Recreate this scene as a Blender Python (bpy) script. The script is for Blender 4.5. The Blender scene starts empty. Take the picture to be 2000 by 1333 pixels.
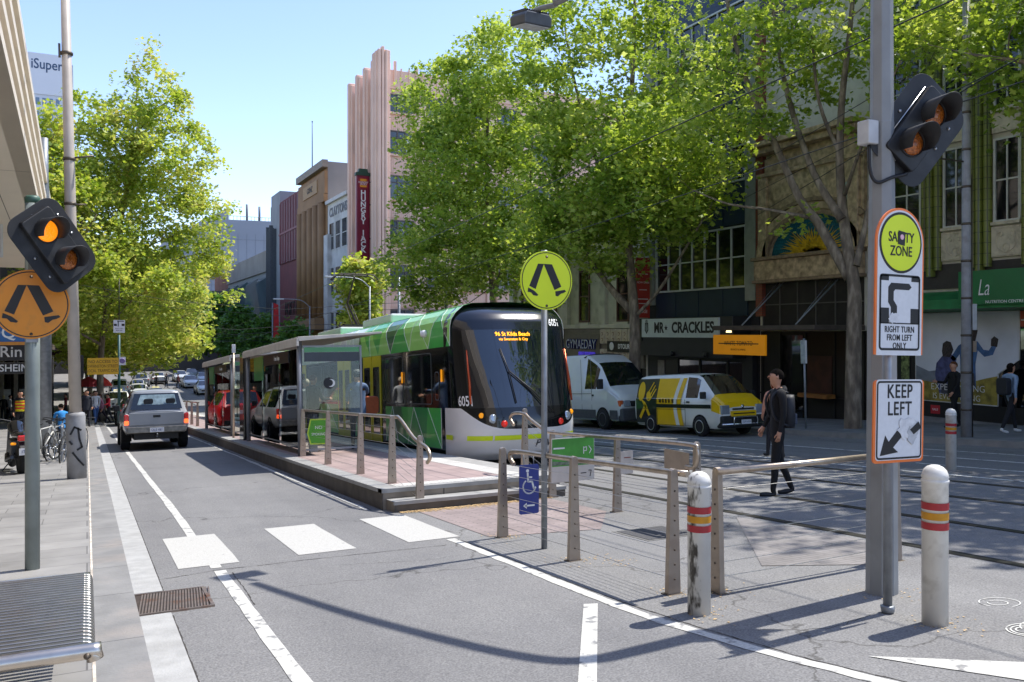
import bpy, math, random
import numpy as np
from mathutils import Vector, Matrix, Euler
random.seed(7); RNG = np.random.default_rng(11)
R = math.radians; PI = math.pi
SC = bpy.context.scene; COL = SC.collection
# ---------------------------------------------------------------- camera, sky, sun, exposure
cd = bpy.data.cameras.new('camera'); CAM = bpy.data.objects.new('camera', cd); COL.objects.link(CAM)
TH = math.atan(0.5); CH = 1.70; FPX = 1660.0
CAM.location = (0, 0, CH); CAM.rotation_euler = (R(90), 0, -TH)
cd.sensor_width = 36; cd.lens = 36*FPX/2000; cd.shift_y = -16.5/2000; cd.clip_start = 0.05; cd.clip_end = 3000
SC.camera = CAM
SUN_EL, SUN_AZ = 61.0, 4.0       # the sun stands almost square across the street, to the right
W = bpy.data.worlds.new('World'); SC.world = W; W.use_nodes = True
wn = W.node_tree; bg = wn.nodes['Background']
sky = wn.nodes.new('ShaderNodeTexSky'); sky.sky_type = 'NISHITA'; sky.sun_disc = False
sky.sun_elevation = R(SUN_EL); sky.sun_rotation = R(90-SUN_AZ); sky.air_density = 0.85; sky.dust_density = 0.3; sky.ozone_density = 1.0
tint = wn.nodes.new('ShaderNodeMix'); tint.data_type = 'RGBA'; tint.blend_type = 'MULTIPLY'; tint.inputs[0].default_value = 1.0; tint.inputs[7].default_value = (1.0, 0.945, 1.0, 1)   # clear southern spring sky: a little less green
wn.links.new(sky.outputs[0], tint.inputs[6]); wn.links.new(tint.outputs[2], bg.inputs[0]); bg.inputs[1].default_value = 0.15
sl = bpy.data.lights.new('sun', 'SUN'); sl.energy = 2.95; sl.angle = R(0.53); sl.color = (1.0, 0.955, 0.88)
SUN = bpy.data.objects.new('sun', sl); COL.objects.link(SUN); SUN.location = (40, 0, 60)
sd = Vector((math.cos(R(SUN_EL))*math.cos(R(SUN_AZ)), math.cos(R(SUN_EL))*math.sin(R(SUN_AZ)), math.sin(R(SUN_EL))))
SUN.rotation_euler = sd.to_track_quat('Z', 'Y').to_euler()
SC.view_settings.view_transform = 'Standard'; SC.view_settings.look = 'None'; SC.view_settings.exposure = 1.12; SC.view_settings.gamma = 1
SC.view_settings.use_curve_mapping = False
try:
    SC.cycles.max_bounces = 8; SC.cycles.transparent_max_bounces = 12; SC.cycles.diffuse_bounces = 3; SC.cycles.glossy_bounces = 3; SC.cycles.transmission_bounces = 4
    SC.cycles.caustics_reflective = False; SC.cycles.caustics_refractive = False
except Exception: pass
# ---------------------------------------------------------------- ground height and pixel helpers
SLOPE = 0.0646
def _slope(y):
    if y < 60: return -SLOPE
    if y < 90: return -SLOPE*(1-(y-60)/30)
    return 0.0
_ys = np.arange(-40, 901, 0.5); _z = np.concatenate([[0], np.cumsum([_slope((a+b)/2)*0.5 for a, b in zip(_ys[:-1], _ys[1:])])])
_z = _z - np.interp(0, _ys, _z)
def zg(y): return float(np.interp(y, _ys, _z))
TILT = -math.atan(SLOPE)
def ray(px, py):
    a = (px-1000)/FPX; b = -(py-650)/FPX
    return Vector((math.sin(TH)+a*math.cos(TH), math.cos(TH)-a*math.sin(TH), b))
def onX(px, py, X):
    r = ray(px, py); return Vector((0, 0, CH))+r*(X/r.x)
def onY(px, py, Y):
    r = ray(px, py); return Vector((0, 0, CH))+r*(Y/r.y)
# ---------------------------------------------------------------- colours and materials
def lin(c): return c/12.92 if c <= 0.04045 else ((c+0.055)/1.055)**2.4
def rgb(h):
    if isinstance(h, str):
        h = h.lstrip('#'); return tuple(lin(int(h[i:i+2], 16)/255) for i in (0, 2, 4))
    return tuple(h)
MATS = {}
def nt(m):
    m.use_nodes = True; return m.node_tree.nodes, m.node_tree.links
def noise_nodes(n, l, scale, detail=4, coord='Object'):
    tc = n.new('ShaderNodeTexCoord'); tx = n.new('ShaderNodeTexNoise'); tx.inputs['Scale'].default_value = scale; tx.inputs['Detail'].default_value = detail
    l.new(tc.outputs[coord], tx.inputs['Vector']); return tx
def mat(name, col, rough=0.6, metal=0.0, nscale=6.0, namt=0.12, bump=0.0, bscale=None, emit=0.0, spec=0.5, coat=0.0, dirt=None, damt=0.0, dscale=1.5, spread=(0.35, 0.65)):
    """principled base with a noise-mottled colour, optional stain colour and bump"""
    if name in MATS: return MATS[name]
    m = bpy.data.materials.new(name); n, l = nt(m); p = n['Principled BSDF']; c = rgb(col)
    p.inputs['Roughness'].default_value = rough; p.inputs['Metallic'].default_value = metal
    p.inputs['Specular IOR Level'].default_value = spec; p.inputs['Coat Weight'].default_value = coat
    if namt > 0:
        tx = noise_nodes(n, l, nscale, 5); rp = n.new('ShaderNodeValToRGB')
        rp.color_ramp.elements[0].position = spread[0]; rp.color_ramp.elements[1].position = spread[1]
        rp.color_ramp.elements[0].color = tuple(x*(1-namt) for x in c)+(1,); rp.color_ramp.elements[1].color = tuple(min(1, x*(1+namt)) for x in c)+(1,)
        l.new(tx.outputs['Fac'], rp.inputs[0]); out = rp.outputs[0]
        if dirt:
            t2 = noise_nodes(n, l, dscale, 6); r2 = n.new('ShaderNodeValToRGB'); r2.color_ramp.elements[0].position = 0.52; r2.color_ramp.elements[1].position = 0.68
            l.new(t2.outputs['Fac'], r2.inputs[0]); mu = n.new('ShaderNodeMath'); mu.operation = 'MULTIPLY'; mu.inputs[1].default_value = damt; l.new(r2.outputs[0], mu.inputs[0])
            mx = n.new('ShaderNodeMix'); mx.data_type = 'RGBA'; l.new(mu.outputs[0], mx.inputs[0]); l.new(out, mx.inputs[6]); mx.inputs[7].default_value = rgb(dirt)+(1,); out = mx.outputs[2]
        l.new(out, p.inputs['Base Color'])
    else: p.inputs['Base Color'].default_value = c+(1,)
    if bump > 0:
        tb = noise_nodes(n, l, bscale or nscale*4, 4); b = n.new('ShaderNodeBump'); b.inputs['Strength'].default_value = bump; b.inputs['Distance'].default_value = 0.02
        l.new(tb.outputs['Fac'], b.inputs['Height']); l.new(b.outputs[0], p.inputs['Normal'])
    if emit > 0:
        p.inputs['Emission Color'].default_value = c+(1,); p.inputs['Emission Strength'].default_value = emit
    MATS[name] = m; return m
def paint(name, col, rough=0.35, **k): return mat(name, col, rough, nscale=2.5, namt=k.pop('namt', 0.05), **k)
def metal(name, col, rough=0.35, **k): return mat(name, col, rough, metal=1.0, nscale=k.pop('nscale', 14), namt=k.pop('namt', 0.12), **k)
def car_paint(name, col): return mat(name, col, 0.32, nscale=1.5, namt=0.04, coat=0.6)
def glass_thin(name='clear_glass', tint=(0.86, 0.93, 0.9)):
    """a single pane: mostly see-through, mirror-like at grazing angles"""
    if name in MATS: return MATS[name]
    m = bpy.data.materials.new(name); n, l = nt(m); n.remove(n['Principled BSDF']); o = n['Material Output']
    t = n.new('ShaderNodeBsdfTransparent'); t.inputs[0].default_value = tint+(1,); g = n.new('ShaderNodeBsdfGlossy'); g.inputs['Roughness'].default_value = 0.01
    f = n.new('ShaderNodeFresnel'); f.inputs[0].default_value = 1.5; mx = n.new('ShaderNodeMixShader')
    l.new(f.outputs[0], mx.inputs[0]); l.new(t.outputs[0], mx.inputs[1]); l.new(g.outputs[0], mx.inputs[2]); l.new(mx.outputs[0], o.inputs[0])
    MATS[name] = m; return m
def leaf_mat(name, cols, trans=0.45):
    """leaves: colour picked per leaf, light passes through"""
    m = bpy.data.materials.new(name); n, l = nt(m); p = n['Principled BSDF']; o = n['Material Output']
    g = n.new('ShaderNodeNewGeometry'); rp = n.new('ShaderNodeValToRGB'); rp.color_ramp.interpolation = 'LINEAR'
    while len(rp.color_ramp.elements) < len(cols): rp.color_ramp.elements.new(0.5)
    for i, c in enumerate(cols):
        rp.color_ramp.elements[i].position = i/(len(cols)-1); rp.color_ramp.elements[i].color = rgb(c)+(1,)
    tn = noise_nodes(n, l, .55, 3); s1 = n.new('ShaderNodeMath'); s1.operation = 'MULTIPLY_ADD'; s1.inputs[1].default_value = 1.5; s1.inputs[2].default_value = -.5; l.new(tn.outputs['Fac'], s1.inputs[0]); s2 = n.new('ShaderNodeMath'); s2.operation = 'MULTIPLY_ADD'; s2.inputs[1].default_value = .55; l.new(g.outputs['Random Per Island'], s2.inputs[0]); l.new(s1.outputs[0], s2.inputs[2]); l.new(s2.outputs[0], rp.inputs[0]); l.new(rp.outputs[0], p.inputs['Base Color']); p.inputs['Roughness'].default_value = 0.5; p.inputs['Specular IOR Level'].default_value = 0.35
    tl = n.new('ShaderNodeBsdfTranslucent'); hs = n.new('ShaderNodeHueSaturation'); hs.inputs['Saturation'].default_value = 1.1; hs.inputs['Value'].default_value = 1.35; hs.inputs['Hue'].default_value = 0.485
    l.new(rp.outputs[0], hs.inputs['Color']); l.new(hs.outputs[0], tl.inputs[0])
    mx = n.new('ShaderNodeMixShader'); mx.inputs[0].default_value = trans; l.new(p.outputs[0], mx.inputs[1]); l.new(tl.outputs[0], mx.inputs[2]); l.new(mx.outputs[0], o.inputs[0])
    return m
# ---------------------------------------------------------------- objects, labels
def tag(o, label=None, cat=None, group=None, kind=None):
    if label: o['label'] = label
    if cat: o['category'] = cat
    if group: o['group'] = group
    if kind: o['kind'] = kind
    return o
def thing(name, label, cat, loc=(0, 0, 0), rz=0.0, group=None, tilt=False, rot=None):
    o = bpy.data.objects.new(name, None); COL.objects.link(o); o.empty_display_size = 0.2; o.location = loc
    if rot: o.rotation_euler = rot
    elif tilt: o.rotation_euler = (Matrix.Rotation(TILT, 3, 'X') @ Matrix.Rotation(rz, 3, 'Z')).to_euler()
    else: o.rotation_euler = (0, 0, rz)
    return tag(o, label, cat, group)
def copy_tree(o, parent=None):
    c = o.copy(); COL.objects.link(c)
    if parent is not None: c.parent = parent
    for ch in list(o.children): copy_tree(ch, c)
    return c
# ---------------------------------------------------------------- mesh builder
class MB:
    def __init__(s): s.v = []; s.f = []; s.m = []; s.sm = []
    def add(s, vs, fs, mi=0, smooth=False, M=None):
        o = len(s.v)
        if M is not None: vs = [tuple(M @ Vector(v)) for v in vs]
        s.v += [tuple(v) for v in vs]; s.f += [[i+o for i in f] for f in fs]; s.m += [mi]*len(fs); s.sm += [smooth]*len(fs); return s
    def box(s, x0, x1, y0, y1, z0, z1, mi=0, M=None):
        v = [(x0, y0, z0), (x1, y0, z0), (x1, y1, z0), (x0, y1, z0), (x0, y0, z1), (x1, y0, z1), (x1, y1, z1), (x0, y1, z1)]
        return s.add(v, [(0, 3, 2, 1), (4, 5, 6, 7), (0, 1, 5, 4), (1, 2, 6, 5), (2, 3, 7, 6), (3, 0, 4, 7)], mi, False, M)
    def prism(s, poly, ax, a, b, mi=0, M=None, smooth=False):
        n = len(poly)
        def pt(p, t): return {'x': (t, p[0], p[1]), 'y': (p[0], t, p[1]), 'z': (p[0], p[1], t)}[ax]
        v = [pt(p, a) for p in poly]+[pt(p, b) for p in poly]
        s.add(v, [[(i+1) % n, i, i+n, (i+1) % n+n] for i in range(n)], mi, smooth, M)
        o = len(s.v)-2*n; s.f += [[o+i for i in range(n)], [o+n+i for i in reversed(range(n))]]; s.m += [mi, mi]; s.sm += [False, False]; return s
    def loft(s, rings, caps=True, mi=0, smooth=True, closed=True, M=None):
        n = len(rings[0]); v = [p for r in rings for p in r]; f = []
        for k in range(len(rings)-1):
            for i in range(n if closed else n-1):
                j = (i+1) % n; f.append((k*n+i, k*n+j, (k+1)*n+j, (k+1)*n+i))
        s.add(v, f, mi, smooth, M)
        if caps and closed:
            o = len(s.v)-len(v); s.f += [[o+i for i in reversed(range(n))], [o+(len(rings)-1)*n+i for i in range(n)]]; s.m += [mi, mi]; s.sm += [False, False]
        return s
    def tube(s, pts, r, seg=8, caps=True, mi=0, smooth=True, M=None):
        pts = [Vector(p) for p in pts]; rs = r if isinstance(r, (list, tuple)) else [r]*len(pts); rings = []; prev = None
        for i, p in enumerate(pts):
            d = (pts[min(i+1, len(pts)-1)]-pts[max(i-1, 0)])
            if d.length < 1e-9: d = Vector((0, 0, 1))
            d.normalize()
            if prev is None:
                u = d.cross(Vector((0, 0, 1)));  u = d.cross(Vector((0, 1, 0))) if u.length < 0.05 else u
            else:
                u = prev-d*prev.dot(d)
                if u.length < 1e-6: u = d.orthogonal()
            u.normalize(); w = d.cross(u); prev = u
            rings.append([p+(u*math.cos(2*PI*k/seg)+w*math.sin(2*PI*k/seg))*rs[i] for k in range(seg)])
        return s.loft(rings, caps, mi, smooth, True, M)
    def lathe(s, prof, c=(0, 0, 0), ax='z', seg=20, mi=0, smooth=True, M=None, caps=True):
        rings = []
        for (r, t) in prof:
            ring = []
            for k in range(seg):
                a = 2*PI*k/seg; x, y = r*math.cos(a), r*math.sin(a)
                p = {'z': (x, y, t), 'x': (t, x, y), 'y': (y, t, x)}[ax]
                ring.append((c[0]+p[0], c[1]+p[1], c[2]+p[2]))
            rings.append(ring)
        return s.loft(rings, caps, mi, smooth, True, M)
    def build(s, name, mats, parent=None, bevel=0.0, loc=None, rot=None, seg=2):
        me = bpy.data.meshes.new(name); me.from_pydata(s.v, [], s.f)
        for m in (mats if isinstance(mats, (list, tuple)) else [mats]): me.materials.append(m)
        me.polygons.foreach_set('material_index', s.m); me.polygons.foreach_set('use_smooth', s.sm); me.update()
        o = bpy.data.objects.new(name, me); COL.objects.link(o)
        if parent is not None: o.parent = parent
        if loc is not None: o.location = loc
        if rot is not None: o.rotation_euler = rot
        if bevel > 0:
            b = o.modifiers.new('edge', 'BEVEL'); b.width = bevel; b.segments = seg; b.limit_method = 'ANGLE'; b.angle_limit = R(35)
        return o
def structure(o): o['kind'] = 'structure'; return o
def circle(r, n=32, cx=0, cz=0, a0=0.0, a1=2*PI, full=True):
    k = n if full else n+1
    return [(cx+r*math.cos(a0+(a1-a0)*i/n), cz+r*math.sin(a0+(a1-a0)*i/n)) for i in range(k)]
def rrect(x0, x1, z0, z1, r, n=5):
    out = []
    for cx, cz, a in ((x1-r, z1-r, 0), (x0+r, z1-r, PI/2), (x0+r, z0+r, PI), (x1-r, z0+r, 1.5*PI)):
        out += [(cx+r*math.cos(a+PI/2*i/n), cz+r*math.sin(a+PI/2*i/n)) for i in range(n+1)]
    return out
FACE_Y = (R(90), 0, 0)            # lettering read by someone looking along +Y
FACE_X = (R(90), 0, R(-90))       # lettering on a wall that faces -X
def text(s, size, m, parent, loc, rot=FACE_Y, sx=1.0, ext=0.002, bold=0.0, align='CENTER', name='lettering', shear=0.0, warp=None, space=1.0):
    cu = bpy.data.curves.new('t', 'FONT'); cu.body = s; cu.size = size; cu.align_x = align; cu.align_y = 'CENTER'; cu.extrude = ext; cu.offset = bold; cu.resolution_u = 3; cu.shear = shear; cu.space_character = space
    t = bpy.data.objects.new('t', cu); COL.objects.link(t)
    dg = bpy.context.evaluated_depsgraph_get(); me = bpy.data.meshes.new_from_object(t.evaluated_get(dg)); bpy.data.objects.remove(t); bpy.data.curves.remove(cu)
    for v in me.vertices:
        v.co.x *= sx
        if warp: v.co = Vector(warp(v.co))
    me.materials.clear(); me.materials.append(m)
    o = bpy.data.objects.new(name, me); COL.objects.link(o); o.parent = parent; o.location = loc; o.rotation_euler = rot; return o
# ================================================================ SETTING: ground, pavements, markings
def asphalt():
    m = bpy.data.materials.new('asphalt'); n, l = nt(m); p = n['Principled BSDF']; tc = n.new('ShaderNodeTexCoord')
    def nz(s, d=3):
        t = n.new('ShaderNodeTexNoise'); t.inputs['Scale'].default_value = s; t.inputs['Detail'].default_value = d; l.new(tc.outputs['Object'], t.inputs['Vector']); return t.outputs['Fac']
    def ramp(x, a, b, ca, cb):
        r = n.new('ShaderNodeValToRGB'); r.color_ramp.elements[0].position = a; r.color_ramp.elements[1].position = b; r.color_ramp.elements[0].color = ca+(1,); r.color_ramp.elements[1].color = cb+(1,); l.new(x, r.inputs[0]); return r.outputs[0]
    def mul(a, b, f=1.0):
        x = n.new('ShaderNodeMix'); x.data_type = 'RGBA'; x.blend_type = 'MULTIPLY'; x.inputs[0].default_value = f; l.new(a, x.inputs[6]); l.new(b, x.inputs[7]); return x.outputs[2]
    base = ramp(nz(0.35, 4), 0.3, 0.7, (0.185, 0.184, 0.184), (0.222, 0.220, 0.217))
    grit = ramp(nz(75, 3), 0.34, 0.68, (0.68, 0.68, 0.69), (1.25, 1.245, 1.235)); base = mul(base, grit)
    blot = ramp(nz(2.2, 6), 0.3, 0.7, (0.94, 0.94, 0.945), (1.04, 1.04, 1.035)); base = mul(base, blot)
    mp = n.new('ShaderNodeMapping'); mp.inputs['Scale'].default_value = (1.4, 0.05, 1); l.new(tc.outputs['Object'], mp.inputs['Vector'])
    tr = n.new('ShaderNodeTexNoise'); tr.inputs['Scale'].default_value = 1.0; l.new(mp.outputs[0], tr.inputs['Vector']); base = mul(base, ramp(tr.outputs['Fac'], 0.35, 0.65, (0.90, 0.90, 0.905), (1.05, 1.05, 1.05)))
    # cracks: thin lines where a warped voronoi cell meets the next
    wv = n.new('ShaderNodeTexNoise'); wv.inputs['Scale'].default_value = 1.3; wv.inputs['Detail'].default_value = 6; l.new(tc.outputs['Object'], wv.inputs['Vector'])
    ad = n.new('ShaderNodeMixRGB'); ad.blend_type = 'LINEAR_LIGHT'; ad.inputs[0].default_value = 0.6; l.new(tc.outputs['Object'], ad.inputs[1]); l.new(wv.outputs['Color'], ad.inputs[2])
    vo = n.new('ShaderNodeTexVoronoi'); vo.feature = 'DISTANCE_TO_EDGE'; vo.inputs['Scale'].default_value = 0.23; l.new(ad.outputs[0], vo.inputs['Vector'])
    base = mul(base, ramp(vo.outputs['Distance'], 0.0012, 0.0035, (0.45, 0.44, 0.42), (1, 1, 1)))
    l.new(base, p.inputs['Base Color']); p.inputs['Roughness'].default_value = 0.82; p.inputs['Specular IOR Level'].default_value = 0.35
    b = n.new('ShaderNodeBump'); b.inputs['Strength'].default_value = 0.5; b.inputs['Distance'].default_value = 0.006; l.new(nz(160, 2), b.inputs['Height']); l.new(b.outputs[0], p.inputs['Normal']); return m
def worn_paint(name, col, thr=0.36):
    """road paint that has chipped away in places to let the asphalt show"""
    m = bpy.data.materials.new(name); n, l = nt(m); p = n['Principled BSDF']; t = noise_nodes(n, l, 9, 8)
    r = n.new('ShaderNodeValToRGB'); r.color_ramp.elements[0].position = thr-0.05; r.color_ramp.elements[1].position = thr+0.02
    r.color_ramp.elements[0].color = (0.24, 0.24, 0.24, 1); r.color_ramp.elements[1].color = rgb(col)+(1,); l.new(t.outputs['Fac'], r.inputs[0])
    t2 = noise_nodes(n, l, 70, 3); r2 = n.new('ShaderNodeValToRGB'); r2.color_ramp.elements[0].position = 0.25; r2.color_ramp.elements[1].position = 0.55; r2.color_ramp.elements[0].color = (0.72, 0.71, 0.69, 1); r2.color_ramp.elements[1].color = (1, 1, 1, 1); l.new(t2.outputs['Fac'], r2.inputs[0])
    x = n.new('ShaderNodeMix'); x.data_type = 'RGBA'; x.blend_type = 'MULTIPLY'; x.inputs[0].default_value = 1; l.new(r.outputs[0], x.inputs[6]); l.new(r2.outputs[0], x.inputs[7]); l.new(x.outputs[2], p.inputs['Base Color']); p.inputs['Roughness'].default_value = 0.7; return m
def tiles(name, c1, c2, cm, bw, bh, mort, rough=0.6, off=0.5, rotz=0.0, namt=0.14, nscale=3.0):
    m = bpy.data.materials.new(name); n, l = nt(m); p = n['Principled BSDF']; tc = n.new('ShaderNodeTexCoord'); mp = n.new('ShaderNodeMapping'); mp.inputs['Rotation'].default_value = (0, 0, rotz)
    b = n.new('ShaderNodeTexBrick'); b.offset = off; b.inputs['Scale'].default_value = 1; b.inputs['Brick Width'].default_value = bw; b.inputs['Row Height'].default_value = bh; b.inputs['Mortar Size'].default_value = mort; b.inputs['Mortar Smooth'].default_value = 0.1
    b.inputs['Color1'].default_value = rgb(c1)+(1,); b.inputs['Color2'].default_value = rgb(c2)+(1,); b.inputs['Mortar'].default_value = rgb(cm)+(1,)
    l.new(tc.outputs['Object'], mp.inputs[0]); l.new(mp.outputs[0], b.inputs['Vector'])
    t = noise_nodes(n, l, nscale, 6); r = n.new('ShaderNodeValToRGB'); r.color_ramp.elements[0].position = 0.3; r.color_ramp.elements[1].position = 0.7; r.color_ramp.elements[0].color = (1-namt,)*3+(1,); r.color_ramp.elements[1].color = (1+namt,)*3+(1,); l.new(t.outputs['Fac'], r.inputs[0])
    x = n.new('ShaderNodeMix'); x.data_type = 'RGBA'; x.blend_type = 'MULTIPLY'; x.inputs[0].default_value = 1; l.new(b.outputs['Color'], x.inputs[6]); l.new(r.outputs[0], x.inputs[7]); l.new(x.outputs[2], p.inputs['Base Color']); p.inputs['Roughness'].default_value = rough
    bu = n.new('ShaderNodeBump'); bu.inputs['Strength'].default_value = 0.4; bu.inputs['Distance'].default_value = 0.004; l.new(t.outputs['Fac'], bu.inputs['Height']); l.new(bu.outputs[0], p.inputs['Normal']); return m
M_asph = asphalt(); M_white = worn_paint('road_paint', '#c4c3bd', 0.40); M_white2 = worn_paint('zebra_paint', '#b9b8b3', 0.28); M_faint = worn_paint('faded_paint', '#d8d8d2', 0.44)
M_blue = tiles('bluestone_paving', '#93918e', '#84827f', '#63615f', 1.0, 0.5, 0.006, 0.55, 0.5, 0.0, 0.16, 2.2)
M_kerb = mat('kerb_stone', '#858482', 0.6, nscale=3, namt=0.14, bump=0.15, bscale=40, dirt='#a8835f', damt=0.12)
M_conc = mat('channel_concrete', '#a3a3a1', 0.75, nscale=7, namt=0.10, bump=0.25, bscale=60, dirt='#8d8c88', damt=0.4, dscale=3)
M_plat = tiles('platform_brick', '#a38f8b', '#978481', '#807370', 0.42, 0.28, 0.010, 0.7, 0.5, R(90), 0.12, 1.6)
M_platedge = mat('platform_edge_stone', '#9b9a97', 0.65, nscale=5, namt=0.12, bump=0.15, bscale=50)
M_riser = tiles('platform_riser', '#8f8578', '#7f766a', '#57514a', 0.9, 0.9, 0.012, 0.8, 0.0, 0.0, 0.25, 4)
M_tact = tiles('tactile_white', '#dcdad4', '#d2d0ca', '#a8a6a2', 0.06, 0.06, 0.012, 0.7, 0.0)
M_pink = tiles('tactile_pink', '#998a87', '#8d7f7d', '#7a706d', 0.3, 0.06, 0.012, 0.75, 0.5, 0.0, 0.2, 2.5)
M_rail = metal('rail_steel', '#6c6a66', 0.4); M_groove = mat('rail_groove', '#26241f', 0.9, namt=0.2)
def sheet(name, x0, x1, y0, y1, dz, m, step=2.0, x_of=None, nx=1):
    n = max(1, int(math.ceil((y1-y0)/step))); v = []; f = []
    for i in range(n+1):
        y = y0+(y1-y0)*i/n
        for j in range(nx+1):
            v.append((x0+(x1-x0)*j/nx, y, zg(y)+dz))
    for i in range(n):
        for j in range(nx):
            a = i*(nx+1)+j; f.append((a, a+1, a+nx+2, a+nx+1))
    return MB().add(v, f)
# the ground is one sheet reaching the horizon, road included
g = MB(); ysteps = [-30, -20, -10]+[0, 2, 4]+list(range(6, 60, 6))+list(range(60, 150, 5))+list(range(150, 210, 10))+[260, 400, 900]
v = []; f = []; xs = [-400, -60, 0, 10, 30, 120, 700]
for y in ysteps:
    for x in xs: v.append((x, y, zg(y)))
for i in range(len(ysteps)-1):
    for j in range(len(xs)-1):
        a = i*len(xs)+j; f.append((a, a+1, a+len(xs)+1, a+len(xs)))
structure(g.add(v, f).build('road', M_asph))
def block(mb, x0, x1, ys, h0, h1):
    """a raised strip that follows the slope of the street"""
    rings = [[(x0, y, zg(y)+h0), (x1, y, zg(y)+h0), (x1, y, zg(y)+h1), (x0, y, zg(y)+h1)] for y in ys]; return mb.loft(rings, True, 0, False)
yl = [-12, -2, 8, 18, 28, 38, 48, 60]+list(range(65, 150, 5))+[160, 180, 200, 300]
structure(block(MB(), -14, 0.03, yl, -0.3, 0.10).build('footpath_left', M_blue))
kb = MB()
y = -10.0
while y < 60:
    L = 1.15+0.3*random.random(); ys = [y, y+L-0.006]
    block(kb, 0.036, 0.335, ys, -0.2, 0.10); y += L
block(kb, 0.036, 0.335, [60.0]+yl[8:], -0.2, 0.10)
structure(kb.build('kerb_left', M_kerb))
ch = MB(); block(ch, 0.34, 0.575, [7.78]+[12, 20, 30, 40, 50, 58], -0.2, 0.012); block(ch, 0.34, 0.575, [-10, 0, 6.98], -0.2, 0.012)
structure(ch.build('gutter', M_conc))
jl = sheet('', 0.028, 0.046, -5, 40, 0.104, None, 1.0); structure(jl.build('paving_joint', mat('pale_mortar', '#c9bfb2', 0.9, nscale=8, namt=0.3)))
structure(block(MB(), 17.75, 70, yl, -0.3, 0.13).build('footpath_right', mat('footpath_stone', '#77797c', 0.7, nscale=2, namt=0.16, bump=0.2, bscale=30)))
structure(block(MB(), 17.40, 17.745, yl, -0.2, 0.135).build('kerb_right', M_kerb))
# road markings -------------------------------------------------
mk = MB()
def ragged(mb, x0, x1, y0, y1, dz=0.004, step=0.18, j=0.008, xoff=None):
    n = max(2, int((y1-y0)/step)); L = []; Rr = []
    for i in range(n+1):
        y = y0+(y1-y0)*i/n; o = xoff(y) if xoff else 0
        L.append((x0+o+random.uniform(-j, j), y, zg(y)+dz)); Rr.append((x1+o+random.uniform(-j, j), y, zg(y)+dz))
    mb.add(L+Rr, [(i, n+1+i, n+2+i, i+1) for i in range(n)])
ragged(mk, 1.06, 1.165, 2.0, 8.38, j=0.006, step=.3); ragged(mk, 1.06, 1.16, 8.52, 8.69); ragged(mk, 1.05, 1.15, 10.56, 57, step=0.6, xoff=lambda y: -0.19*max(0, (y-14)/36))
ragged(mk, 3.50, 3.60, 1.0, 8.6, j=0.010, xoff=lambda y: 0.62*max(0, (5.3-y)/3.0)**1.6)
ragged(mk, 3.40, 3.47, 11.3, 58, step=0.5, j=0.02)
structure(mk.build('lane_marking', M_white))
ck = MB()
def crack(pts, w=.006, j=.02):
    P = []
    for (x0, y0), (x1, y1) in zip(pts[:-1], pts[1:]):
        n = max(2, int(math.hypot(x1-x0, y1-y0)/.06))
        for i in range(n): u = i/n; P.append((x0+(x1-x0)*u+random.uniform(-j, j)*.5, y0+(y1-y0)*u+random.uniform(-j, j)))
    for a, b in zip(P[:-1], P[1:]):
        ww = w*random.uniform(.4, 1.3); dx, dy = b[0]-a[0], b[1]-a[1]; L = math.hypot(dx, dy) or 1; nx, ny_ = -dy/L*ww/2, dx/L*ww/2
        ck.add([(x, y, zg(y)+.0025) for x, y in ((a[0]+nx, a[1]+ny_), (a[0]-nx, a[1]-ny_), (b[0]-nx, b[1]-ny_), (b[0]+nx, b[1]+ny_))], [(0, 1, 2, 3)])
crack([(.58, 8.30), (1.1, 8.42), (1.9, 8.40), (2.6, 8.36), (3.45, 8.30)], .010, .012); crack([(.583, 2.5), (.583, 6.98)], .012, .004); crack([(.583, 7.8), (.585, 30)], .008, .004)
crack([(3.62, 8.5), (3.63, 7.2), (3.62, 6.2), (3.64, 5.4), (3.70, 4.6), (3.84, 3.7), (4.05, 3.0)], .012, .012); crack([(3.47, 11.2), (3.5, 14), (3.49, 20), (3.5, 30)], .02, .015); crack([(1.18, 6.9), (1.2, 7.5), (1.21, 8.3)], .008, .01); crack([(2.1, 8.0), (2.9, 7.7), (3.4, 7.75)], .004, .02); crack([(3.7, 4.5), (4.4, 4.1), (5.2, 4.2)], .004, .03)
structure(ck.build('road_crack', mat('crack_dark', '#3a3733', .95, nscale=20, namt=.3)))
zb = MB()
for x0, x1 in ((0.775, 1.345), (1.915, 2.52), (3.10, 3.69)): ragged(zb, x0, x1, 8.68, 10.56, j=0.006, step=0.4)
structure(zb.build('crossing_marking', M_white2))
dg_ = MB(); a0, a1, b0, b1 = (3.355, 5.50), (3.455, 5.46), (2.40, 4.0), (2.50, 3.96)
dg_.add([(p[0], p[1], zg(p[1])+0.005) for p in (a0, b0, b1, a1)]+[(p[0]-0.5, p[1]-0.8, zg(p[1]-0.8)+0.005) for p in (b0, b1)], [(0, 1, 2, 3), (1, 4, 5, 2)])
tp = [(4.16, 3.58), (4.30, 3.30), (4.72, 2.55), (5.6, 1.9), (5.75, 2.35), (4.85, 3.02)]
dg_.add([(x, y, zg(y)+0.005) for x, y in tp], [tuple(range(6))])
structure(dg_.build('chevron_marking', M_white))
rm = MB()
for x in (12.35, 14.75):
    ragged(rm, x, x+0.1, -2, 60, step=0.7)
for x, y0 in ((13.5, 2), (13.5, 8), (13.5, 14), (13.5, 20), (16.0, 10)): ragged(rm, x, x+0.09, y0, y0+2.6)
structure(rm.build('far_lane_marking', M_faint))
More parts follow.
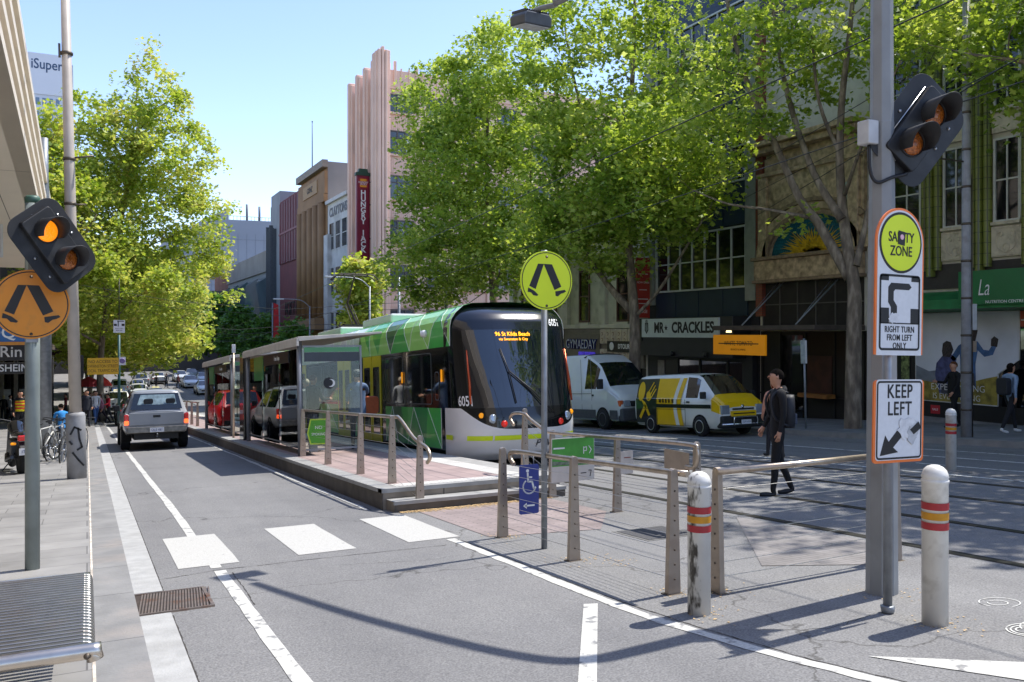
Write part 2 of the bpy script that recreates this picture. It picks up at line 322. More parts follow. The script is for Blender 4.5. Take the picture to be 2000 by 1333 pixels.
# chalk rings sprayed on the asphalt
cr = MB()
for (cx, cy, r, w, a1) in ((5.42, 3.42, .055, .010, 6.3), (5.43, 3.41, .095, .010, 6.3), (5.45, 3.40, .135, .009, 6.3), (5.60, 3.36, .17, .008, 4.4), (5.88, 3.92, .06, .007, 6.3), (5.90, 3.92, .12, .007, 5.2)):
    n = 40; P = []
    for i in range(n+1):
        a = -1.8+a1*i/n; 
        for rr in (r-w/2, r+w/2): P.append((cx+rr*math.cos(a)*1.25, cy+rr*math.sin(a), zg(cy+rr*math.sin(a))+0.0045))
    cr.add(P, [(2*i, 2*i+1, 2*i+3, 2*i+2) for i in range(n)])
structure(cr.build('survey_marking', M_faint))
# tram rails
rl = MB(); gr = MB()
for x in (7.15, 8.58, 10.30, 11.73):
    for y0, y1 in ((-10, 60), (60, 140), (140, 300)):
        pass
    ys = [-10, 0, 10, 20, 40, 60]+yl[8:]
    P = []
    for mb, a, b, dz in ((rl, x-0.035, x+0.03, 0.006), (gr, x+0.03, x+0.075, 0.005), (gr, x-0.06, x-0.035, 0.005)):
        mb.add([(a, y, zg(y)+dz) for y in ys]+[(b, y, zg(y)+dz) for y in ys], [(i, len(ys)+i, len(ys)+i+1, i+1) for i in range(len(ys)-1)])
structure(rl.build('tram_rails', M_rail)); structure(gr.build('rail_groove', M_groove))
# drain grate in the gutter
dr = thing('drain_grate', 'rusty slotted steel drain grate set across the gutter', 'drain', (0.62, 7.38, zg(7.38)), tilt=True)
MB().box(-0.28, 0.265, -0.36, 0.36, -0.05, 0.006).build('frame', mat('grate_shadow', '#3d332c', 0.9, namt=0.3), dr)
gb = MB()
for i in range(24):
    x = -0.275+i*0.0226; gb.add([(x, -0.35, 0.013), (x+0.012, -0.35, 0.013), (x+0.075, 0.35, 0.013), (x+0.063, 0.35, 0.013)], [(0, 1, 2, 3)])
gb.box(-0.285, 0.275, -0.365, -0.345, 0, 0.016); gb.box(-0.285, 0.275, 0.345, 0.365, 0, 0.016); gb.box(0.255, 0.28, -0.36, 0.36, 0, 0.017)
gb.build('bars', metal('grate_steel', '#9a8a7c', 0.55, dirt='#8a5a3a', damt=0.8, dscale=6), dr)
ch2 = thing('manhole_cover', 'dark square pit cover in the asphalt behind the wire fence', 'manhole cover', (5.55, 7.6, zg(7.6)), tilt=True)
MB().box(-0.3, 0.3, -0.3, 0.3, -0.02, 0.008).build('plate', mat('pit_plate', '#4a4a4c', 0.7, nscale=60, namt=0.3, bump=0.4), ch2)
MB().box(-0.34, 0.34, -0.34, 0.34, -0.03, 0.004).build('rim', mat('pit_rim', '#6d6c69', 0.8), ch2)
# tram platform --------------------------------------------------
PX0, PX1, PY0, PY1, PH = 3.60, 6.38, 11.15, 62.0, 0.28
ysP = [PY0, 15, 20, 30, 40, 50, 59, 62]
structure(block(MB(), PX0, PX1, ysP, -0.2, PH).build('tram_platform', M_riser))
tp_ = MB(); block(tp_, 3.85, 5.62, [11.6]+ysP[1:], PH, PH+0.006); structure(tp_.build('platform_paving', M_plat))
te = MB(); block(te, PX0-0.012, 3.85, ysP, PH-0.05, PH+0.005); block(te, 6.0, PX1+0.012, ysP, PH-0.06, PH+0.008); block(te, PX0-0.012, PX1+0.012, [PY0-0.015, PY0+0.16], PH-0.05, PH+0.007)
structure(te.build('platform_edging', M_platedge))
tt = MB(); block(tt, 5.62, 6.0, [11.6]+ysP[1:], PH, PH+0.009); block(tt, 3.85, 6.0, [PY0+0.16, 11.6], PH, PH+0.009); structure(tt.build('tactile_strip', M_tact))
st = MB(); block(st, PX0+0.06, PX1-0.1, [PY0-0.34, PY0-0.02], -0.2, 0.14); structure(st.build('platform_step', M_riser))
sn = MB(); block(sn, PX0+0.05, PX1-0.09, [PY0-0.35, PY0-0.02], 0.14, 0.146); block(sn, PX0+0.05, PX1-0.09, [PY0-0.352, PY0-0.30], 0.10, 0.1475); structure(sn.build('step_edging', M_platedge))
pt = MB(); 
pt.add([(x, y, zg(y)+0.005) for x, y in ((3.95, 8.45), (5.2, 8.15), (5.95, 9.2), (5.95, 10.72), (3.95, 10.72))], [(0, 1, 2, 3, 4)])
structure(pt.build('tactile_paving', M_pink)); pt = MB(); pt.add([(x, y, zg(y)+0.005) for x, y in ((5.35, 5.75), (6.35, 5.15), (7.0, 6.1), (6.95, 7.9))], [(0, 1, 2, 3)])
structure(pt.build('tactile_paving', tiles('tactile_grey_pink', '#868280', '#7e7a78', '#75716f', 0.3, 0.06, 0.012, 0.75, 0.5, 0.0, 0.2, 2.5)))
# dry leaves swept against the step
lv = MB()
for i in range(1900):
    x = 3.72+random.random()**1.1*2.3; y = PY0-0.36-abs(random.gauss(0, 0.13))*max(0.25, 1-abs(x-4.6)/1.7); a = random.random()*6.3; s = random.uniform(.008, .02); z = zg(y)+random.uniform(.004, .010)
    lv.add([(x+s*math.cos(a+k*2.1), y+s*math.sin(a+k*2.1), z+random.uniform(0, .005)) for k in range(3)], [(0, 1, 2)])
for i in range(420):
    x, y = random.choice(((4.1, 8.37), (4.1, 6.9), (4.15, 5.4), (4.4, 5.2), (5.45, 4.5), (5.06, 3.8), (3.93, 4.85), (4.4, 6.6)));  x += random.gauss(0, .13); y += random.gauss(0, .12); s = random.uniform(.005, .014); a = random.random()*6
    lv.add([(x+s*math.cos(a+k*2.1), y+s*math.sin(a+k*2.1), zg(y)+random.uniform(.004, .01)) for k in range(3)], [(0, 1, 2)])
tag(lv.build('leaf_litter', mat('dry_leaves', '#b3976c', 0.8, nscale=30, namt=0.5)), 'tan dry leaves and grit swept against the platform step', 'leaf litter', None, 'stuff')
# ================================================================ STREET FURNITURE
M_steel = metal('brushed_steel', '#b9ac9c', 0.38, dirt='#7d6a58', damt=0.35, dscale=4)
M_post = mat('post_steel', '#a79b8e', 0.42, metal=0.6, nscale=5, namt=0.12, dirt='#7a6554', damt=0.35, dscale=5)
M_cable = metal('steel_cable', '#c9c6c0', 0.3, namt=0.05)
M_bolt = mat('bolt', '#5e564d', 0.5, metal=0.8)
M_galv = mat('galvanised', '#8b9096', 0.5, metal=0.55, nscale=9, namt=0.14, dirt='#6d6f70', damt=0.3)
M_gpole = mat('grey_pole_paint', '#888c8f', 0.5, nscale=3, namt=0.10, dirt='#6b6a66', damt=0.5, dscale=2.5)
M_green_pole = mat('faded_green_paint', '#7b8482', 0.5, nscale=4, namt=0.14, dirt='#8d948f', damt=0.5)
M_black = mat('black_board', '#1e2024', 0.55, nscale=5, namt=0.2, dirt='#55575a', damt=0.25, dscale=4)
M_blk = mat('sign_black', '#17171a', 0.5, namt=0.05)
M_yel = mat('fluoro_yellow', '#dcee12', 0.4, nscale=3, namt=0.03)
M_orange_s = mat('amber_sign', '#d98818', 0.42, nscale=3, namt=0.05, dirt='#8a6a3a', damt=0.25, dscale=9)
M_wsign = mat('sign_white', '#d9dbde', 0.4, nscale=30, namt=0.03)
M_org = mat('sign_orange_edge', '#ee7a35', 0.45, namt=0.06)
M_ylw_in = mat('sign_back', '#9a9d9f', 0.5, metal=0.5)
def fence_post(par, x, y, h=1.0, base=0.0, face='y'):
    """tapered flat steel post: wide foot, rounded head, a row of cable bolts; face = axis the broad face looks along"""
    z0 = zg(y)+base-0.02; w0, w1, t = 0.062, 0.034, 0.024
    prof = [(-w0, 0), (w0, 0), (w1, h-0.03)]+[(w1*math.cos(a), h-0.03+w1*math.sin(a)) for a in (0.5, 1.0, 1.57, 2.14, 2.64)]+[(-w1, h-0.03)]
    rot = 0 if face == 'y' else PI/2
    M = Matrix.Translation((x, y, z0)) @ Matrix.Rotation(rot, 4, 'Z')
    mb = MB(); mb.prism(prof, 'y', -t, t, 0, M); b = mb
    for k in range(7):
        zz = 0.14+k*0.115*h
        for s in (-1, 1): b.lathe([(0.0, s*(t+0.009)), (0.009, s*(t+0.006)), (0.010, s*(t-0.002))], (0, 0, zz), 'y', 8, 1, True, M)
    b.box(-0.08, 0.08, -0.05, 0.05, 0.0, 0.026, 1, M); return mb.build('post', [M_post, M_bolt], par, 0.005)
def cables(par, a, b, ba=0.0, bb=0.0, n=7, h=1.0, ha=None, hb=None):
    mb = MB(); (xa, ya), (xb, yb) = a, b
    for k in range(n):
        za = zg(ya)+ba+(0.12+k*0.115*(ha or h)); zb = zg(yb)+bb+(0.12+k*0.115*(hb or h)); pts = []
        for i in range(5):
            u = i/4; pts.append((xa+(xb-xa)*u, ya+(yb-ya)*u, za+(zb-za)*u-0.006*math.sin(PI*u)))
        mb.tube(pts, 0.0028, 5, False)
    return mb.build('cable', M_cable, par)
def fence(label, pts, rail, grp='steel cable fences round the tram stop', face='y'):
    y0 = pts[0][1]; t = thing('cable_fence', label, 'fence', (0, 0, 0), 0, grp)
    for (x, y, b) in pts: fence_post(t, x, y, 1.0, b, face)
    for p, q in zip(pts[:-1], pts[1:]): cables(t, p[:2], q[:2], p[2], q[2])
    r = MB(); r.tube(rail, 0.026, 12); rl_ = r.build('rail', M_steel, t)
    return t
def bez(pts, n=6):
    """smooth path through points (Catmull-Rom)"""
    P = [Vector(p) for p in pts]; out = []
    for i in range(len(P)-1):
        a, b, c, d = P[max(i-1, 0)], P[i], P[i+1], P[min(i+2, len(P)-1)]
        for k in range(n):
            u = k/n; out.append(0.5*((2*b)+(c-a)*u+(2*a-5*b+4*c-d)*u*u+(3*b-a-3*c+d)*u**3))
    out.append(P[-1]); return out
Z = lambda y, h: zg(y)+h
fence('near cable fence with three tapered posts holding the blue wheelchair sign', [(4.07, 8.37, 0), (4.10, 6.90, 0), (4.11, 5.40, 0)],
      bez([(4.16, 8.28, Z(8.3, .80)), (4.16, 8.36, Z(8.3, .86)), (4.16, 8.27, Z(8.3, .94)), (4.16, 7.6, Z(7.6, .94)), (4.17, 6.9, Z(6.9, .94)), (4.18, 5.3, Z(5.3, .94))]))
fence('cable fence running across from the stained bollard to the big grey pole', [(4.42, 5.24, 0), (6.50, 5.30, 0)],
      [(4.36, 5.18, Z(5.2, .955)), (6.55, 5.24, Z(5.2, .955))], face='x')
fence('rear cable fence between the ramp and the tram tracks holding the green board', [(6.05, 10.79, 0), (6.05, 9.10, 0), (5.98, 7.43, 0)],
      bez([(5.98, 11.9, Z(11.9, 1.02)), (5.98, 12.02, Z(12, 1.12)), (5.98, 11.9, Z(11.9, 1.20)), (5.98, 11.55, Z(11.5, 1.20)), (5.99, 11.35, Z(11.4, 1.12)), (6.0, 10.95, Z(10.9, .98)), (6.0, 10.7, Z(10.7, .95)), (5.99, 9.1, Z(9.1, .95)), (5.93, 7.55, Z(7.5, .95)), (5.92, 7.35, Z(7.4, .90)), (5.92, 7.38, Z(7.4, .72)), (5.93, 7.55, Z(7.5, .70))]))
tf = bpy.data.objects['cable_fence.002']; fence_post(tf, 6.02, 11.6, 1.02, PH); cables(tf, (6.02, 11.6), (6.05, 10.79), PH, 0)
rr = MB(); rr.box(5.93, 5.935, 7.5, 7.95, Z(7.9, .62), Z(7.9, .88)); rr.build('plate', M_post, tf, rot=None)
fp = [(4.06, 10.93, 0.02), (3.93, 11.72, PH), (3.93, 13.30, PH), (3.94, 15.40, PH), (3.98, 17.60, PH)]
fence('platform side cable fence with five posts and a rail that dips at the steps', fp,
      bez([(4.05, 10.62, Z(10.7, .66)), (4.05, 10.52, Z(10.6, .74)), (4.05, 10.62, Z(10.6, .84)), (4.05, 10.86, Z(10.9, .90)), (4.02, 11.1, Z(11.1, .98)), (4.0, 11.6, Z(11.6, 1.22)), (4.0, 11.9, Z(11.9, 1.235)), (4.0, 13.3, Z(13.3, 1.235)), (4.0, 15.4, Z(15.4, 1.235)), (4.03, 17.7, Z(17.7, 1.235))]))
ffar = [(3.95, 36+i*2.1, PH) for i in range(7)]
fence('far platform fence beyond the shelters beside the silver ute', ffar, [(4.0, 36, Z(36, 1.23)), (4.0, 42.3, Z(42.3, 1.23)), (4.0, 48.6, Z(48.6, 1.23))])
# blue wheelchair sign -----------------------------------------
def pline(mb, pts, w, y0, y1, mi=0, M=None):
    """a polyline of even width as a flat raised mark in the XZ plane"""
    for (x0, z0), (x1, z1) in zip(pts[:-1], pts[1:]):
        dx, dz = x1-x0, z1-z0; L = math.hypot(dx, dz) or 1; nx, nz = -dz/L*w/2, dx/L*w/2; ex, ez = dx/L*w*0.25, dz/L*w*0.25
        mb.prism([(x0-ex+nx, z0-ez+nz), (x0-ex-nx, z0-ez-nz), (x1+ex-nx, z1+ez-nz), (x1+ex+nx, z1+ez+nz)], 'y', y0, y1, mi, M)
M_blue_s = mat('sign_blue', '#2c3a86', 0.4, nscale=4, namt=0.06, dirt='#55609c', damt=0.3)
M_wh = mat('white_lettering', '#e9e9e6', 0.5, namt=0.03)
bs = thing('access_sign', 'blue wheelchair sign with white arrow clipped under the fence rail', 'sign', (4.265, 8.12, zg(8.12)))
MB().prism(rrect(-0.118, 0.118, 0.27, 0.80, 0.02), 'y', -0.006, 0.006).build('panel', M_blue_s, bs)
wc = MB(); yf = (-0.0085, -0.006)
wc.prism(circle(0.018, 14, -0.022, 0.735), 'y', *yf); pline(wc, [(-0.02, 0.71), (-0.015, 0.62), (0.035, 0.615), (0.055, 0.54), (0.078, 0.55)], 0.019, *yf); pline(wc, [(-0.017, 0.667), (0.03, 0.663)], 0.016, *yf)
pline(wc, [(0.0+0.075*math.cos(a), 0.565+0.075*math.sin(a)) for a in np.linspace(2.2, 5.9, 14)], 0.016, *yf)
pline(wc, [(0.06, 0.36), (-0.045, 0.36)], 0.018, *yf); wc.prism([(-0.075, 0.36), (-0.032, 0.392), (-0.032, 0.328)], 'y', *yf)
wc.build('symbol', M_wh, bs)
cl_ = MB(); cl_.tube([(-0.06, 0, 0.79), (-0.06, 0.02, 0.93)], 0.006, 6); cl_.tube([(0.06, 0, 0.79), (0.06, 0.02, 0.90)], 0.006, 6); cl_.build('clip', M_galv, bs)
# green information board on the rear fence
gb_ = thing('information_board', 'green and white passenger board hung on the rear fence', 'board', (5.80, 9.78, zg(9.78)))
gp = MB().box(-0.33, 0.33, -0.006, 0.006, 0.35, 0.93); gpo = gp.build('panel', mat('board_white', '#cfc9bf', 0.5, namt=0.05), gb_)
MB().box(-0.322, 0.322, -0.0085, -0.006, 0.56, 0.922).build('picture', mat('board_green', '#4e9a3d', 0.5, nscale=3, namt=0.25), gb_)
bp = MB(); bp.prism([(-0.32, .575), (.322, .575), (.322, .635), (.2, .62), (.05, .65), (-.12, .615), (-.32, .63)], 'y', -0.0105, -0.0085); bp.build('photo_band', mat('board_band', '#6d7a68', 0.5, nscale=20, namt=0.6), gb_)
pline(w_ := MB(), [(0.16, 0.80), (0.16, 0.71)], 0.012, -0.0115, -0.009); pline(w_, [(0.165, 0.79), (0.205, 0.80), (0.205, 0.75), (0.165, 0.745)], 0.011, -0.0115, -0.009); pline(w_, [(0.24, 0.81), (0.28, 0.76), (0.25, 0.71)], 0.011, -0.0115, -0.009); pline(w_, [(-0.3, 0.80), (-0.14, 0.80)], 0.02, -0.0115, -0.009)
w_.build('symbol', M_wh, gb_); k_ = MB(); pline(k_, [(0.24, 0.48), (0.28, 0.48), (0.262, 0.40)], 0.012, -0.0085, -0.006); pline(k_, [(0.12, 0.45), (0.2, 0.45)], 0.012, -0.0085, -0.006); k_.build('stop_number', M_blk, gb_)
sb = thing('notice_plate', 'small pale notice plate on the rear fence beside its middle post', 'notice', (5.98, 8.78, zg(8.78)))
MB().box(-0.09, 0.09, -0.004, 0.004, 0.52, 0.80).build('panel', mat('notice_pale', '#c9bfb4', 0.5, nscale=9, namt=0.1), sb); pline(r_ := MB(), [(-0.03, 0.60), (0.03, 0.60)], 0.025, -0.0065, -0.004); pline(r_, [(-0.04, 0.72), (0.05, 0.72)], 0.012, -0.0065, -0.004); r_.build('print', mat('notice_red', '#8c4a3c', 0.5), sb)
hx = thing('hexagon_sign', 'small lime green six sided sign hung on the platform fence', 'sign', (4.06, 16.6, zg(16.6)+PH), R(-12))
HX = [(-.16, .30), (.16, .30), (.22, .52), (.16, .80), (-.16, .80), (-.22, .52)]
hxp = MB().prism(HX, 'y', -0.006, 0.006).build('panel', mat('hex_lime', '#b5d23a', 0.45, namt=0.05), hx); MB().prism([(x*.88, .55+(z-.55)*.9) for x, z in HX], 'y', -0.009, -0.006).build('face', mat('hex_green', '#4f9c28', 0.45, namt=0.05), hx)
text('NO', 0.09, M_wh, hx, (0, -0.0095, 0.63)); text('SMOKING', 0.075, M_wh, hx, (0, -0.0095, 0.50), sx=0.8)
# bollards ------------------------------------------------------
M_bw = mat('bollard_white', '#dcdad4', 0.4, nscale=6, namt=0.05, dirt='#9a9488', damt=0.5, dscale=7)
def stained():
    m = mat('bollard_stained', '#d6d5d0', 0.4, nscale=6, namt=0.05); n, l = nt(m); p = n['Principled BSDF']; src = p.inputs['Base Color'].links[0].from_socket
    tc = n.new('ShaderNodeTexCoord'); mp = n.new('ShaderNodeMapping'); mp.inputs['Scale'].default_value = (14, 14, 5); l.new(tc.outputs['Object'], mp.inputs[0]); t = n.new('ShaderNodeTexNoise'); t.inputs['Scale'].default_value = 1.6; t.inputs['Detail'].default_value = 8; l.new(mp.outputs[0], t.inputs['Vector'])
    sx = n.new('ShaderNodeSeparateXYZ'); l.new(tc.outputs['Object'], sx.inputs[0]); ma = n.new('ShaderNodeMath'); ma.operation = 'MULTIPLY_ADD'; ma.inputs[1].default_value = -2.6; l.new(sx.outputs['X'], ma.inputs[0]); l.new(t.outputs['Fac'], ma.inputs[2])
    r = n.new('ShaderNodeValToRGB'); r.color_ramp.elements[0].position = 0.67; r.color_ramp.elements[1].position = 0.80; l.new(ma.outputs[0], r.inputs[0])
    x = n.new('ShaderNodeMix'); x.data_type = 'RGBA'; l.new(r.outputs[0], x.inputs[0]); l.new(src, x.inputs[6]); x.inputs[7].default_value = rgb('#4b4741')+(1,); l.new(x.outputs[2], p.inputs['Base Color']); return m
M_red_b = mat('reflective_red', '#a52a30', 0.35, nscale=20, namt=0.08); M_gold_b = mat('reflective_gold', '#c58a17', 0.35, nscale=20, namt=0.08)
def bollard(label, x, y, m, h=1.05, b=0.0, r=0.082):
    t = thing('bollard', label, 'bollard', (x, y, zg(y)+b-0.01), 0, 'white bollards with red and gold bands')
    MB().lathe([(r, -0.05), (r, h-r-0.035), (r+0.005, h-r-0.032), (r+0.005, h-r-0.018), (r-0.001, h-r-0.014), (r, h-r-0.005), (r+0.004, h-r), (r*0.98, h-r*0.72), (r*0.86, h-r*0.42), (r*0.6, h-r*0.16), (r*0.3, h-r*0.04), (0.001, h)], seg=28).build('body', m, t)
    z = h-0.36
    for k, (mm, w) in enumerate(((M_red_b, .048), (M_gold_b, .048), (M_red_b, .048))):
        zz = z-k*0.066+0.066; MB().lathe([(r+0.0025, zz), (r+0.0025, zz+w)], seg=28, caps=False).build('band', mm, t)
    return t
bollard('clean white bollard with red and gold bands at the right front', 5.067, 3.815, M_bw, 1.075)
bollard('scraped white bollard with black scuffs down its left side', 3.925, 4.85, stained(), 1.03)
bollard('distant white bollard standing near the far kerb in front of the trekking poster', 12.95, 9.45, M_bw, 1.05)
# yellow pedestrian crossing sign --------------------------------
LEGS = [[(-.335, .555), (-.115, .555), (-.43, -.30), (-.67, -.20)], [(-.115, .555), (.20, .55), (.565, -.20), (.30, -.32)],
        [(-.71, -.255), (-.49, -.355), (-.33, -.49), (-.37, -.535), (-.52, -.51), (-.60, -.42), (-.73, -.40)], [(.33, -.365), (.70, -.305), (.75, -.36), (.64, -.42), (.55, -.44), (.43, -.535), (.345, -.515)]]
def legs_disc(par, c, r, face_m, y=-0.004, th=0.012, ring=True, M=None):
    d = MB().prism(circle(r, 48, c[0], c[2]), 'y', c[1]-th/2, c[1]+th/2).build('disc', face_m, par)
    k = MB(); f = c[1]-th/2
    for pl in LEGS: k.prism([(c[0]+x*r, c[2]+z*r) for x, z in pl], 'y', f-0.003, f)
    # white gap between the two legs is the sign face: cut the right leg slightly
    o, i = circle(r*0.955, 48, c[0], c[2]), circle(r*0.925, 48, c[0], c[2])
    vs = [(x, f-0.002, z) for x, z in o]+[(x, f-0.002, z) for x, z in i]; k.add(vs, [((a+1) % 48, a, 48+a, 48+(a+1) % 48) for a in range(48)])
    k.build('symbol', M_blk, d)
    b = MB()
    for zz in (0.80, -0.86): b.lathe([(0.0, f-0.008), (0.012, f-0.006), (0.014, f)], (c[0], 0, c[2]+zz*r), 'y', 10)
    b.build('bolt', M_bolt, d); return d
ys_ = thing('crossing_sign', 'fluoro yellow round walking legs sign on a thin grey post', 'sign', (4.14, 7.55, zg(7.55)))
MB().tube([(0, 0, -0.1), (0, 0, 3.0)], 0.031, 16).build('post', M_galv, ys_)
MB().tube([(0, 0, 2.98), (0, 0, 3.02)], 0.033, 16).build('post_cap', M_galv, ys_)
legs_disc(ys_, (0.0, -0.046, 2.225-zg(7.55)), 0.297, M_yel)
brk = MB()
for dz in (-.2, .2): brk.box(-0.045, 0.045, -0.04, 0.04, 2.225-zg(7.55)+dz-0.015, 2.225-zg(7.55)+dz+0.015)
brk.build('bracket', M_galv, ys_)
# signal heads --------------------------------------------------
def lens_mat(name, c, e):
    m = mat(name, c, 0.25, nscale=60, namt=0.35, emit=0); n, l = nt(m); p = n['Principled BSDF']
    p.inputs['Emission Strength'].default_value = e; p.inputs['Emission Color'].default_value = rgb(c)+(1,); p.inputs['Coat Weight'].default_value = 0.6
    vo = n.new('ShaderNodeTexVoronoi'); vo.inputs['Scale'].default_value = 70; tc = n.new('ShaderNodeTexCoord'); l.new(tc.outputs['Object'], vo.inputs['Vector']); b = n.new('ShaderNodeBump'); b.inputs['Strength'].default_value = 0.6; b.inputs['Distance'].default_value = 0.01; l.new(vo.outputs['Distance'], b.inputs['Height']); l.new(b.outputs[0], p.inputs['Normal']); return m
M_lit = lens_mat('amber_lens_lit', '#f58a14', .55); M_unlit = lens_mat('amber_lens', '#a65a1a', 0.0)
def signal_head(par, loc, yaw, roll, L=0.76, Wd=0.56, lit=(True, False), sep=0.15):
    h = bpy.data.objects.new('signal_head', None); COL.objects.link(h); h.parent = par; h.location = loc
    h.rotation_euler = (Matrix.Rotation(yaw, 3, 'Z') @ Matrix.Rotation(roll, 3, 'Y')).to_euler()
    MB().prism(rrect(-L/2, L/2, -Wd/2, Wd/2, 0.13, 7), 'y', -0.004, 0.004).build('target_board', M_black, h, 0.003)
    MB().prism(rrect(-0.32, 0.32, -0.155, 0.155, 0.03, 4), 'y', -0.06, 0.16).build('housing', M_black, h, 0.008)
    Ri = Matrix.Rotation(-roll, 4, 'Y')
    for k, sx in enumerate((-1, 1)):
        cx = sx*sep; v = MB(); n = 26; r = 0.112; O = []; I = []
        # tunnel visor: hood open below in true vertical, rim cut back at the bottom
        for i in range(n+1):
            a = -2.15+4.3*i/n; up = math.cos(a)
            d = Ri @ Vector((math.sin(a), 0, math.cos(a))); ln = 0.07+0.15*(0.5+0.5*up)**0.8
            for rr_, lst in ((r, O), (r-0.006, I)):
                lst.append((cx+d.x*rr_, -0.06, d.z*rr_)); lst.append((cx+d.x*rr_, -0.06-ln, d.z*rr_))
        m = len(O)//2; vs = O+I; fs = [(2*i, 2*i+2, 2*i+3, 2*i+1) for i in range(m-1)]+[(2*m+2*i, 2*m+2*i+1, 2*m+2*i+3, 2*m+2*i+2) for i in range(m-1)]+[(2*i+1, 2*i+3, 2*m+2*i+3, 2*m+2*i+1) for i in range(m-1)]
        v.add(vs, fs, 0, True); v.build('visor', M_black, h)
        MB().lathe([(0.0, -0.095), (0.04, -0.092), (0.075, -0.082), (0.097, -0.064), (0.10, -0.055)], (cx, 0, 0), 'y', 28).build('lens', M_lit if lit[k] else M_unlit, h)
        MB().lathe([(0.100, -0.058), (0.104, -0.072), (0.112, -0.070), (0.113, -0.058)], (cx, 0, 0), 'y', 28, caps=False).build('lens_ring', M_blk, h)
    bb = MB()
    for (x, z) in ((-.31, .0), (.0, .21), (.31, 0), (0, -.21), (-.2, .2), (.2, -.2)): bb.lathe([(0.0, -.016), (.012, -.013), (.013, -.004)], (x, 0, z), 'y', 8)
    bb.tube([(-.30, -.012, .165), (.30, -.012, .165)], 0.005, 6); bb.build('fixing', metal('bright_bolt', '#b9bcc0', 0.3), h)
    return h
lp = thing('crossing_signal_post', 'green grey post with flashing amber lights and amber walking legs sign by the kerb', 'signal post', (-0.45, 8.98, zg(8.98)+0.09))
MB().tube([(0, 0, -0.05), (0, 0, 3.40)], 0.062, 20).build('post', M_green_pole, lp); MB().lathe([(0.064, 3.38), (0.066, 3.43), (0.05, 3.45), (0.001, 3.455)]).build('post_cap', mat('cap_green', '#3f6152', 0.5), lp)
legs_disc(lp, (-0.005, -0.085, 1.957-zg(8.98)-0.09), 0.315, M_orange_s)
br = MB(); br.box(-.05, .05, -.08, -.05, 2.1, 2.16); br.box(-.05, .05, -.08, -.05, 2.6, 2.66); br.build('bracket', M_galv, lp)
signal_head(lp, (0.18, -0.34, 2.48-zg(8.98)-0.09+0.0), R(32), R(52), lit=(True, False))
# big grey pole with curved arm, floodlight and amber signal ------
BPX, BPY = 5.45, 4.56; bz = zg(BPY)
bpole = thing('lighting_column', 'tall tapered grey eight sided column with a curved arm and floodlight', 'light pole', (BPX, BPY, bz))
colm = MB(); prof = [(0.118, -0.1), (0.105, 2.0), (0.088, 3.6), (0.086, 3.605), (0.080, 4.75)]
rings = [[(r*math.cos(PI/8+k*PI/4+0.3), r*math.sin(PI/8+k*PI/4+0.3), z) for k in range(8)] for r, z in prof]; colm.loft(rings, True, 0, False)
colm.build('column', M_gpole, bpole, 0.004)
arm = [(0, 0, 4.7), (-0.01, 0.04, 5.0), (-0.06, 0.22, 5.28), (-0.2, 0.75, 5.50), (-0.5, 1.75, 5.60), (-0.80, 2.75, 5.57), (-0.98, 3.35, 5.52)]
MB().tube(bez(arm, 6), [0.078-0.034*i/36 for i in range(37)], 14).build('arm', M_gpole, bpole)
fl = bpy.data.objects.new('floodlight', None); COL.objects.link(fl); fl.parent = bpole; fl.location = (-1.08, 3.70, 5.42); fl.scale = (.92, .92, .92); fl.rotation_euler = (R(6), R(-4), R(12))
fb = MB(); fb.prism([(-.21, -.07), (.21, -.07), (.215, .03), (.17, .075), (-.17, .075), (-.215, .03)], 'y', -.13, .15)
fb.build('housing', mat('flood_body', '#55595f', 0.4, metal=0.4), fl, 0.012)
fn = MB()
for i in range(12): fn.box(-.19+i*.033, -.184+i*.033, -.12, .14, .07, .10)
fn.build('cooling_fin', mat('flood_fin', '#3c4046', 0.5), fl); MB().box(-.19, .19, -.11, .13, -.078, -.071).build('glass', mat('flood_glass', '#c9cdd0', 0.1), fl)
MB().tube(bez([(0.10, -0.33, 0.14), (0.04, -0.12, 0.13), (0.0, 0.05, 0.09)]), 0.03, 10).build('bracket', M_gpole, fl)
signal_head(bpole, (0.27, -0.1, 3.26-bz), R(-12), R(-50), L=0.80, Wd=0.58, lit=(False, False))
bx = MB(); bx.box(-0.20, -0.09, -0.05, 0.06, 3.42, 3.60); bx.build('junction_box', mat('box_pale', '#b9bbbd', 0.5), bpole, 0.008)
wr = MB(); wr.tube(bez([(-.14, 0, 3.42), (-.15, -.02, 3.22), (-.11, -.05, 3.13), (.0, -.10, 3.17), (.12, -.12, 3.2), (.2, -.02, 3.24)]), 0.013, 8); wr.tube([(.06, 0, 3.3), (.3, -.02, 3.3-.05)], 0.018, 8); wr.build('bracket', M_blk, bpole)
# sign post in front of the column -------------------------------
SPX, SPY = 5.03, 4.16; sz = zg(SPY)
sp = thing('traffic_sign_post', 'grey post with stickered safety zone, hook turn and keep left panels edged in orange', 'sign post', (SPX, SPY, sz))
MB().tube([(0, 0, -0.05), (0, 0, 2.7)], 0.031, 16).build('post', M_galv, sp)
MB().lathe([(.034, 0.0), (.045, .012), (.05, .05), (.034, .055)], seg=12).build('foot_clamp', M_galv, sp)
def capsule(w, z0, z1):
    return [(-w, z0), (w, z0)]+[(w*math.cos(a), z1-w+w*math.sin(a)) for a in np.linspace(0, PI, 24)]
o = -sz
SP = bpy.data.objects.new('hook_turn_panel', None); COL.objects.link(SP); SP.parent = sp; SP.location = (0.012, -0.05, o); SP.rotation_euler = (0, R(1.2), 0)
W2 = 0.242; zt, zb_ = 2.572, 1.545
MB().prism(capsule(W2, zb_, zt), 'y', -0.006, 0.006).build('edge', M_org, SP)
MB().prism(capsule(W2-0.016, zb_-0.004, zt-0.016), 'y', -0.0085, -0.006).build('face', M_wsign, SP)
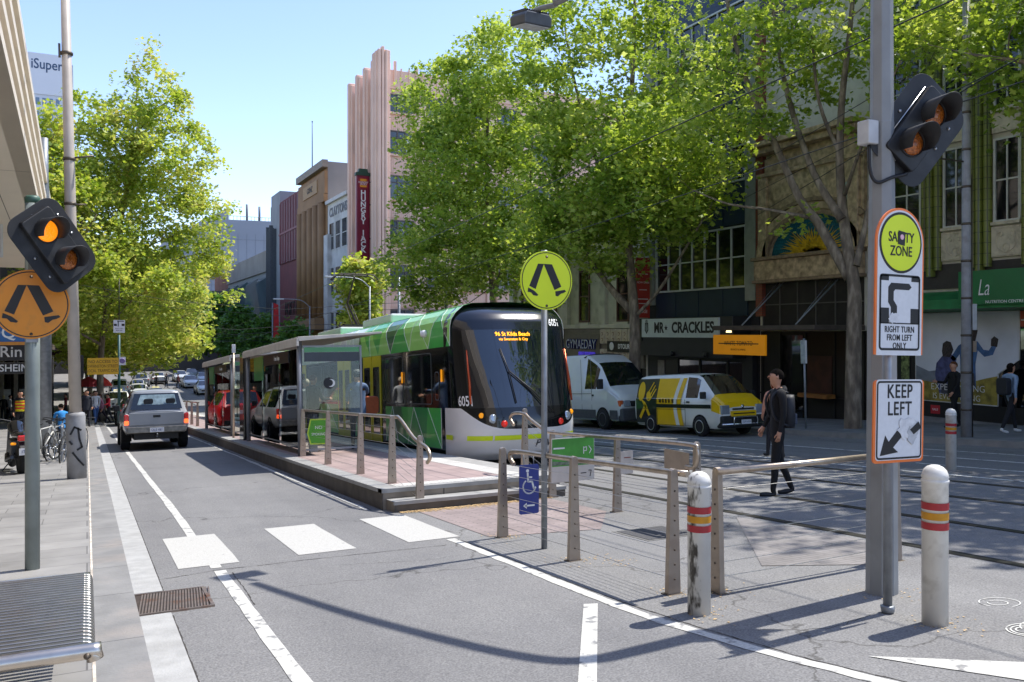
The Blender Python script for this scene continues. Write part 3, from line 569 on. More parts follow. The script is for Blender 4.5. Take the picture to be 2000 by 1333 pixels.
cz = zt-W2-0.002; k = MB(); k.prism(circle(W2-0.028, 44, 0, cz), 'y', -0.0105, -0.0085); 
y_ = -0.0105
def frame(mb, x0, x1, z0, z1, r, w, ya, yb):
    oo, ii = rrect(x0, x1, z0, z1, r, 5), rrect(x0+w, x1-w, z0+w, z1-w, max(r-w, 0.004), 5); n = len(oo)
    v = [(x, ya, z) for x, z in oo]+[(x, ya, z) for x, z in ii]+[(x, yb, z) for x, z in oo]+[(x, yb, z) for x, z in ii]
    mb.add(v, [((a+1) % n, a, n+a, n+(a+1) % n) for a in range(n)]+[(a, (a+1) % n, 2*n+(a+1) % n, 2*n+a) for a in range(n)])
frame(k, -0.205, 0.205, 1.575, 2.105, 0.03, 0.016, -0.0105, -0.0085)
for x0, x1, z0, z1 in ((-.198, -.115, 2.06, 2.098), (.115, .198, 2.06, 2.098), (-.198, -.11, 1.765, 1.87), (.11, .198, 1.765, 1.87), (-.2, .2, 1.76, 1.768)): k.box(x0, x1, -.0105, -.0085, z0, z1)
k.prism([(-.09, 1.80), (-.03, 1.80), (-.03, 1.885), (-.065, 1.925), (-.065, 1.985), (-.05, 2.0), (.09, 2.0), (.115, 2.02), (.09, 2.045), (-.09, 2.045), (-.118, 2.015), (-.118, 1.91), (-.09, 1.875)], 'y', -.0105, -.0085)
k.build('symbol', M_blk, SP)
MB().prism(circle(W2-0.046, 44, 0, cz), 'y', -0.013, -0.0105).build('disc', M_yel, SP)
text('SAFETY', 0.098, M_blk, SP, (0, -0.0135, cz+0.035), sx=0.80, bold=0.0012); text('ZONE', 0.098, M_blk, SP, (0, -0.0135, cz-0.062), sx=0.82, bold=0.0012)
for s, zz in (('RIGHT TURN', 1.72), ('FROM LEFT', 1.663), ('ONLY', 1.606)): text(s, 0.060, M_blk, SP, (0, -0.009, zz), sx=0.80, bold=0.0008, space=1.08)
MB().prism([(-.035, cz-.01), (.032, cz-.02), (.04, cz+.075), (-.03, cz+.085)], 'y', -.0165, -.0135).build('sticker', M_blk, SP); MB().prism(circle(.019, 12, 0.004, cz+.04), 'y', -.018, -.0165).build('sticker', mat('sticker_pink', '#d8a9b8', 0.5, nscale=30, namt=0.3), SP)
scr = mat('torn_paper', '#d5d6d8', 0.8, nscale=25, namt=0.10)
def torn(par, cx, cz_, rx, rz_, y0, seed, m=None):
    r_ = random.Random(seed); P = [(cx+rx*math.cos(a)*r_.uniform(.65, 1.1), cz_+rz_*math.sin(a)*r_.uniform(.65, 1.1)) for a in np.linspace(0, 2*PI, 26)[:-1]]
    MB().prism(P, 'y', y0-0.0015, y0).build('torn_sticker', m or scr, par)
torn(SP, -0.055, 1.80, .062, .042, -.0125, 3)
KP = bpy.data.objects.new('keep_left_panel', None); COL.objects.link(KP); KP.parent = sp; KP.location = (0.022, -0.05, o); KP.rotation_euler = (0, R(1.3), 0)
MB().prism(rrect(-.253, .253, .793, 1.368, .03), 'y', -.006, .006).build('edge', M_org, KP); MB().prism(rrect(-.233, .233, .812, 1.372, .025), 'y', -.0085, -.006).build('face', M_wsign, KP)
k = MB(); frame(k, -.228, .228, .818, 1.362, .03, .013, -.0105, -.0085)
k.prism([(-.19, .845), (-.14, .985), (-.105, .94), (.02, 1.055), (.065, 1.005), (-.06, .90), (-.01, .865)], 'y', -.0105, -.0085); k.build('symbol', M_blk, KP)
text('KEEP', .135, M_blk, KP, (0, -.0095, 1.285), sx=.82, bold=.0015, space=1.1); text('LEFT', .135, M_blk, KP, (0, -.0095, 1.165), sx=.82, bold=.0015, space=1.1)
torn(KP, .085, 1.03, .12, .09, -.0125, 9); torn(KP, .13, .99, .06, .07, -.0145, 5, mat('torn_grey', '#b4b6b9', 0.8, nscale=20, namt=.15)); MB().prism([(.10, 1.02), (.19, 1.075), (.215, 1.03), (.14, .985)], 'y', -.0165, -.0145).build('sticker', M_blk, KP)
for pr, zz in ((SP, (2.3, 1.75)), (KP, (1.25, .92))):
    b_ = MB()
    for q in zz: b_.box(-.06, .06, .006, .03, q-.015, q+.015)
    b_.build('bracket', M_galv, pr)
# bench at the lower left ----------------------------------------
bn = thing('bench', 'slatted stainless steel bench seat at the lower left corner', 'bench', (-0.45, 5.15, zg(5.15)+0.10), tilt=True)
M_ss = mat('stainless', '#8f8e8c', 0.32, metal=0.85, nscale=10, namt=0.10, dirt='#8a7a68', damt=0.35, dscale=5)
bars = MB(); SH = 0.46
SPATH = bez([(-0.75, 0, SH), (0.3, 0, SH), (0.44, 0, SH-0.003), (0.478, 0, SH-0.025), (0.486, 0, SH-0.075)], 5)
for i in range(27):
    y = -0.85+i*0.0655; rings = []
    for k, p in enumerate(SPATH):
        d = (SPATH[min(k+1, len(SPATH)-1)]-SPATH[max(k-1, 0)]).normalized(); nx, nz_ = -d.z, d.x
        rings.append([(p.x+nx*o_, y+yy, p.z+nz_*o_) for yy, o_ in ((0, -.024), (.042, -.024), (.042, -.004), (.038, 0), (.004, 0), (0, -.004))])
    bars.loft(rings, True, 0, False)
bars.build('seat_bars', M_ss, bn)
fr = MB(); fr.tube(bez([(-0.75, -0.90, SH-0.02), (0.40, -0.90, SH-0.02), (0.47, -0.90, SH-0.03), (0.485, -0.90, SH-0.06)], 6), 0.036, 14); fr.tube([(-.75, .9, SH-.02), (.47, .9, SH-.03)], 0.03, 12); fr.tube([(-.3, -.9, SH-.05), (-.3, .9, SH-.05)], .02, 8); fr.build('frame', metal('frame_steel', '#c9bfb2', 0.28, namt=.06), bn)
lg = lambda y: MB().box(-.34, -.26, y-.03, y+.03, -.02, SH-.04)
lg(-.7).build('leg', M_ss, bn); lg(.7).build('leg', M_ss, bn)
MB().lathe([(0.0, -0.944), (0.013, -0.942), (0.015, -0.934)], (0.45, 0, SH-0.033), 'y', 12).build('end_bolt', M_bolt, bn)
ar = MB(); ar.prism([(-1.02, .52), (-0.20, .40), (-0.185, .36), (-0.21, .30), (-1.02, .44)], 'y', -1.0, -0.955); ar.build('armrest', M_ss, bn, .01)
# tall poles at the left -----------------------------------------
M_conc_p = mat('pole_concrete', '#8f9093', 0.6, nscale=5, namt=.12, dirt='#6d6a66', damt=.5, dscale=4)
tp1 = thing('tram_wire_pole', 'tall slim pale pole with a fat grey sleeve at its foot and black graffiti', 'pole', (-0.17, 18.2, zg(18.2)+0.09), rot=(0, R(-1.25), 0))
MB().lathe([(.17, -.05), (.17, 1.20), (.155, 1.25), (.11, 1.27)], seg=24).build('sleeve', M_conc_p, tp1)
MB().tube([(0, 0, 1.2), (0, 0, 5), (0, 0, 11.5)], [.108, .098, .068], 18).build('pole', mat('pole_cream', '#b3aaa0', .5, nscale=4, namt=.08), tp1)
cl2 = MB()
for z in (5.2, 6.05, 8.05): cl2.lathe([(.105, z), (.112, z+.01), (.112, z+.05), (.1, z+.06)], seg=16)
cl2.tube([(0, 0, 6.1), (.42, -.06, 6.16)], .018, 6); cl2.tube([(0, 0, 5.22), (.28, .05, 5.24)], .015, 6); cl2.box(-.14, -.10, -.04, .04, 8.0, 8.25); cl2.build('clamp', M_bolt, tp1)
gf = MB()
for pts in (((-.09, 1.55), (-.02, 1.68), (.09, 1.62)), ((.04, 1.66), (.06, 1.45), (.1, 1.3), (.02, 1.25)), ((-.06, 1.2), (.04, 1.05), (.12, .95)), ((-.11, 1.42), (-.07, 1.36))):
    pline(gf, [(x, z-.68) for x, z in pts], .035, -.1725, -.1655)
gf.build('graffiti', M_blk, tp1)
tp2 = thing('street_light_pole', 'thick grey steel pole behind the bicycles without any sleeve', 'pole', (-1.15, 29.0, zg(29)+.09))
MB().tube([(0, 0, 0), (0, 0, 6.6), (0, 0, 8.1), (0, 0, 9.3)], [.21, .19, .12, .11], 18).build('pole', M_galv, tp2); MB().lathe([(.2, 6.4), (.215, 6.45), (.215, 6.7), (.15, 6.75)], seg=16).build('collar', M_galv, tp2)
fpole = thing('flag_pole', 'thin white flag pole rising above the awning', 'flag pole', (-2.1, 27.0, zg(27)+5.5))
MB().tube([(0, 0, 0), (0, 0, 5.6)], [.05, .028], 10).build('pole', paint('pole_white', '#cfd0d2'), fpole); MB().lathe([(.001, 5.6), (.05, 5.64), (.05, 5.7), (.001, 5.74)], seg=10).build('finial', M_galv, fpole)
# ================================================================ TRAM (local frame: x across, y back along the street, z up; y=0 is where the nose begins)
M_gb = mat('tram_gloss_black', '#0d0f12', 0.12, nscale=2, namt=0.2, coat=0.5); M_tw = car_paint('tram_white', '#dcdcdc'); M_dk = mat('tram_underframe', '#2a2b2d', 0.7, nscale=4, namt=0.2)
GREENS = [paint('tram_green_%s' % n, c, 0.3, coat=0.4) for n, c in (('mid', '#3fb84e'), ('deep', '#169248'), ('lime', '#9be070'), ('dark', '#2a6b46'), ('pale', '#d2e2ce'))]
M_tglass = mat('tram_window', '#15191d', 0.05, nscale=1, namt=0.1, coat=1.0, spec=0.8); M_ty = paint('door_yellow', '#d9cf16', 0.35); M_lime = paint('reflective_lime', '#d0e512', 0.4, emit=0.0)
TW = 1.32
tram = thing('tram', 'green and white low floor tram with black front and yellow doors standing at the platform', 'tram', (7.85, 15.7, zg(15.7)), tilt=True)
TLEN = 33.0
def long_panel(name, prof, y0, y1, m, both=True):
    """sweep an open profile (x,z) along the tram, on both sides"""
    for s in ((-1, 1) if both else (-1,)): o = MB().loft([[(s*x, y, z) for x, z in prof] for y in (y0, y1)], False, 0, True, False).build(name, m, tram)
    return o
def shards(name, za, zb, y0, y1, x_of, wmin, wmax, seed, white_from=None):
    """a band of irregular triangular shards in different greens, with thin white lines along some edges"""
    for s in (-1, 1):
        r = random.Random(seed); mb = MB(); ln = MB(); y = y0; top = [y0]; bot = [y0]
        P = [(y0, 0)]; a, b = y0, y0; up = True
        def pt(yy, t):
            zz = za+(zb-za)*t; return (s*x_of(zz), yy, zz)
        def quad(tri, mi):
            mb.add([pt(*p) for p in tri], [tuple(range(len(tri)))], mi)
        while a < y1 or b < y1:
            w = r.uniform(wmin, wmax)
            if up:
                nb = min(y1, b+w); tri = [(a, 0), (b, 1), (nb, 1)]; b = nb
            else:
                na = min(y1, a+w); tri = [(a, 0), (b, 1), (na, 0)]; a = na
            up = not up
            mid = sum(p[0] for p in tri)/3; mi = r.choice([0, 1, 1, 2, 2, 3, 0]) if not (white_from and mid > white_from and mid < white_from+8) else r.choice([4, 4, 4, 5])
            if len(set(tri)) == 3:
                # break curved band into strips so the shards follow the body side
                N = 6; T = [i/N for i in range(N+1)]
                e0, e1, e2 = tri
                def span(t):
                    lo = []
                    if up is False:   # apex at the bottom (t=0)
                        lo = [e0[0]+(e1[0]-e0[0])*t, e0[0]+(e2[0]-e0[0])*t]
                    else:             # apex at the top (t=1)
                        lo = [e0[0]+(e1[0]-e0[0])*t, e2[0]+(e1[0]-e2[0])*t]
                    return lo
                for i in range(N):
                    p0, p1 = span(T[i]), span(T[i+1])
                    mb.add([pt(p0[0], T[i]), pt(p0[1], T[i]), pt(p1[1], T[i+1]), pt(p1[0], T[i+1])], [(0, 1, 2, 3)], mi)
                if r.random() < .75:
                    q0, q1 = pt(e0[0], 0), pt(e1[0], 1)
                    pts = [pt(e0[0]+(e1[0]-e0[0])*t, t) for t in T]; ln.tube([(p[0]+s*.002, p[1], p[2]) for p in pts], 0.006, 4, False)
        o = mb.build(name, GREENS+[M_tw], tram); ln.build('line', M_wh, o)
def xs_up(z):
    if z < 2.85: return TW-0.02*(z-2.4)
    return TW-0.01-0.30*((z-2.85)/0.42)**2
long_panel('underframe', [(1.22, .06), (1.24, .30), (1.25, .42)], 0.9, TLEN, M_dk)
long_panel('lower_skirt', [(1.30, .22), (TW-.004, .34), (TW-.004, 1.19)], 0.3, TLEN, M_gb)
shards('lower_panel', .36, 1.19, 0.55, 4.2, lambda z: TW, .6, 1.3, 4)
shards('lower_panel', .36, 1.19, 6.3, 16, lambda z: TW, .6, 1.3, 5)
long_panel('window_band', [(TW-.004, 1.19), (TW-.004, 2.45)], 0.25, TLEN, M_gb)
shards('upper_panel', 2.45, 3.27, -0.0, 18, xs_up, .6, 1.5, 8, white_from=6.3)
long_panel('upper_panel', [(xs_up(z)-.004, z) for z in np.linspace(2.45, 3.27, 8)], 17.9, TLEN, M_tw)
rp = MB(); rp.loft([[(-1.02, y, 3.27), (-.8, y, 3.33), (0, y, 3.36), (.8, y, 3.33), (1.02, y, 3.27)] for y in (0.0, TLEN)], False, 0, True, False); rp.build('roof', paint('roof_green', '#5cc862', .35, coat=.3), tram)
for y, l in ((5.5, 2.6), (10.5, 3.0), (20, 4)): MB().box(-.7, .7, y, y+l, 3.33, 3.58).build('roof_box', M_tw, tram, .05)
# nose: horizontal outlines pushed forward by a height-dependent depth
NZ = [(.16, .52), (.3, .80), (.6, 1.02), (.8, 1.06), (1.0, 1.05), (1.2, 1.00), (1.6, .89), (2.0, .77), (2.4, .64), (2.75, .53), (2.95, .45), (3.10, .32), (3.2, .14), (3.28, -.15), (3.31, -.7)]
def depth(z): return float(np.interp(z, [a for a, b in NZ], [b for a, b in NZ]))
Y1 = 0.34
def nose(t, z):
    """t from -1 (left side) to 1 (right side) -> x, y on the shell"""
    a = t*PI/2; e = 2/2.8; xw = TW if z < 2.85 else xs_up(min(z, 3.27)); 
    if z > 3.27: xw = 1.0-.9*(z-3.27)/.1*0.3
    x = xw*math.copysign(abs(math.sin(a))**e, a); d = depth(z)+Y1; return (x, Y1-d*max(0, math.cos(a))**e, z)
def ny(x, z):
    xw = TW if z < 2.85 else xs_up(min(z, 3.27)); d = depth(z)+Y1; s = min(1, abs(x)/xw); return Y1-d*(1-s**2.8)**(1/2.8)
parts = {k: MB() for k in ('bumper', 'front_mask', 'windscreen', 'front_roof')}
TN = [math.copysign(abs(q)**0.8, q) for q in np.linspace(-1, 1, 65)]; NB = 18; ZN = list(range(NB+6))+list(np.linspace(1.2, 2.75, 24))+list(np.linspace(2.78, 3.31, 14))
def smile(x): return 0.78+0.42*(min(1, abs(x)/1.25))**5
def zrow(i, x):
    if i < NB: return .16+(smile(x)-.16)*i/NB
    if i < NB+6: return smile(x)+(1.2-smile(x))*(i-NB)/6
    return ZN[i]
def zone(i, j):
    if i < NB: return 'bumper'
    if i < NB+6: return 'front_mask'
    if ZN[i] > 2.74: return 'front_roof'
    return 'windscreen' if 14 <= j < 50 else 'front_mask'
for i in range(len(ZN)-1):
    for j in range(64):
        q = [nose(t, zrow(ii, nose(t, 1.0)[0])) for t, ii in ((TN[j], i), (TN[j+1], i), (TN[j+1], i+1), (TN[j], i+1))]
        parts[zone(i, j)].add(q, [(0, 1, 2, 3)], 0, True)
M_roofblk = mat('front_roof_blue_black', '#12161f', .18, nscale=2, namt=.1, coat=.6)
for k, m in (('bumper', M_tw), ('front_mask', M_gb), ('windscreen', mat('windscreen_glass', '#0e1620', .03, namt=0, coat=1.0, spec=1.0)), ('front_roof', M_roofblk)):
    o = parts[k].build(k, m, tram)
    md = o.modifiers.new('weld', 'WELD'); md.merge_threshold = 0.0008
def on_nose(x0, z0, off):  # wrap lettering on the front shell
    return lambda co: (co.x, ny(x0+co.x, z0+co.y)-off-ny(x0, z0)-co.z*0 if False else co.y, co.z)
def wrap_text(s, size, m, x0, z0, off, name, sx=1.0, bold=0.0, shear=0.0, parent=None):
    def w(co): return (x0+co.x, ny(x0+co.x, z0+co.y)-off-co.z, z0+co.y)
    return text(s, size, m, parent or tram, (0, 0, 0), (0, 0, 0), sx=sx, ext=0.001, bold=bold, shear=shear, name=name, warp=w)
M_led = mat('led_amber', '#ffa21a', .5, namt=0, emit=1.6)
wrap_text('96 St Kilda Beach', .115, M_led, -.18, 2.655, .012, 'destination_text', sx=.95); wrap_text('via Swanston & City', .075, M_led, -.18, 2.55, .012, 'destination_text', sx=1.05)
wrap_text('6051', .21, M_wh, .88, 2.90, .008, 'fleet_number', sx=.75, bold=.004, shear=.15)
def patch(x0, x1, z0, z1, off, n=6):
    v = [(x, ny(x, z)-off, z) for z in np.linspace(z0, z1, 4) for x in np.linspace(x0, x1, n+1)]; return v, [(r_*(n+1)+i, r_*(n+1)+i+1, (r_+1)*(n+1)+i+1, (r_+1)*(n+1)+i) for r_ in range(3) for i in range(n)]
for a, b in ((-1.2, -.83), (-.80, .28), (.70, 1.25)):
    MB().add(*patch(a, b, .565, .66, .006, 10), 0, True).build('reflective_strip', M_lime, tram)
long_panel('reflective_strip', [(TW+.004, .565), (TW+.004, .66)], -.05, .30, M_lime)
wrap_text('PTV', .21, mat('tram_grey_text', '#4a4d52', .4, namt=0), .26, .47, .01, 'lettering', bold=.004, sx=1.0)
def lamp(x, z, r, m, name='headlight'):
    y = ny(x, z); MB().lathe([(0.0, y-.022), (r*.7, y-.02), (r, y-.008), (r*1.15, y+.02)], (x, 0, z), 'y', 18).build(name, m, tram)
M_am = mat('indicator_amber', '#e8920c', .2, namt=.1, emit=.3); M_hl = mat('headlamp_glass', '#aab4be', .08, namt=.1, spec=1.0, metal=.5); M_tl = mat('tail_red', '#c8281c', .2, namt=.1, emit=.15)
for s in (-1, 1): lamp(s*1.0, 1.055, .05, M_am, 'indicator'); lamp(s*.82, .985, .085, M_hl); lamp(s*.62, .885, .062, M_tl, 'tail_light')
wp = MB(); wp.tube([(.35, ny(.35, 1.1)-.06, 1.08), (.0, ny(0, 1.55)-.05, 1.5), (-.42, ny(-.4, 1.9)-.04, 1.92)], .014, 6); wp.tube([(.42, ny(.42, 1.1)-.06, 1.08), (.05, ny(0, 1.55)-.06, 1.5), (-.40, ny(-.4, 1.88)-.05, 1.89)], .012, 6); wp.tube([(-.52, ny(-.52, 2.35)-.03, 2.36), (-.42, ny(-.4, 1.9)-.05, 1.9), (-.36, ny(-.36, 1.3)-.04, 1.28)], .012, 6); wp.build('wiper', M_blk, tram)
for s in (-1, 1): MB().tube([(s*1.14, ny(1.14, 1.28)-.015, 1.28), (s*1.13, ny(1.13, 1.7)-.015, 1.7), (s*1.12, ny(1.12, 2.35)-.015, 2.35)], [.02, .03, .016], 8).build('side_reflector', mat('pillar_copper', '#b4502e', .25, metal=.7, namt=.1), tram)
# windows, doors
def win(y0, y1, z0, z1, name='window', s=-1):
    w = MB(); x = s*(TW+.001); w.prism([(y, z) for y, z in rrect(y0, y1, z0, z1, .07)], 'x', x, x+s*.004); o = w.build(name, M_tglass, tram)
    f = MB(); oo, ii = rrect(y0, y1, z0, z1, .07), rrect(y0+.018, y1-.018, z0+.018, z1-.018, .06); n = len(oo); xx = s*(TW+.0075)
    f.add([(xx, a, b) for a, b in oo]+[(xx, a, b) for a, b in ii], [(i, (i+1) % n, n+(i+1) % n, n+i) for i in range(n)]); f.build('window_seal', mat('seal_grey', '#5c6064', .4, namt=.1), o)
for a, b in ((1.05, 2.62), (2.88, 4.15), (8.4, 10.2), (10.5, 12.2), (14.2, 16), (16.3, 18), (20, 22), (22.3, 24.5), (27, 29.5)): win(a, b, 1.26, 2.36)
win(.62, .86, 1.35, 1.95, 'cab_vent')
def door(y0, y1, s=-1):
    d = bpy.data.objects.new('door', None); COL.objects.link(d); d.parent = tram; ym = (y0+y1)/2
    for a, b in ((y0, ym-.02), (ym+.02, y1)):
        lf = MB(); x = s*(TW+.002); lf.box(x, x+s*.014, a, b, .30, 2.44); o = lf.build('leaf', M_ty, d, .004)
        g = MB(); x2 = s*(TW+.017); g.prism(rrect(a+.11, b-.11, 1.02, 2.16, .04), 'x', x2, x2+s*.004); g.prism(rrect(a+.11, b-.11, .50, .90, .04), 'x', x2, x2+s*.004); g.build('pane', M_tglass, d)
for a in (4.5, 7.2, 12.6, 18.4, 24.8, 30): door(a, a+(1.5 if a < 5 else 1.35))
for y, z in ((.45, 1.86), (2.9, 1.86)): MB().prism(rrect(y-.035, y+.035, z-.13, z+.13, .03), 'x', -TW-.03, -TW-.006).build('side_indicator', M_am, tram, .008)
_T = np.linspace(-1, 0, 200); _P = np.array([nose(t, 1.33)[:2] for t in _T]); _A = np.concatenate([[0], np.cumsum(np.linalg.norm(np.diff(_P, axis=0), axis=1))])
def side_wrap(co):
    a = .80+co.x; t = float(np.interp(a, _A, _T)); p = nose(t, 1.33+co.y); q = nose(min(t+.01, 1), 1.33+co.y); d = Vector((q[0]-p[0], q[1]-p[1])).normalized(); return (p[0]+d.y*.008, p[1]-d.x*.008, 1.33+co.y)
text('6051', .28, M_wh, tram, (0, 0, 0), (0, 0, 0), sx=.72, ext=.0, bold=.004, name='fleet_number', warp=side_wrap)
pd = MB(); pd.lathe([(.0, -TW-.12), (.06, -TW-.11), (.085, -TW-.03), (.07, -TW+.02)], (0, 1.35, 2.78), 'x', 16); pd.build('camera_dome', M_tw, tram)
lp_ = MB(); 
for y in np.arange(.0, TLEN, 7.0): lp_.box(-TW-.009, -TW-.002, y+6.25, y+6.30, .3, 3.0)
lp_.build('panel_gap', M_blk, tram)
pg = thing('pantograph_mount', '', '') if False else None
pn = bpy.data.objects.new('pantograph', None); COL.objects.link(pn); pn.parent = tram; pn.location = (0, 11.0, 3.55)
q = MB(); q.box(-.5, .5, -.4, .4, 0, .12); q.tube([(0, 0, .1), (0, 1.15, .95), (0, .25, 1.75)], [.045, .04, .028], 8); q.tube([(-.12, 0.1, .1), (-.1, 1.05, .9)], .018, 6); q.tube([(.12, .1, .1), (.1, 1.05, .9)], .018, 6)
for d in (-.18, .18): q.tube(bez([(-.75, .25+d, 1.62), (-.55, .25+d, 1.78), (0, .25+d, 1.80), (.55, .25+d, 1.78), (.75, .25+d, 1.62)]), .022, 6)
q.tube([(-.4, .05, 1.76), (-.4, .45, 1.76)], .018, 6); q.tube([(.4, .05, 1.76), (.4, .45, 1.76)], .018, 6); q.build('frame', mat('panto_dark', '#3a302b', .6, namt=.2), pn)
# ================================================================ SHELTERS
M_sh = mat('shelter_grey', '#8a8c90', .45, metal=.4, nscale=5, namt=.08); M_shroof = mat('shelter_roof', '#c9c3b9', .5, nscale=4, namt=.1); M_glass = glass_thin()
M_film = mat('shelter_green', '#2f8f45', .3, nscale=2, namt=.1, coat=.4)
def shelter(label, y0, y1, first):
    """open glazed waiting shelter: roof, posts, glass walls, header and bench"""
    t = thing('tram_shelter', label, 'shelter', (3.97, y0, zg(y0)+PH), 0, 'glass tram shelters on the platform', tilt=True)
    L = y1-y0; H = 2.38
    rf = MB(); rf.prism([(-.08, H), (1.72, H+.16), (1.72, H+.20), (-.08, H+.09)], 'y', -.25, L+.25); rf.build('roof', M_shroof, t, .006)
    gt = MB(); gt.box(-.11, -.06, -.25, L+.25, H-.10, H+.06); gt.build('gutter', M_shroof, t, .006)
    for yy in (0, L):
        MB().tube([(.0, yy, -.02), (.0, yy, H+.02)], .056, 14).build('post', M_sh, t)
    for k in range(3):
        a, b = L*k/3+.07, L*(k+1)/3-.05
        MB().box(.0, .010, a, b, .14, H-.14).build('glass_wall', M_glass, t)
    MB().box(-.02, -.004, L*.16, L*.62, H-.40, H-.14).build('header_panel', mat('header_dark', '#15171b', .3, namt=.1), t)
    text('Tram Stop', .15, M_wh, t, (-.023, L*.36, H-.27), FACE_X, sx=1.0)
    MB().box(-.016, -.004, L*.64, L*.84, H-.75, H-.14).build('green_panel', M_film, t)
    MB().box(.02, .036, L*.06, L*.22, .9, H-.42).build('green_panel', M_film, t)
    e = MB(); e.box(.06, 1.30, 0, .012, .14, H-.10); e.build('end_glass', M_glass, t)
    ef = MB(); ef.box(1.29, 1.335, -.012, .02, .1, H-.08); ef.box(.06, 1.3, -.008, .018, .10, .14); ef.box(.06, 1.3, -.008, .018, H-.11, H-.08); ef.build('end_frame', M_sh, t)
    MB().box(.10, 1.28, -.006, -.002, H-.22, H-.12).build('green_panel', M_film, t); MB().box(.10, 1.28, -.006, -.002, H-.42, H-.225).build('header_panel', mat('header_slate', '#3a4048', .4), t)
    d = MB(); d.prism(circle(.12, 24, .62, 1.50), 'y', -.006, -.002); d.build('round_sticker', M_blk, t); m_ = MB(); m_.prism(circle(.085, 20, .66, 1.50), 'y', -.009, -.006); m_.build('round_sticker', M_wh, t); m_ = MB(); m_.prism(circle(.072, 20, .625, 1.505), 'y', -.012, -.009); m_.build('round_sticker', M_blk, t)
    b_ = MB(); b_.box(.28, .62, .5, L-.5, .43, .47); b_.build('bench_seat', M_sh, t, .008)
    for yy in (.8, L/2, L-.8): MB().box(.36, .54, yy-.03, yy+.03, 0, .43).build('bench_leg', M_sh, t)
    lr = MB(); lr.tube([(.02, .1, .20), (.02, L-.1, .20)], .025, 8); lr.build('kick_rail', M_sh, t)
    return t
shelter('nearer glass tram shelter with green panels and a pale thin roof', 17.75, 24.1, True)
shelter('farther glass tram shelter past the black totem', 27.0, 33.3, False)
tm = thing('totem', 'tall black information totem standing between the two shelters', 'totem', (3.95, 24.75, zg(24.75)+PH))
MB().prism(rrect(-.07, .07, -.36, .36, .05), 'z', -.02, 2.42).build('body', M_gb, tm, .01); MB().box(-.074, -.071, -.28, .28, 1.5, 2.3).build('screen', mat('totem_screen', '#1f2a2a', .15, namt=.3, nscale=8), tm); MB().box(-.074, -.071, -.3, .3, 2.31, 2.40).build('green_panel', M_film, tm)
for x, y in ((3.85, 25.6), (3.9, 26.3)):
    pass
mp_ = thing('timetable_pole', 'thin steel pole with a small pale box beside the farther shelter roof', 'pole', (3.85, 26.0, zg(26)+PH)); MB().tube([(0, 0, 0), (0, 0, 2.55)], .03, 10).build('pole', M_steel, mp_); MB().box(-.05, .05, -.05, .05, 2.5, 2.75).build('box', M_tw, mp_, .008)
# ================================================================ VEHICLES (local frame: front towards -y, z up, origin on the road at mid length)
M_tyre = mat('tyre', '#1b1b1c', .85, nscale=20, namt=.2); M_rim = metal('alloy', '#b4b6ba', .3, namt=.08); M_rimd = metal('steel_rim', '#5d5f62', .45)
M_cg = mat('car_glass', '#12171b', .04, nscale=1, namt=.15, coat=1.0, spec=.9); M_arch = mat('wheel_arch', '#0c0c0d', .9, namt=0); M_chrome = metal('chrome', '#d5d7d9', .12, namt=.02)
M_plas = mat('black_plastic', '#1d1e20', .6, nscale=8, namt=.12); M_plate = mat('number_plate', '#dcdde0', .4, namt=.03); M_plt = mat('plate_text', '#1e2f6b', .4, namt=0)
M_tail = mat('tail_lamp', '#b3201a', .2, nscale=10, namt=.15, emit=.12, coat=.6); M_tamb = mat('brake_lamp_lit', '#ff5a2a', .3, namt=.1, emit=1.3)
def wheel(par, x, y, r, w=.2, rim=None, spokes=6):
    s = 1 if x > 0 else -1; h = bpy.data.objects.new('wheel', None); COL.objects.link(h); h.parent = par; h.location = (x, y, r)
    MB().lathe([(r*.64, -w/2), (r*.9, -w/2), (r*.985, -w*.36), (r, -w*.15), (r, w*.15), (r*.985, w*.36), (r*.9, w/2), (r*.64, w/2)], ax='x', seg=28).build('tyre', M_tyre, h)
    m = MB(); f = s*w/2
    m.lathe([(r*.66, f*.98), (r*.60, f*1.0), (r*.56, f*.72), (r*.02, f*.55)], ax='x', seg=24, caps=False)
    rm = m.build('rim', M_arch if spokes else (rim or M_rim), h); k = MB()
    k.lathe([(r*.67, f*.9), (r*.66, f*1.02), (r*.58, f*1.03), (r*.55, f*.85)], ax='x', seg=24, caps=False); k.lathe([(0.0, f*1.0), (r*.14, f*.98), (r*.17, f*.7)], ax='x', seg=12)
    for i in range(spokes):
        a = 2*PI*i/spokes; M = Matrix.Rotation(a, 4, 'X'); k.box(min(f*.72, f*.95), max(f*.72, f*.95), -r*.085, r*.085, r*.1, r*.6, 0, M)
    k.build('spokes', rim or M_rim, rm); return h
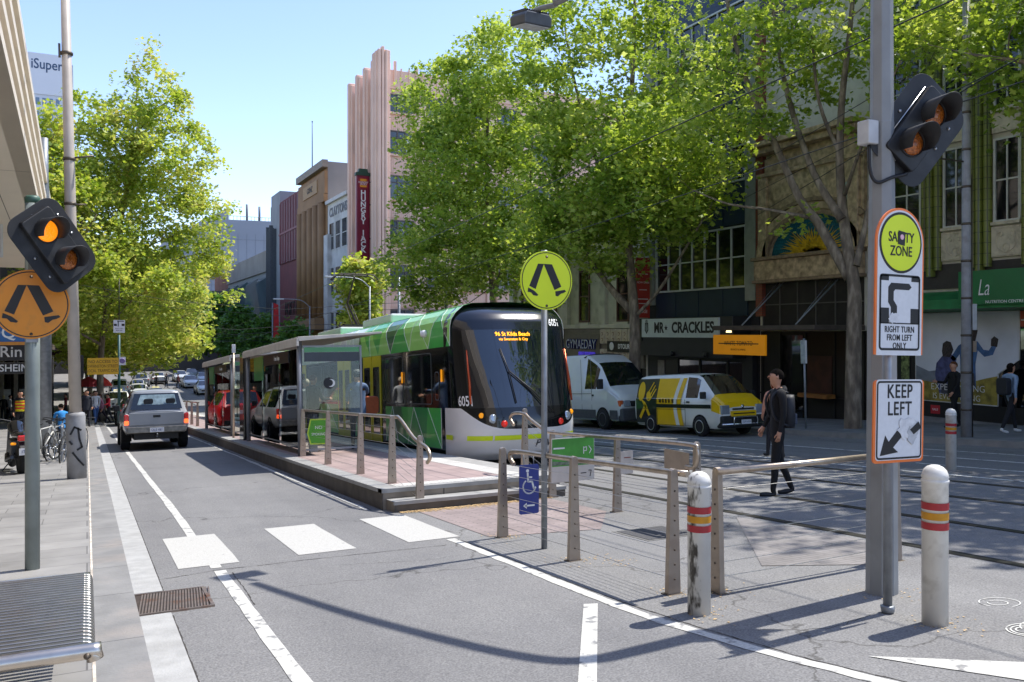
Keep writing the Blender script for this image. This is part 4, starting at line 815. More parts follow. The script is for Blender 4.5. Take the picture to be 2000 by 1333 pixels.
def body(par, S, paintm, glass_seg, name='body', wsplit=None, second=None, m2=None):
    """S: stations along y, each (y, zb, w_bottom, w_belt, z_belt, w_roof, z_top); glass_seg: set of station indices whose side panel is glass"""
    def half(st):
        y, zb, wb, w, zb2, wr, zt = st; e = .045
        return [(0, zb), (wb, zb), (w, zb+.16), (w+.012, (zb+.16+zb2)/2), (w-.005, zb2-.03), (w-.03, zb2), (wr+.012, zt-.09), (wr-.05, zt-.015), (wr*.6, zt+.012), (0, zt+.022)]
    Bd, Wd, B2 = MB(), MB(), MB(); GS = {1: MB(), -1: MB()}; H = [half(s) for s in S]; m = len(H[0])
    for i in range(len(S)-1):
        for k in range(m-1):
            for sg in (-1, 1):
                q = [(sg*H[i][k][0], S[i][0], H[i][k][1]), (sg*H[i][k+1][0], S[i][0], H[i][k+1][1]), (sg*H[i+1][k+1][0], S[i+1][0], H[i+1][k+1][1]), (sg*H[i+1][k][0], S[i+1][0], H[i+1][k][1])]
                tgt = Bd
                if k == 5 and i in glass_seg: tgt = GS[sg]
                if k in (6, 7, 8) and i in (wsplit or ()): tgt = Wd
                if k == 6 and i in (wsplit or ()): tgt = Bd
                if tgt is Bd and second and second(i, k): tgt = B2
                tgt.add(q, [(0, 1, 2, 3)], 0, True)
    for i in (0, len(S)-1):
        r = [(-x, S[i][0], z) for x, z in reversed(H[i][1:-1])]+[(x, S[i][0], z) for x, z in H[i]]
        r = [(x, S[i][0], z) for x, z in H[i]]+[(-x, S[i][0], z) for x, z in reversed(H[i][1:-1])]; Bd.add(r, [tuple(range(len(r)))], 0, False)
    o = Bd.build(name, paintm, par); o.modifiers.new('weld', 'WELD').merge_threshold = .0005
    sm = o.modifiers.new('split', 'EDGE_SPLIT'); sm.split_angle = R(38)
    for G in GS.values():
        if G.v: G.build('side_window', M_cg, par)
    if B2.v: B2.build('bonnet', m2, par)
    if Wd.v: Wd.build('windscreen', M_cg, par)
    return o
def arch(par, x, y, r):
    s = 1 if x > 0 else -1; MB().prism([(y+p, q) for p, q in circle(r*1.16, 24, 0, r, -.25, PI+.25, False)], 'x', x-s*.25, x).build('wheel_arch', M_arch, par)
def plate(par, y, z, s, back=False):
    o = MB().box(-.19, .19, y-.006, y+.006, z-.066, z+.066).build('number_plate', M_plate, par)
    text(s, .095, M_plt, o, (0, y+(.0065 if back else -.0065), z), FACE_Y if not back else (R(90), 0, R(180)), sx=.9, ext=.0005)
def lampbox(par, x0, x1, y0, y1, z0, z1, m, name): return MB().box(x0, x1, y0, y1, z0, z1).build(name, m, par, .02)
SEDAN = [(-2.25, .35, .62, .72, .52, .6, .60), (-2.2, .24, .74, .82, .62, .66, .70), (-1.9, .2, .8, .87, .72, .74, .79), (-1.0, .2, .82, .885, .86, .78, .93), (-.95, .2, .82, .885, .87, .76, .95), (-.25, .2, .82, .885, .91, .60, 1.40), (.05, .2, .82, .885, .92, .58, 1.44), (.12, .2, .82, .885, .92, .58, 1.445), (.75, .2, .82, .885, .93, .575, 1.43), (.85, .2, .82, .885, .935, .575, 1.42), (1.45, .2, .82, .88, .95, .60, 1.06), (1.55, .2, .82, .875, .95, .7, 1.02), (2.05, .24, .78, .85, .93, .68, .99), (2.2, .34, .7, .8, .80, .66, .92)]
SUV = [(-2.2, .4, .62, .76, .66, .64, .78), (-2.12, .28, .76, .86, .82, .7, .90), (-1.85, .25, .8, .9, .92, .76, 1.0), (-1.05, .25, .84, .92, 1.02, .8, 1.10), (-1.0, .25, .84, .92, 1.03, .78, 1.12), (-.4, .25, .84, .92, 1.06, .66, 1.62), (-.1, .25, .84, .92, 1.07, .65, 1.67), (-.02, .25, .84, .92, 1.07, .65, 1.675), (.8, .25, .84, .92, 1.08, .65, 1.68), (.9, .25, .84, .92, 1.085, .65, 1.675), (1.75, .25, .84, .915, 1.1, .64, 1.64), (1.85, .25, .84, .91, 1.1, .63, 1.6), (2.15, .3, .8, .88, 1.08, .68, 1.12), (2.2, .42, .74, .84, .98, .66, 1.06)]
def sedan(label, x, y, col, rz=0.0, S=SEDAN, lit=False, taxi=False, pl='1BQ 7KM', group=None, wh=.32, roofc=None, cat='car', name='car'):
    t = thing(name, label, cat, (x, y, zg(y)), rz, group, tilt=True)
    pm = car_paint('paint_'+col.strip('#'), col); suv = S is SUV
    body(t, S, pm, {5, 6, 7, 8, 9} if not suv else {5, 6, 7, 8, 9, 10}, wsplit={4, 9} if not suv else {4, 11})
    for sy in (-1.36, 1.36):
        for sx in (-1, 1): arch(t, sx*.905 if not suv else sx*.94, sy, wh*(1.12 if suv else 1)); wheel(t, sx*(.81 if not suv else .845), sy, wh*(1.12 if suv else 1), .2, None, 5)
    yb = 2.2; zt = .78 if not suv else .98
    for sx in (-1, 1):
        lampbox(t, sx*.82-.12 if sx > 0 else -.80, sx*.80 if sx > 0 else -.70+.02, yb-.10, yb+.02, zt-.10, zt+.06, M_tamb if lit else M_tail, 'tail_light')
        lampbox(t, min(sx*.5, sx*.78), max(sx*.5, sx*.78), -2.24, -2.08, .56 if not suv else .74, .68 if not suv else .88, M_hl, 'headlight')
        MB().box(min(sx*.88, sx*1.04), max(sx*.88, sx*1.04), -.92, -.80, .92 if not suv else 1.08, 1.05 if not suv else 1.22).build('mirror', pm, t, .02)
    MB().box(-.5, .5, -2.27, -2.2, .40, .54).build('grille', M_plas, t, .01); MB().box(-.72, .72, 2.12, 2.215, .30, .48).build('rear_bumper', M_plas, t, .02)
    plate(t, 2.226, .70 if not suv else .8, pl, True); plate(t, -2.285, .44, pl)
    if taxi:
        tb = MB().box(-.3, .3, .12, .28, 1.46 if not suv else 1.7, 1.60 if not suv else 1.84).build('roof_sign', mat('taxi_sign', '#f0e9c8', .4, emit=.05), t, .02); text('TAXI', .1, M_blk, tb, (0, .2815, 1.53 if not suv else 1.77), (R(90), 0, R(180)), sx=.9)
    return t
def flip(f):  # vehicles driving away show their rear to the camera: turn them round
    return PI
# silver ute with canopy in the left lane (rear towards the camera)
UT = [(-2.45, .5, .62, .76, .74, .66, .82), (-2.4, .42, .74, .83, .9, .7, .97), (-2.1, .4, .78, .87, .98, .74, 1.05), (-1.25, .4, .8, .88, 1.06, .76, 1.14), (-1.2, .4, .8, .88, 1.07, .75, 1.16), (-.55, .4, .8, .88, 1.1, .62, 1.66), (-.3, .4, .8, .88, 1.1, .61, 1.70), (-.2, .4, .8, .88, 1.1, .61, 1.70), (.5, .4, .8, .88, 1.1, .62, 1.71), (.55, .4, .8, .88, 1.1, .62, 1.71), (.62, .4, .8, .88, 1.1, .64, 1.745), (.8, .42, .8, .88, 1.1, .65, 1.76), (1.9, .46, .8, .88, 1.1, .65, 1.76), (2.18, .5, .8, .875, 1.1, .64, 1.72), (2.2, .5, .8, .87, 1.1, .64, 1.70), (2.42, .52, .79, .865, 1.1, .72, 1.14), (2.44, .52, .79, .862, 1.09, .72, 1.11)]
ut = thing('ute', 'silver ute with dark rear canopy window and raised suspension in the left lane', 'ute', (1.83, 29.3, zg(29.3)), 0, None, tilt=True)
ut.rotation_euler = (Matrix.Rotation(TILT, 3, 'X') @ Matrix.Rotation(PI, 3, 'Z')).to_euler() if False else (TILT, 0, 0)
# local frame flipped for vehicles that drive away: build with +y as the rear, then mirror by turning
M_silver = car_paint('silver_paint', '#8d9196')
def away(t):
    t.rotation_euler = (Matrix.Rotation(TILT, 3, 'X') @ Matrix.Rotation(PI, 3, 'Z')).to_euler()
body(ut, UT, M_silver, {5, 6, 7, 8, 11, 12}, wsplit={4})
for sy in (-1.5, 1.42):
    for sx in (-1, 1): arch(ut, sx*.895, sy, .37); wheel(ut, sx*.80, sy, .365, .25, None, 6)
MB().add([(-.60, 2.245, 1.66), (.60, 2.245, 1.66), (.70, 2.425, 1.19), (-.70, 2.425, 1.19)], [(0, 1, 2, 3)]).build('rear_window', mat('canopy_glass', '#15191b', .05, namt=.1, coat=1.0), ut)
MB().add([(-.50, 2.262, 1.62), (.42, 2.262, 1.62), (.52, 2.375, 1.33), (-.55, 2.375, 1.33)], [(0, 1, 2, 3)]).build('inner_window', mat('seen_through_glass', '#7f929a', .08, nscale=7, namt=.35), ut)
for x in (-.38, .22):
    MB().prism(rrect(x-.13, x+.13, 1.36, 1.50, .05), 'y', 2.36, 2.385).build('headrest', M_blk, ut)
tg = MB(); tg.box(-.74, .74, 2.44, 2.462, .74, 1.10); tg.build('tailgate', M_silver, ut, .015); MB().box(-.10, .10, 2.462, 2.475, .96, 1.03).build('handle', M_plas, ut, .01)
for sx in (-1, 1):
    lampbox(ut, min(sx*.75, sx*.87), max(sx*.75, sx*.87), 2.38, 2.47, .88, 1.06, M_tail, 'tail_light'); lampbox(ut, min(sx*.75, sx*.865), max(sx*.75, sx*.865), 2.39, 2.475, .76, .88, M_tamb, 'brake_light')
MB().box(-.80, .80, 2.40, 2.52, .52, .70).build('rear_bumper', mat('dented_chrome', '#7d7a74', .4, metal=.6, nscale=6, namt=.3), ut, .02); plate(ut, 2.53, .60, 'QLE 481', True)
MB().box(-.6, .6, .4, 2.3, .32, .5).build('chassis', M_plas, ut); q = MB(); q.tube([(0, 2.3, .42), (0, 2.6, .42)], .03, 8); q.lathe([(.001, .42), (.03, .45), (.03, .48), (.001, .51)], (0, 2.62, 0), 'z', 10); q.build('tow_bar', M_rimd, ut)
for sx in (-1, 1): MB().box(min(sx*.88, sx*1.05), max(sx*.88, sx*1.05), -.95, -.83, 1.12, 1.30).build('mirror', M_plas, ut, .02)
rr_ = MB(); 
for sx in (-1, 1): rr_.tube([(sx*.60, .7, 1.80), (sx*.60, 2.1, 1.80)], .02, 6)
rr_.build('roof_rail', M_plas, ut); lampbox(ut, -.78, -.5, -2.44, -2.3, .8, .95, M_hl, 'headlight'); lampbox(ut, .5, .78, -2.44, -2.3, .8, .95, M_hl, 'headlight')
away(ut); ut.location = (1.82, 29.2, zg(29.2))
# the body has its rear at +y in local space; turned round, the rear faces the camera
def traffic(label, x, y, col, **k):
    t = sedan(label, x, y, col, **k); away(t); return t
traffic('dark sedan waiting ahead of the silver ute', 2.25, 49.5, '#23262b', pl='WTR 306')
traffic('bright red hatchback ahead of the silver ute beside the platform', 2.35, 37.5, '#b3171c', pl='XKD 552', S=SUV)
traffic('silver sedan stopped across the lane beyond the ute', 4.0, 66, '#b9bcbf', pl='ZBA 118'); bpy.data.objects['car.002'].rotation_euler = (Matrix.Rotation(TILT*.8, 3, 'X') @ Matrix.Rotation(PI-R(40), 3, 'Z')).to_euler()
traffic('white four wheel drive with lit roof sign queuing near the yellow street sign', 2.1, 72, '#dcdcd8', S=SUV, taxi=True, pl='M 4821')
traffic('yellow taxi queuing left of the white four wheel drive', .3, 78, '#dbb41c', taxi=True, pl='M 1170')
traffic('pale yellow and white taxi behind the silver sedan', 5.6, 84, '#dfd9b0', taxi=True, pl='M 3096')
far = [(2.4, 57, '#5d6368', 1), (4.6, 92, '#c4c8ca', 1), (2.6, 88, '#2f3b52', 1), (4.9, 101, '#e0e0de', 1), (11.2, 96, '#d5d6d4', 0), (13.8, 103, '#30343a', 0), (11.2, 122, '#b9bdc0', 0), (8.2, 118, '#dededb', 1), (11.0, 108, '#d8d9da', 0), (13.4, 116, '#c7cbd0', 0), (16.2, 112, '#aab3b0', 0), (16.3, 121, '#e2e2e0', 0), (13.2, 128, '#8d9296', 0), (3.0, 98, '#e4e4e2', 1), (5.8, 112, '#9fa4a8', 1), (16.2, 100, '#6f7a76', 0)]
for i, (x, y, c, aw) in enumerate(far):
    nm = ['mid grey sedan two cars ahead of the ute', 'pale silver sedan in the far queue right of the taxis', 'navy blue sedan far down the left lane', 'white sedan beyond the pale silver one', 'off white sedan nearest in the oncoming lane', 'charcoal sedan second in the oncoming lane', 'light grey sedan among the oncoming cars', 'cream white sedan on the tram tracks far away', 'white sedan leading the far oncoming queue', 'pale silver sedan second in the far queue', 'grey green wagon parked at the far right kerb', 'white wagon parked behind the grey green one', 'mid grey sedan last in the far queue', 'white van-like wagon far down the left lane', 'small grey wagon beyond the taxis', 'dull green parked sedan nearest on the far right'][i]
    t = sedan(nm, x, y, c, S=SUV if i in (10, 11, 13, 14) else SEDAN, group='cars far down the street', pl='AB%d 2C' % i)
    if aw: away(t)
    t.rotation_euler[0] = 0.0
# white delivery van and yellow branded van at the right kerb (front towards the camera)
WV = [(-2.62, .42, .78, .90, .80, .78, .86), (-2.55, .34, .86, .96, .98, .82, 1.06), (-2.35, .3, .9, .99, 1.12, .86, 1.20), (-1.92, .3, .92, 1.0, 1.30, .9, 1.42), (-1.85, .3, .92, 1.0, 1.32, .88, 1.46), (-1.18, .3, .92, 1.0, 1.36, .74, 2.12), (-1.0, .3, .92, 1.0, 1.36, .74, 2.26), (-.45, .3, .92, 1.0, 1.36, .77, 2.52), (-.3, .3, .92, 1.0, 1.36, .78, 2.56), (-.25, .3, .92, 1.0, 1.36, .80, 2.56), (.6, .3, .92, 1.0, 1.36, .80, 2.58), (2.9, .3, .92, 1.0, 1.36, .79, 2.57), (3.0, .34, .9, .98, 1.36, .76, 2.50)]
M_vw = car_paint('van_white', '#cfd4d2')
wv = thing('delivery_van', 'white high roof delivery van parked behind the yellow van under the tree', 'van', (16.5, 25.75, zg(25.75)), 0, None, tilt=True)
body(wv, WV, M_vw, {5, 6}, wsplit={4, 5})
for sy in (-1.62, 1.9):
    for sx in (-1, 1): arch(wv, sx*1.012, sy, .35); wheel(wv, sx*.92, sy, .345, .22, M_rimd, 0)
for x, y0, y1, z0, z1 in ((-1.016, -2.5, 2.95, .36, .66), (1.002, -2.5, 2.95, .36, .66)): 
    for a, b in ((-2.5, -2.05), (-1.18, 1.48), (2.34, 2.95)): MB().box(x, x+.014, a, b, z0, z1).build('side_moulding', mat('van_grey_plastic', '#4a4d50', .6, namt=.1), wv, .005)
MB().box(-.95, .95, -2.70, -2.45, .30, .72).build('front_bumper', mat('van_grey_plastic', '#4a4d50', .6), wv, .05); MB().box(-.55, .55, -2.69, -2.56, .78, .96).build('grille', M_plas, wv, .02)
for s in (-1, 1):
    lampbox(wv, min(s*.58, s*.82), max(s*.58, s*.82), -2.66, -2.45, .78, .98, M_hl, 'headlight'); lampbox(wv, min(s*.83, s*.97), max(s*.83, s*.97), -2.60, -2.36, .78, .98, mat('amber_indicator', '#d2622a', .3, namt=.1), 'indicator')
    MB().box(min(s*1.0, s*1.22), max(s*1.0, s*1.22), -1.72, -1.60, 1.36, 1.70).build('mirror', M_plas, wv, .03)
MB().box(-1.018, -1.006, -1.08, -.98, 1.12, 1.18).build('handle', M_plas, wv); plate(wv, -2.71, .48, 'PQR 903')
sl_ = MB()
for x in (-1.006,): 
    for yy in (-.95, -.30, .95): sl_.box(x-.004, x+.002, yy-.008, yy+.008, .5, 2.4)
    sl_.box(x-.004, x+.002, -.9, 2.9, 1.20, 1.215)
sl_.build('panel_gap', mat('gap_grey', '#6d7170', .7), wv); cz_ = MB(); cz_.tube(bez([(-.85, -.30, 2.46), (-.6, -.34, 2.55), (0, -.36, 2.59), (.6, -.34, 2.55), (.85, -.30, 2.46)]), .022, 6); cz_.build('roof_seam', M_plas, wv)
for z in (1.6, 1.85, 2.1, 2.3): pass
YV = [(-2.18, .42, .66, .78, .80, .62, .90), (-2.12, .3, .76, .86, .98, .72, 1.06), (-2.02, .26, .8, .885, 1.08, .78, 1.16), (-1.82, .26, .82, .89, 1.18, .8, 1.28), (-1.78, .26, .82, .89, 1.19, .79, 1.31), (-1.10, .26, .82, .89, 1.2, .66, 1.86), (-.95, .26, .82, .89, 1.2, .67, 1.92), (-.55, .26, .82, .89, 1.2, .68, 1.95), (-.5, .26, .82, .89, 1.2, .68, 1.955), (.4, .26, .82, .89, 1.2, .68, 1.965), (1.9, .26, .82, .89, 1.2, .67, 1.95), (2.2, .28, .82, .885, 1.2, .66, 1.90), (2.28, .34, .8, .875, 1.18, .66, 1.84)]
M_yv = car_paint('van_yellow', '#e2b708'); M_vwhite = car_paint('van_clean_white', '#dcdeda'); M_vblk = car_paint('van_black', '#121214')
yv = thing('branded_van', 'yellow, black and white small van with fork and spoon artwork parked at the right kerb', 'van', (16.24, 20.1, zg(20.1)), 0, None, tilt=True); yv.scale = (.9, .9, .9)
body(yv, YV, M_vwhite, {5, 6, 7}, wsplit={4, 5}, second=lambda i, k: (i <= 3 and k >= 3) or (i <= 2 and k >= 3), m2=M_yv)
for sy in (-1.22, 1.35):
    for sx in (-1, 1): arch(yv, sx*.905, sy, .32); wheel(yv, sx*.835, sy, .315, .2, M_rim, 5)
def side(poly, m, off, name):
    """artwork on the van's street side, following the lean of the upper wall"""
    def xw(z): return -(.903+off) if z <= 1.17 else -(.875-(.875-.70)*(z-1.2)/.66+off+.012)
    v = [(xw(z), y, z) for y, z in poly]; return MB().add(v, [tuple(range(len(v)))]).build(name, m, yv)
def sidegrid(y0, y1, z0, z1, m, off, name, slant=0.0):
    mb = MB()
    def xw(z): return -(.905+off) if z <= 1.165 else (-(.9+off)+(z-1.165)/.035*.022 if z <= 1.2 else -(.878-(.878-.695)*(z-1.2)/.665+off))
    zs = [z for z in np.linspace(z0, z1, 12)]
    for a in (1.165, 1.2):
        if z0 < a < z1: zs.append(a)
    zs = sorted(zs)
    def yo(z): return slant*math.sin((z-z0)/(z1-z0)*PI*1.1)
    for a, b in zip(zs[:-1], zs[1:]): mb.add([(xw(a), y0+yo(a), a), (xw(a), y1+yo(a), a), (xw(b), y1+yo(b), b), (xw(b), y0+yo(b), b)], [(0, 1, 2, 3)])
    return mb.build(name, m, yv)
sidegrid(1.02, 2.2, .36, 1.84, M_vblk, .004, 'black_panel'); sidegrid(-.10, 1.02, .30, 1.84, M_yv, .004, 'yellow_panel', -.0); sidegrid(-.42, -.20, .30, 1.84, M_yv, .004, 'yellow_stripe', .12)
sidegrid(-.22, -.04, .30, 1.84, M_vwhite, .007, 'white_stripe', .14)
sidegrid(-1.78, 1.02, .88, 1.0, M_vblk, .010, 'black_stripe')
art = MB()
def S2(pts, w):
    def xw(z): return -(.905+.012) if z <= 1.18 else -(.878-(.878-.695)*(z-1.2)/.665+.016)
    for (y0, z0), (y1, z1) in zip(pts[:-1], pts[1:]):
        dy, dz = y1-y0, z1-z0; L = math.hypot(dy, dz); ny_, nz_ = -dz/L*w/2, dy/L*w/2
        q = [(y0+ny_, z0+nz_), (y0-ny_, z0-nz_), (y1-ny_, z1-nz_), (y1+ny_, z1+nz_)]; art.add([(xw(z), y, z) for y, z in q], [(0, 1, 2, 3)])
def S2disc(cy, cz_, ry, rz_, rot):
    P = []
    for i in range(22):
        a = 2*PI*i/22; u, v = ry*math.cos(a), rz_*math.sin(a); P.append((cy+u*math.cos(rot)-v*math.sin(rot), cz_+u*math.sin(rot)+v*math.cos(rot)))
    art.add([(-(.905+.012) if z <= 1.18 else -(.878-(.878-.695)*(z-1.2)/.665+.016), y, z) for y, z in P], [tuple(range(22))])
S2disc(1.92, 1.42, .19, .33, -.12); S2([(1.82, 1.15), (1.62, .92), (1.38, .52)], .12); S2([(1.97, .52), (1.62, .95)], .13); S2([(1.30, 1.72), (1.52, 1.38)], .05); S2([(1.2, 1.62), (1.42, 1.25)], .05); S2([(1.12, 1.5), (1.36, 1.14)], .05); S2disc(1.48, 1.26, .12, .18, -.5)
art.build('artwork', M_yv, yv)
for i in range(5): S_ = 0.14
sm_ = MB()
for y in (-.52, .98):
    for a, b in zip(np.linspace(.34, 1.16, 5)[:-1], np.linspace(.34, 1.16, 5)[1:]): sm_.box(-.921, -.915, y-.006, y+.006, a, b)
sm_.box(-.921, -.915, -1.75, 2.1, .315, .325); sm_.box(-.92, -.914, -.52, 1.9, .83, .84); sm_.build('panel_gap', M_plas, yv)
tx = MB()
rnd = random.Random(4)
for i in range(5):
    y0 = .86-i*.17
    for k in range(5):
        a = rnd.uniform(0, .11); zz = 1.05+rnd.uniform(0, .12); tx.box(-.922, -.919, y0-.12+a*.3, y0-.02, zz, zz+.014); tx.box(-.922, -.919, y0-.12+a, y0-.105+a, 1.04, 1.17)
tx.build('lettering', mat('van_brown_text', '#4a3a1c', .5, namt=0), yv)
nose_m = MB(); 
# yellow bonnet and nose skin, slightly proud of the body
st = [(-2.135, .80, .60, .02), (-2.155, .98, .68, .0), (-2.055, 1.115, .735, .0), (-1.85, 1.245, .77, .0)]
P = []
for y, z, w, _ in st:
    for k in range(9):
        u = -1+2*k/8; P.append((u*w, y-.045+.10*abs(u)**4, z+.035-.05*u*u))
(lambda *a: None)(P, [(r_*9+k, r_*9+k+1, (r_+1)*9+k+1, (r_+1)*9+k) for r_ in range(3) for k in range(8)], 0, True)
MB().box(-.5, .5, -2.235, -2.12, .62, .80).build('nose_panel', M_yv, yv, .02); MB().box(-.42, .42, -2.225, -2.19, .83, .88).build('grille', M_vblk, yv, .01); MB().box(-.42, .42, -2.245, -2.19, .70, .735).build('grille', M_vblk, yv, .01)
MB().box(-.86, .86, -2.24, -1.95, .28, .66).build('front_bumper', M_plas, yv, .05)
fb_ = MB(); fb_.tube(bez([(-.46, -2.29, .36), (-.46, -2.30, .55), (-.40, -2.30, .61), (0, -2.31, .62), (.40, -2.30, .61), (.46, -2.30, .55), (.46, -2.29, .36)], 4), .025, 8); fb_.tube([(-.9, -2.26, .40), (.9, -2.26, .40)], .028, 8); fb_.build('nudge_bar', M_chrome, yv)
for s in (-1, 1):
    lampbox(yv, min(s*.52, s*.84), max(s*.52, s*.84), -2.19, -1.98, .70, .98, M_hl, 'headlight'); MB().box(min(s*.89, s*1.08), max(s*.89, s*1.08), -1.58, -1.46, 1.18, 1.40).build('mirror', M_plas, yv, .03)
plate(yv, -2.32, .46, '1DM 6VA'); text('CITY DELIVERY', .10, M_blk, yv, (0, -1.95, 1.235), (R(55), 0, 0), sx=.8) if False else None
MB().box(-.912, -.900, -.74, -.58, 1.05, 1.10).build('handle', M_plas, yv); wz = MB(); wz.tube([(-.5, -1.80, 1.33), (.1, -1.76, 1.36)], .01, 5); wz.tube([(.1, -1.80, 1.33), (.6, -1.76, 1.36)], .01, 5); wz.build('wiper', M_blk, yv)
MB().lathe([(.0, -2.20), (.05, -2.197), (.062, -2.18)], (0, 0, .93), 'y', 14).build('badge', M_chrome, yv)
# bicycles and motorbike on the left pavement ---------------------
M_bkf = [paint('bike_frame_%s' % n, c, .35) for n, c in (('white', '#c9c8c2'), ('grey', '#7e8285'), ('black', '#26282a'))]
def bicycle(label, x, y, rz, fm, lean=0.06):
    t = thing('bicycle', label, 'bicycle', (x, y, zg(y)+.10), 0, 'bicycles parked on the left pavement'); t.rotation_euler = (Matrix.Rotation(rz, 3, 'Z') @ Matrix.Rotation(lean, 3, 'X')).to_euler()
    for cx in (-.52, .52):
        w = MB(); w.tube([(cx+.335*math.cos(a), 0, .335+.335*math.sin(a)) for a in np.linspace(0, 2*PI, 33)], .017, 6, False); wh_ = w.build('wheel', M_tyre, t); s = MB()
        for a in np.linspace(0, 2*PI, 15)[:-1]: s.tube([(cx, .02*math.sin(a*3), .335), (cx+.32*math.cos(a), 0, .335+.32*math.sin(a))], .0022, 3, False)
        s.tube([(cx, -.04, .335), (cx, .04, .335)], .025, 8); s.tube([(cx+.315*math.cos(a), 0, .335+.315*math.sin(a)) for a in np.linspace(0, 2*PI, 25)], .009, 5, False); s.build('spokes', M_chrome, wh_)
    f = MB(); bb, st_, hd, hd2 = (-.07, 0, .29), (-.20, 0, .80), (.33, 0, .82), (.36, 0, .70)
    for a, b, r in ((bb, st_, .016), (st_, hd, .016), (bb, hd2, .018), (hd, hd2, .02), (bb, (-.52, .05, .335), .010), (bb, (-.52, -.05, .335), .010), (st_, (-.52, .05, .335), .008), (st_, (-.52, -.05, .335), .008), (hd2, (.52, .05, .335), .012), (hd2, (.52, -.05, .335), .012), (st_, (-.225, 0, .92), .013), (hd, (.32, 0, .94), .014)): f.tube([a, b], r, 7)
    f.build('frame', fm, t); h = MB(); h.tube(bez([(.40, -.30, .95), (.36, -.2, .97), (.32, 0, .95), (.36, .2, .97), (.40, .30, .95)], 3), .013, 6); h.build('handlebar', M_plas, t)
    MB().prism([(-.36, -.07), (-.30, -.085), (-.12, -.02), (-.08, 0), (-.12, .02), (-.30, .085), (-.36, .07)], 'z', .915, .955).build('saddle', M_plas, t, .012)
    c = MB(); c.lathe([(.10, -.05), (.10, -.044), (.02, -.044)], (-.07, 0, .29), 'y', 20); c.tube([(-.07, -.06, .29), (.03, -.06, .16)], .01, 5); c.tube([(-.07, .06, .29), (-.17, .06, .42)], .01, 5); c.box(-.01, .07, -.15, -.06, .15, .17); c.box(-.21, -.13, .06, .15, .41, .43); c.build('crank', M_rimd, t); return t
bicycle('pale bicycle leaning left of the sleeved pole', -.95, 23.3, R(62), M_bkf[0]); bicycle('grey bicycle parked close beside the pale one', -.62, 24.0, R(70), M_bkf[1], -.05); bicycle('black bicycle whose wheel shows right of the sleeved pole', -.22, 24.5, R(75), M_bkf[2], .04)
bicycle('grey bicycle at the back of the cluster beside the cyclist', -.85, 25.3, R(80), M_bkf[1], .03); bicycle('pale bicycle lying half behind the sleeved pole', -.42, 23.1, R(78), M_bkf[0], .08)
hp = thing('bike_hoop', 'steel hoop the bicycles are locked to', 'bike rack', (-.55, 23.6, zg(23.6)+.1)); MB().tube(bez([(0, -.35, 0), (0, -.35, .75), (0, -.25, .85), (0, .25, .85), (0, .35, .75), (0, .35, 0)], 4), .025, 8).build('hoop', M_galv, hp)
mo = thing('motorbike', 'black motorbike with red tail light and white number plate parked on the left pavement', 'motorbike', (-1.32, 20.9, zg(20.9)+.10), R(12))
for cy, w in ((-.62, .09), (.72, .07)):
    m = MB(); m.lathe([(.20, -w), (.28, -w), (.315, -w*.5), (.32, 0), (.315, w*.5), (.28, w), (.20, w)], (0, cy, .32), 'x', 26); wh_ = m.build('wheel', M_tyre, mo); m = MB(); m.lathe([(.2, -.04), (.18, -.03), (.04, -.03), (.04, .03), (.18, .03), (.2, .04)], (0, cy, .32), 'x', 20); m.build('rim', M_rimd, wh_)
m = MB(); m.loft([[(w*math.cos(a), y, z+h*math.sin(a)) for a in np.linspace(0, 2*PI, 13)[:-1]] for y, w, z, h in ((-.85, .05, .80, .04), (-.6, .13, .82, .07), (-.2, .15, .78, .08), (0, .14, .80, .10), (.15, .17, .92, .14), (.4, .15, .94, .12), (.55, .06, .92, .06))], True); m.build('seat_and_tank', M_gb, mo)
m = MB(); m.box(-.15, .15, -.2, .35, .28, .68); m.tube([(-.16, .25, .35), (-.2, 0, .25), (-.19, -.6, .38)], .05, 10); m.build('engine', M_rimd, mo, .03)
for s in (-1, 1): MB().tube([(s*.09, .72, .32), (s*.09, .48, .95)], .025, 8).build('fork', M_rimd, mo); MB().tube([(s*.07, -.62, .32), (s*.08, -.1, .42)], .03, 8).build('swing_arm', M_rimd, mo)
MB().tube([(-.05, .1, .3), (-.30, .0, .02)], .012, 6).build('kick_stand', M_rimd, mo)
m = MB(); m.tube(bez([(-.38, .30, 1.08), (-.25, .42, 1.08), (0, .46, 1.02), (.25, .42, 1.08), (.38, .30, 1.08)], 3), .016, 6); m.tube([(-.28, .42, 1.08), (-.36, .40, 1.26)], .008, 5); m.tube([(.28, .42, 1.08), (.36, .40, 1.26)], .008, 5); m.box(-.43, -.30, .39, .41, 1.22, 1.32); m.box(.30, .43, .39, .41, 1.22, 1.32); m.build('handlebar', M_plas, mo)
m = MB(); m.prism([(-.80, .78), (-1.02, .60), (-.95, .56), (-.70, .70)], 'x', -.11, .11); m.build('rear_guard', M_plas, mo, .01); lampbox(mo, -.14, .14, -.97, -.88, .74, .85, M_tail, 'tail_light'); o = MB().box(-.13, .13, -1.05, -1.04, .46, .60).build('number_plate', M_plate, mo); text('1T 8EE', .085, M_plt, o, (0, -1.052, .53), sx=.75)
for s in (-1, 1): lampbox(mo, min(s*.16, s*.26), max(s*.16, s*.26), -.92, -.84, .66, .71, M_am, 'indicator')
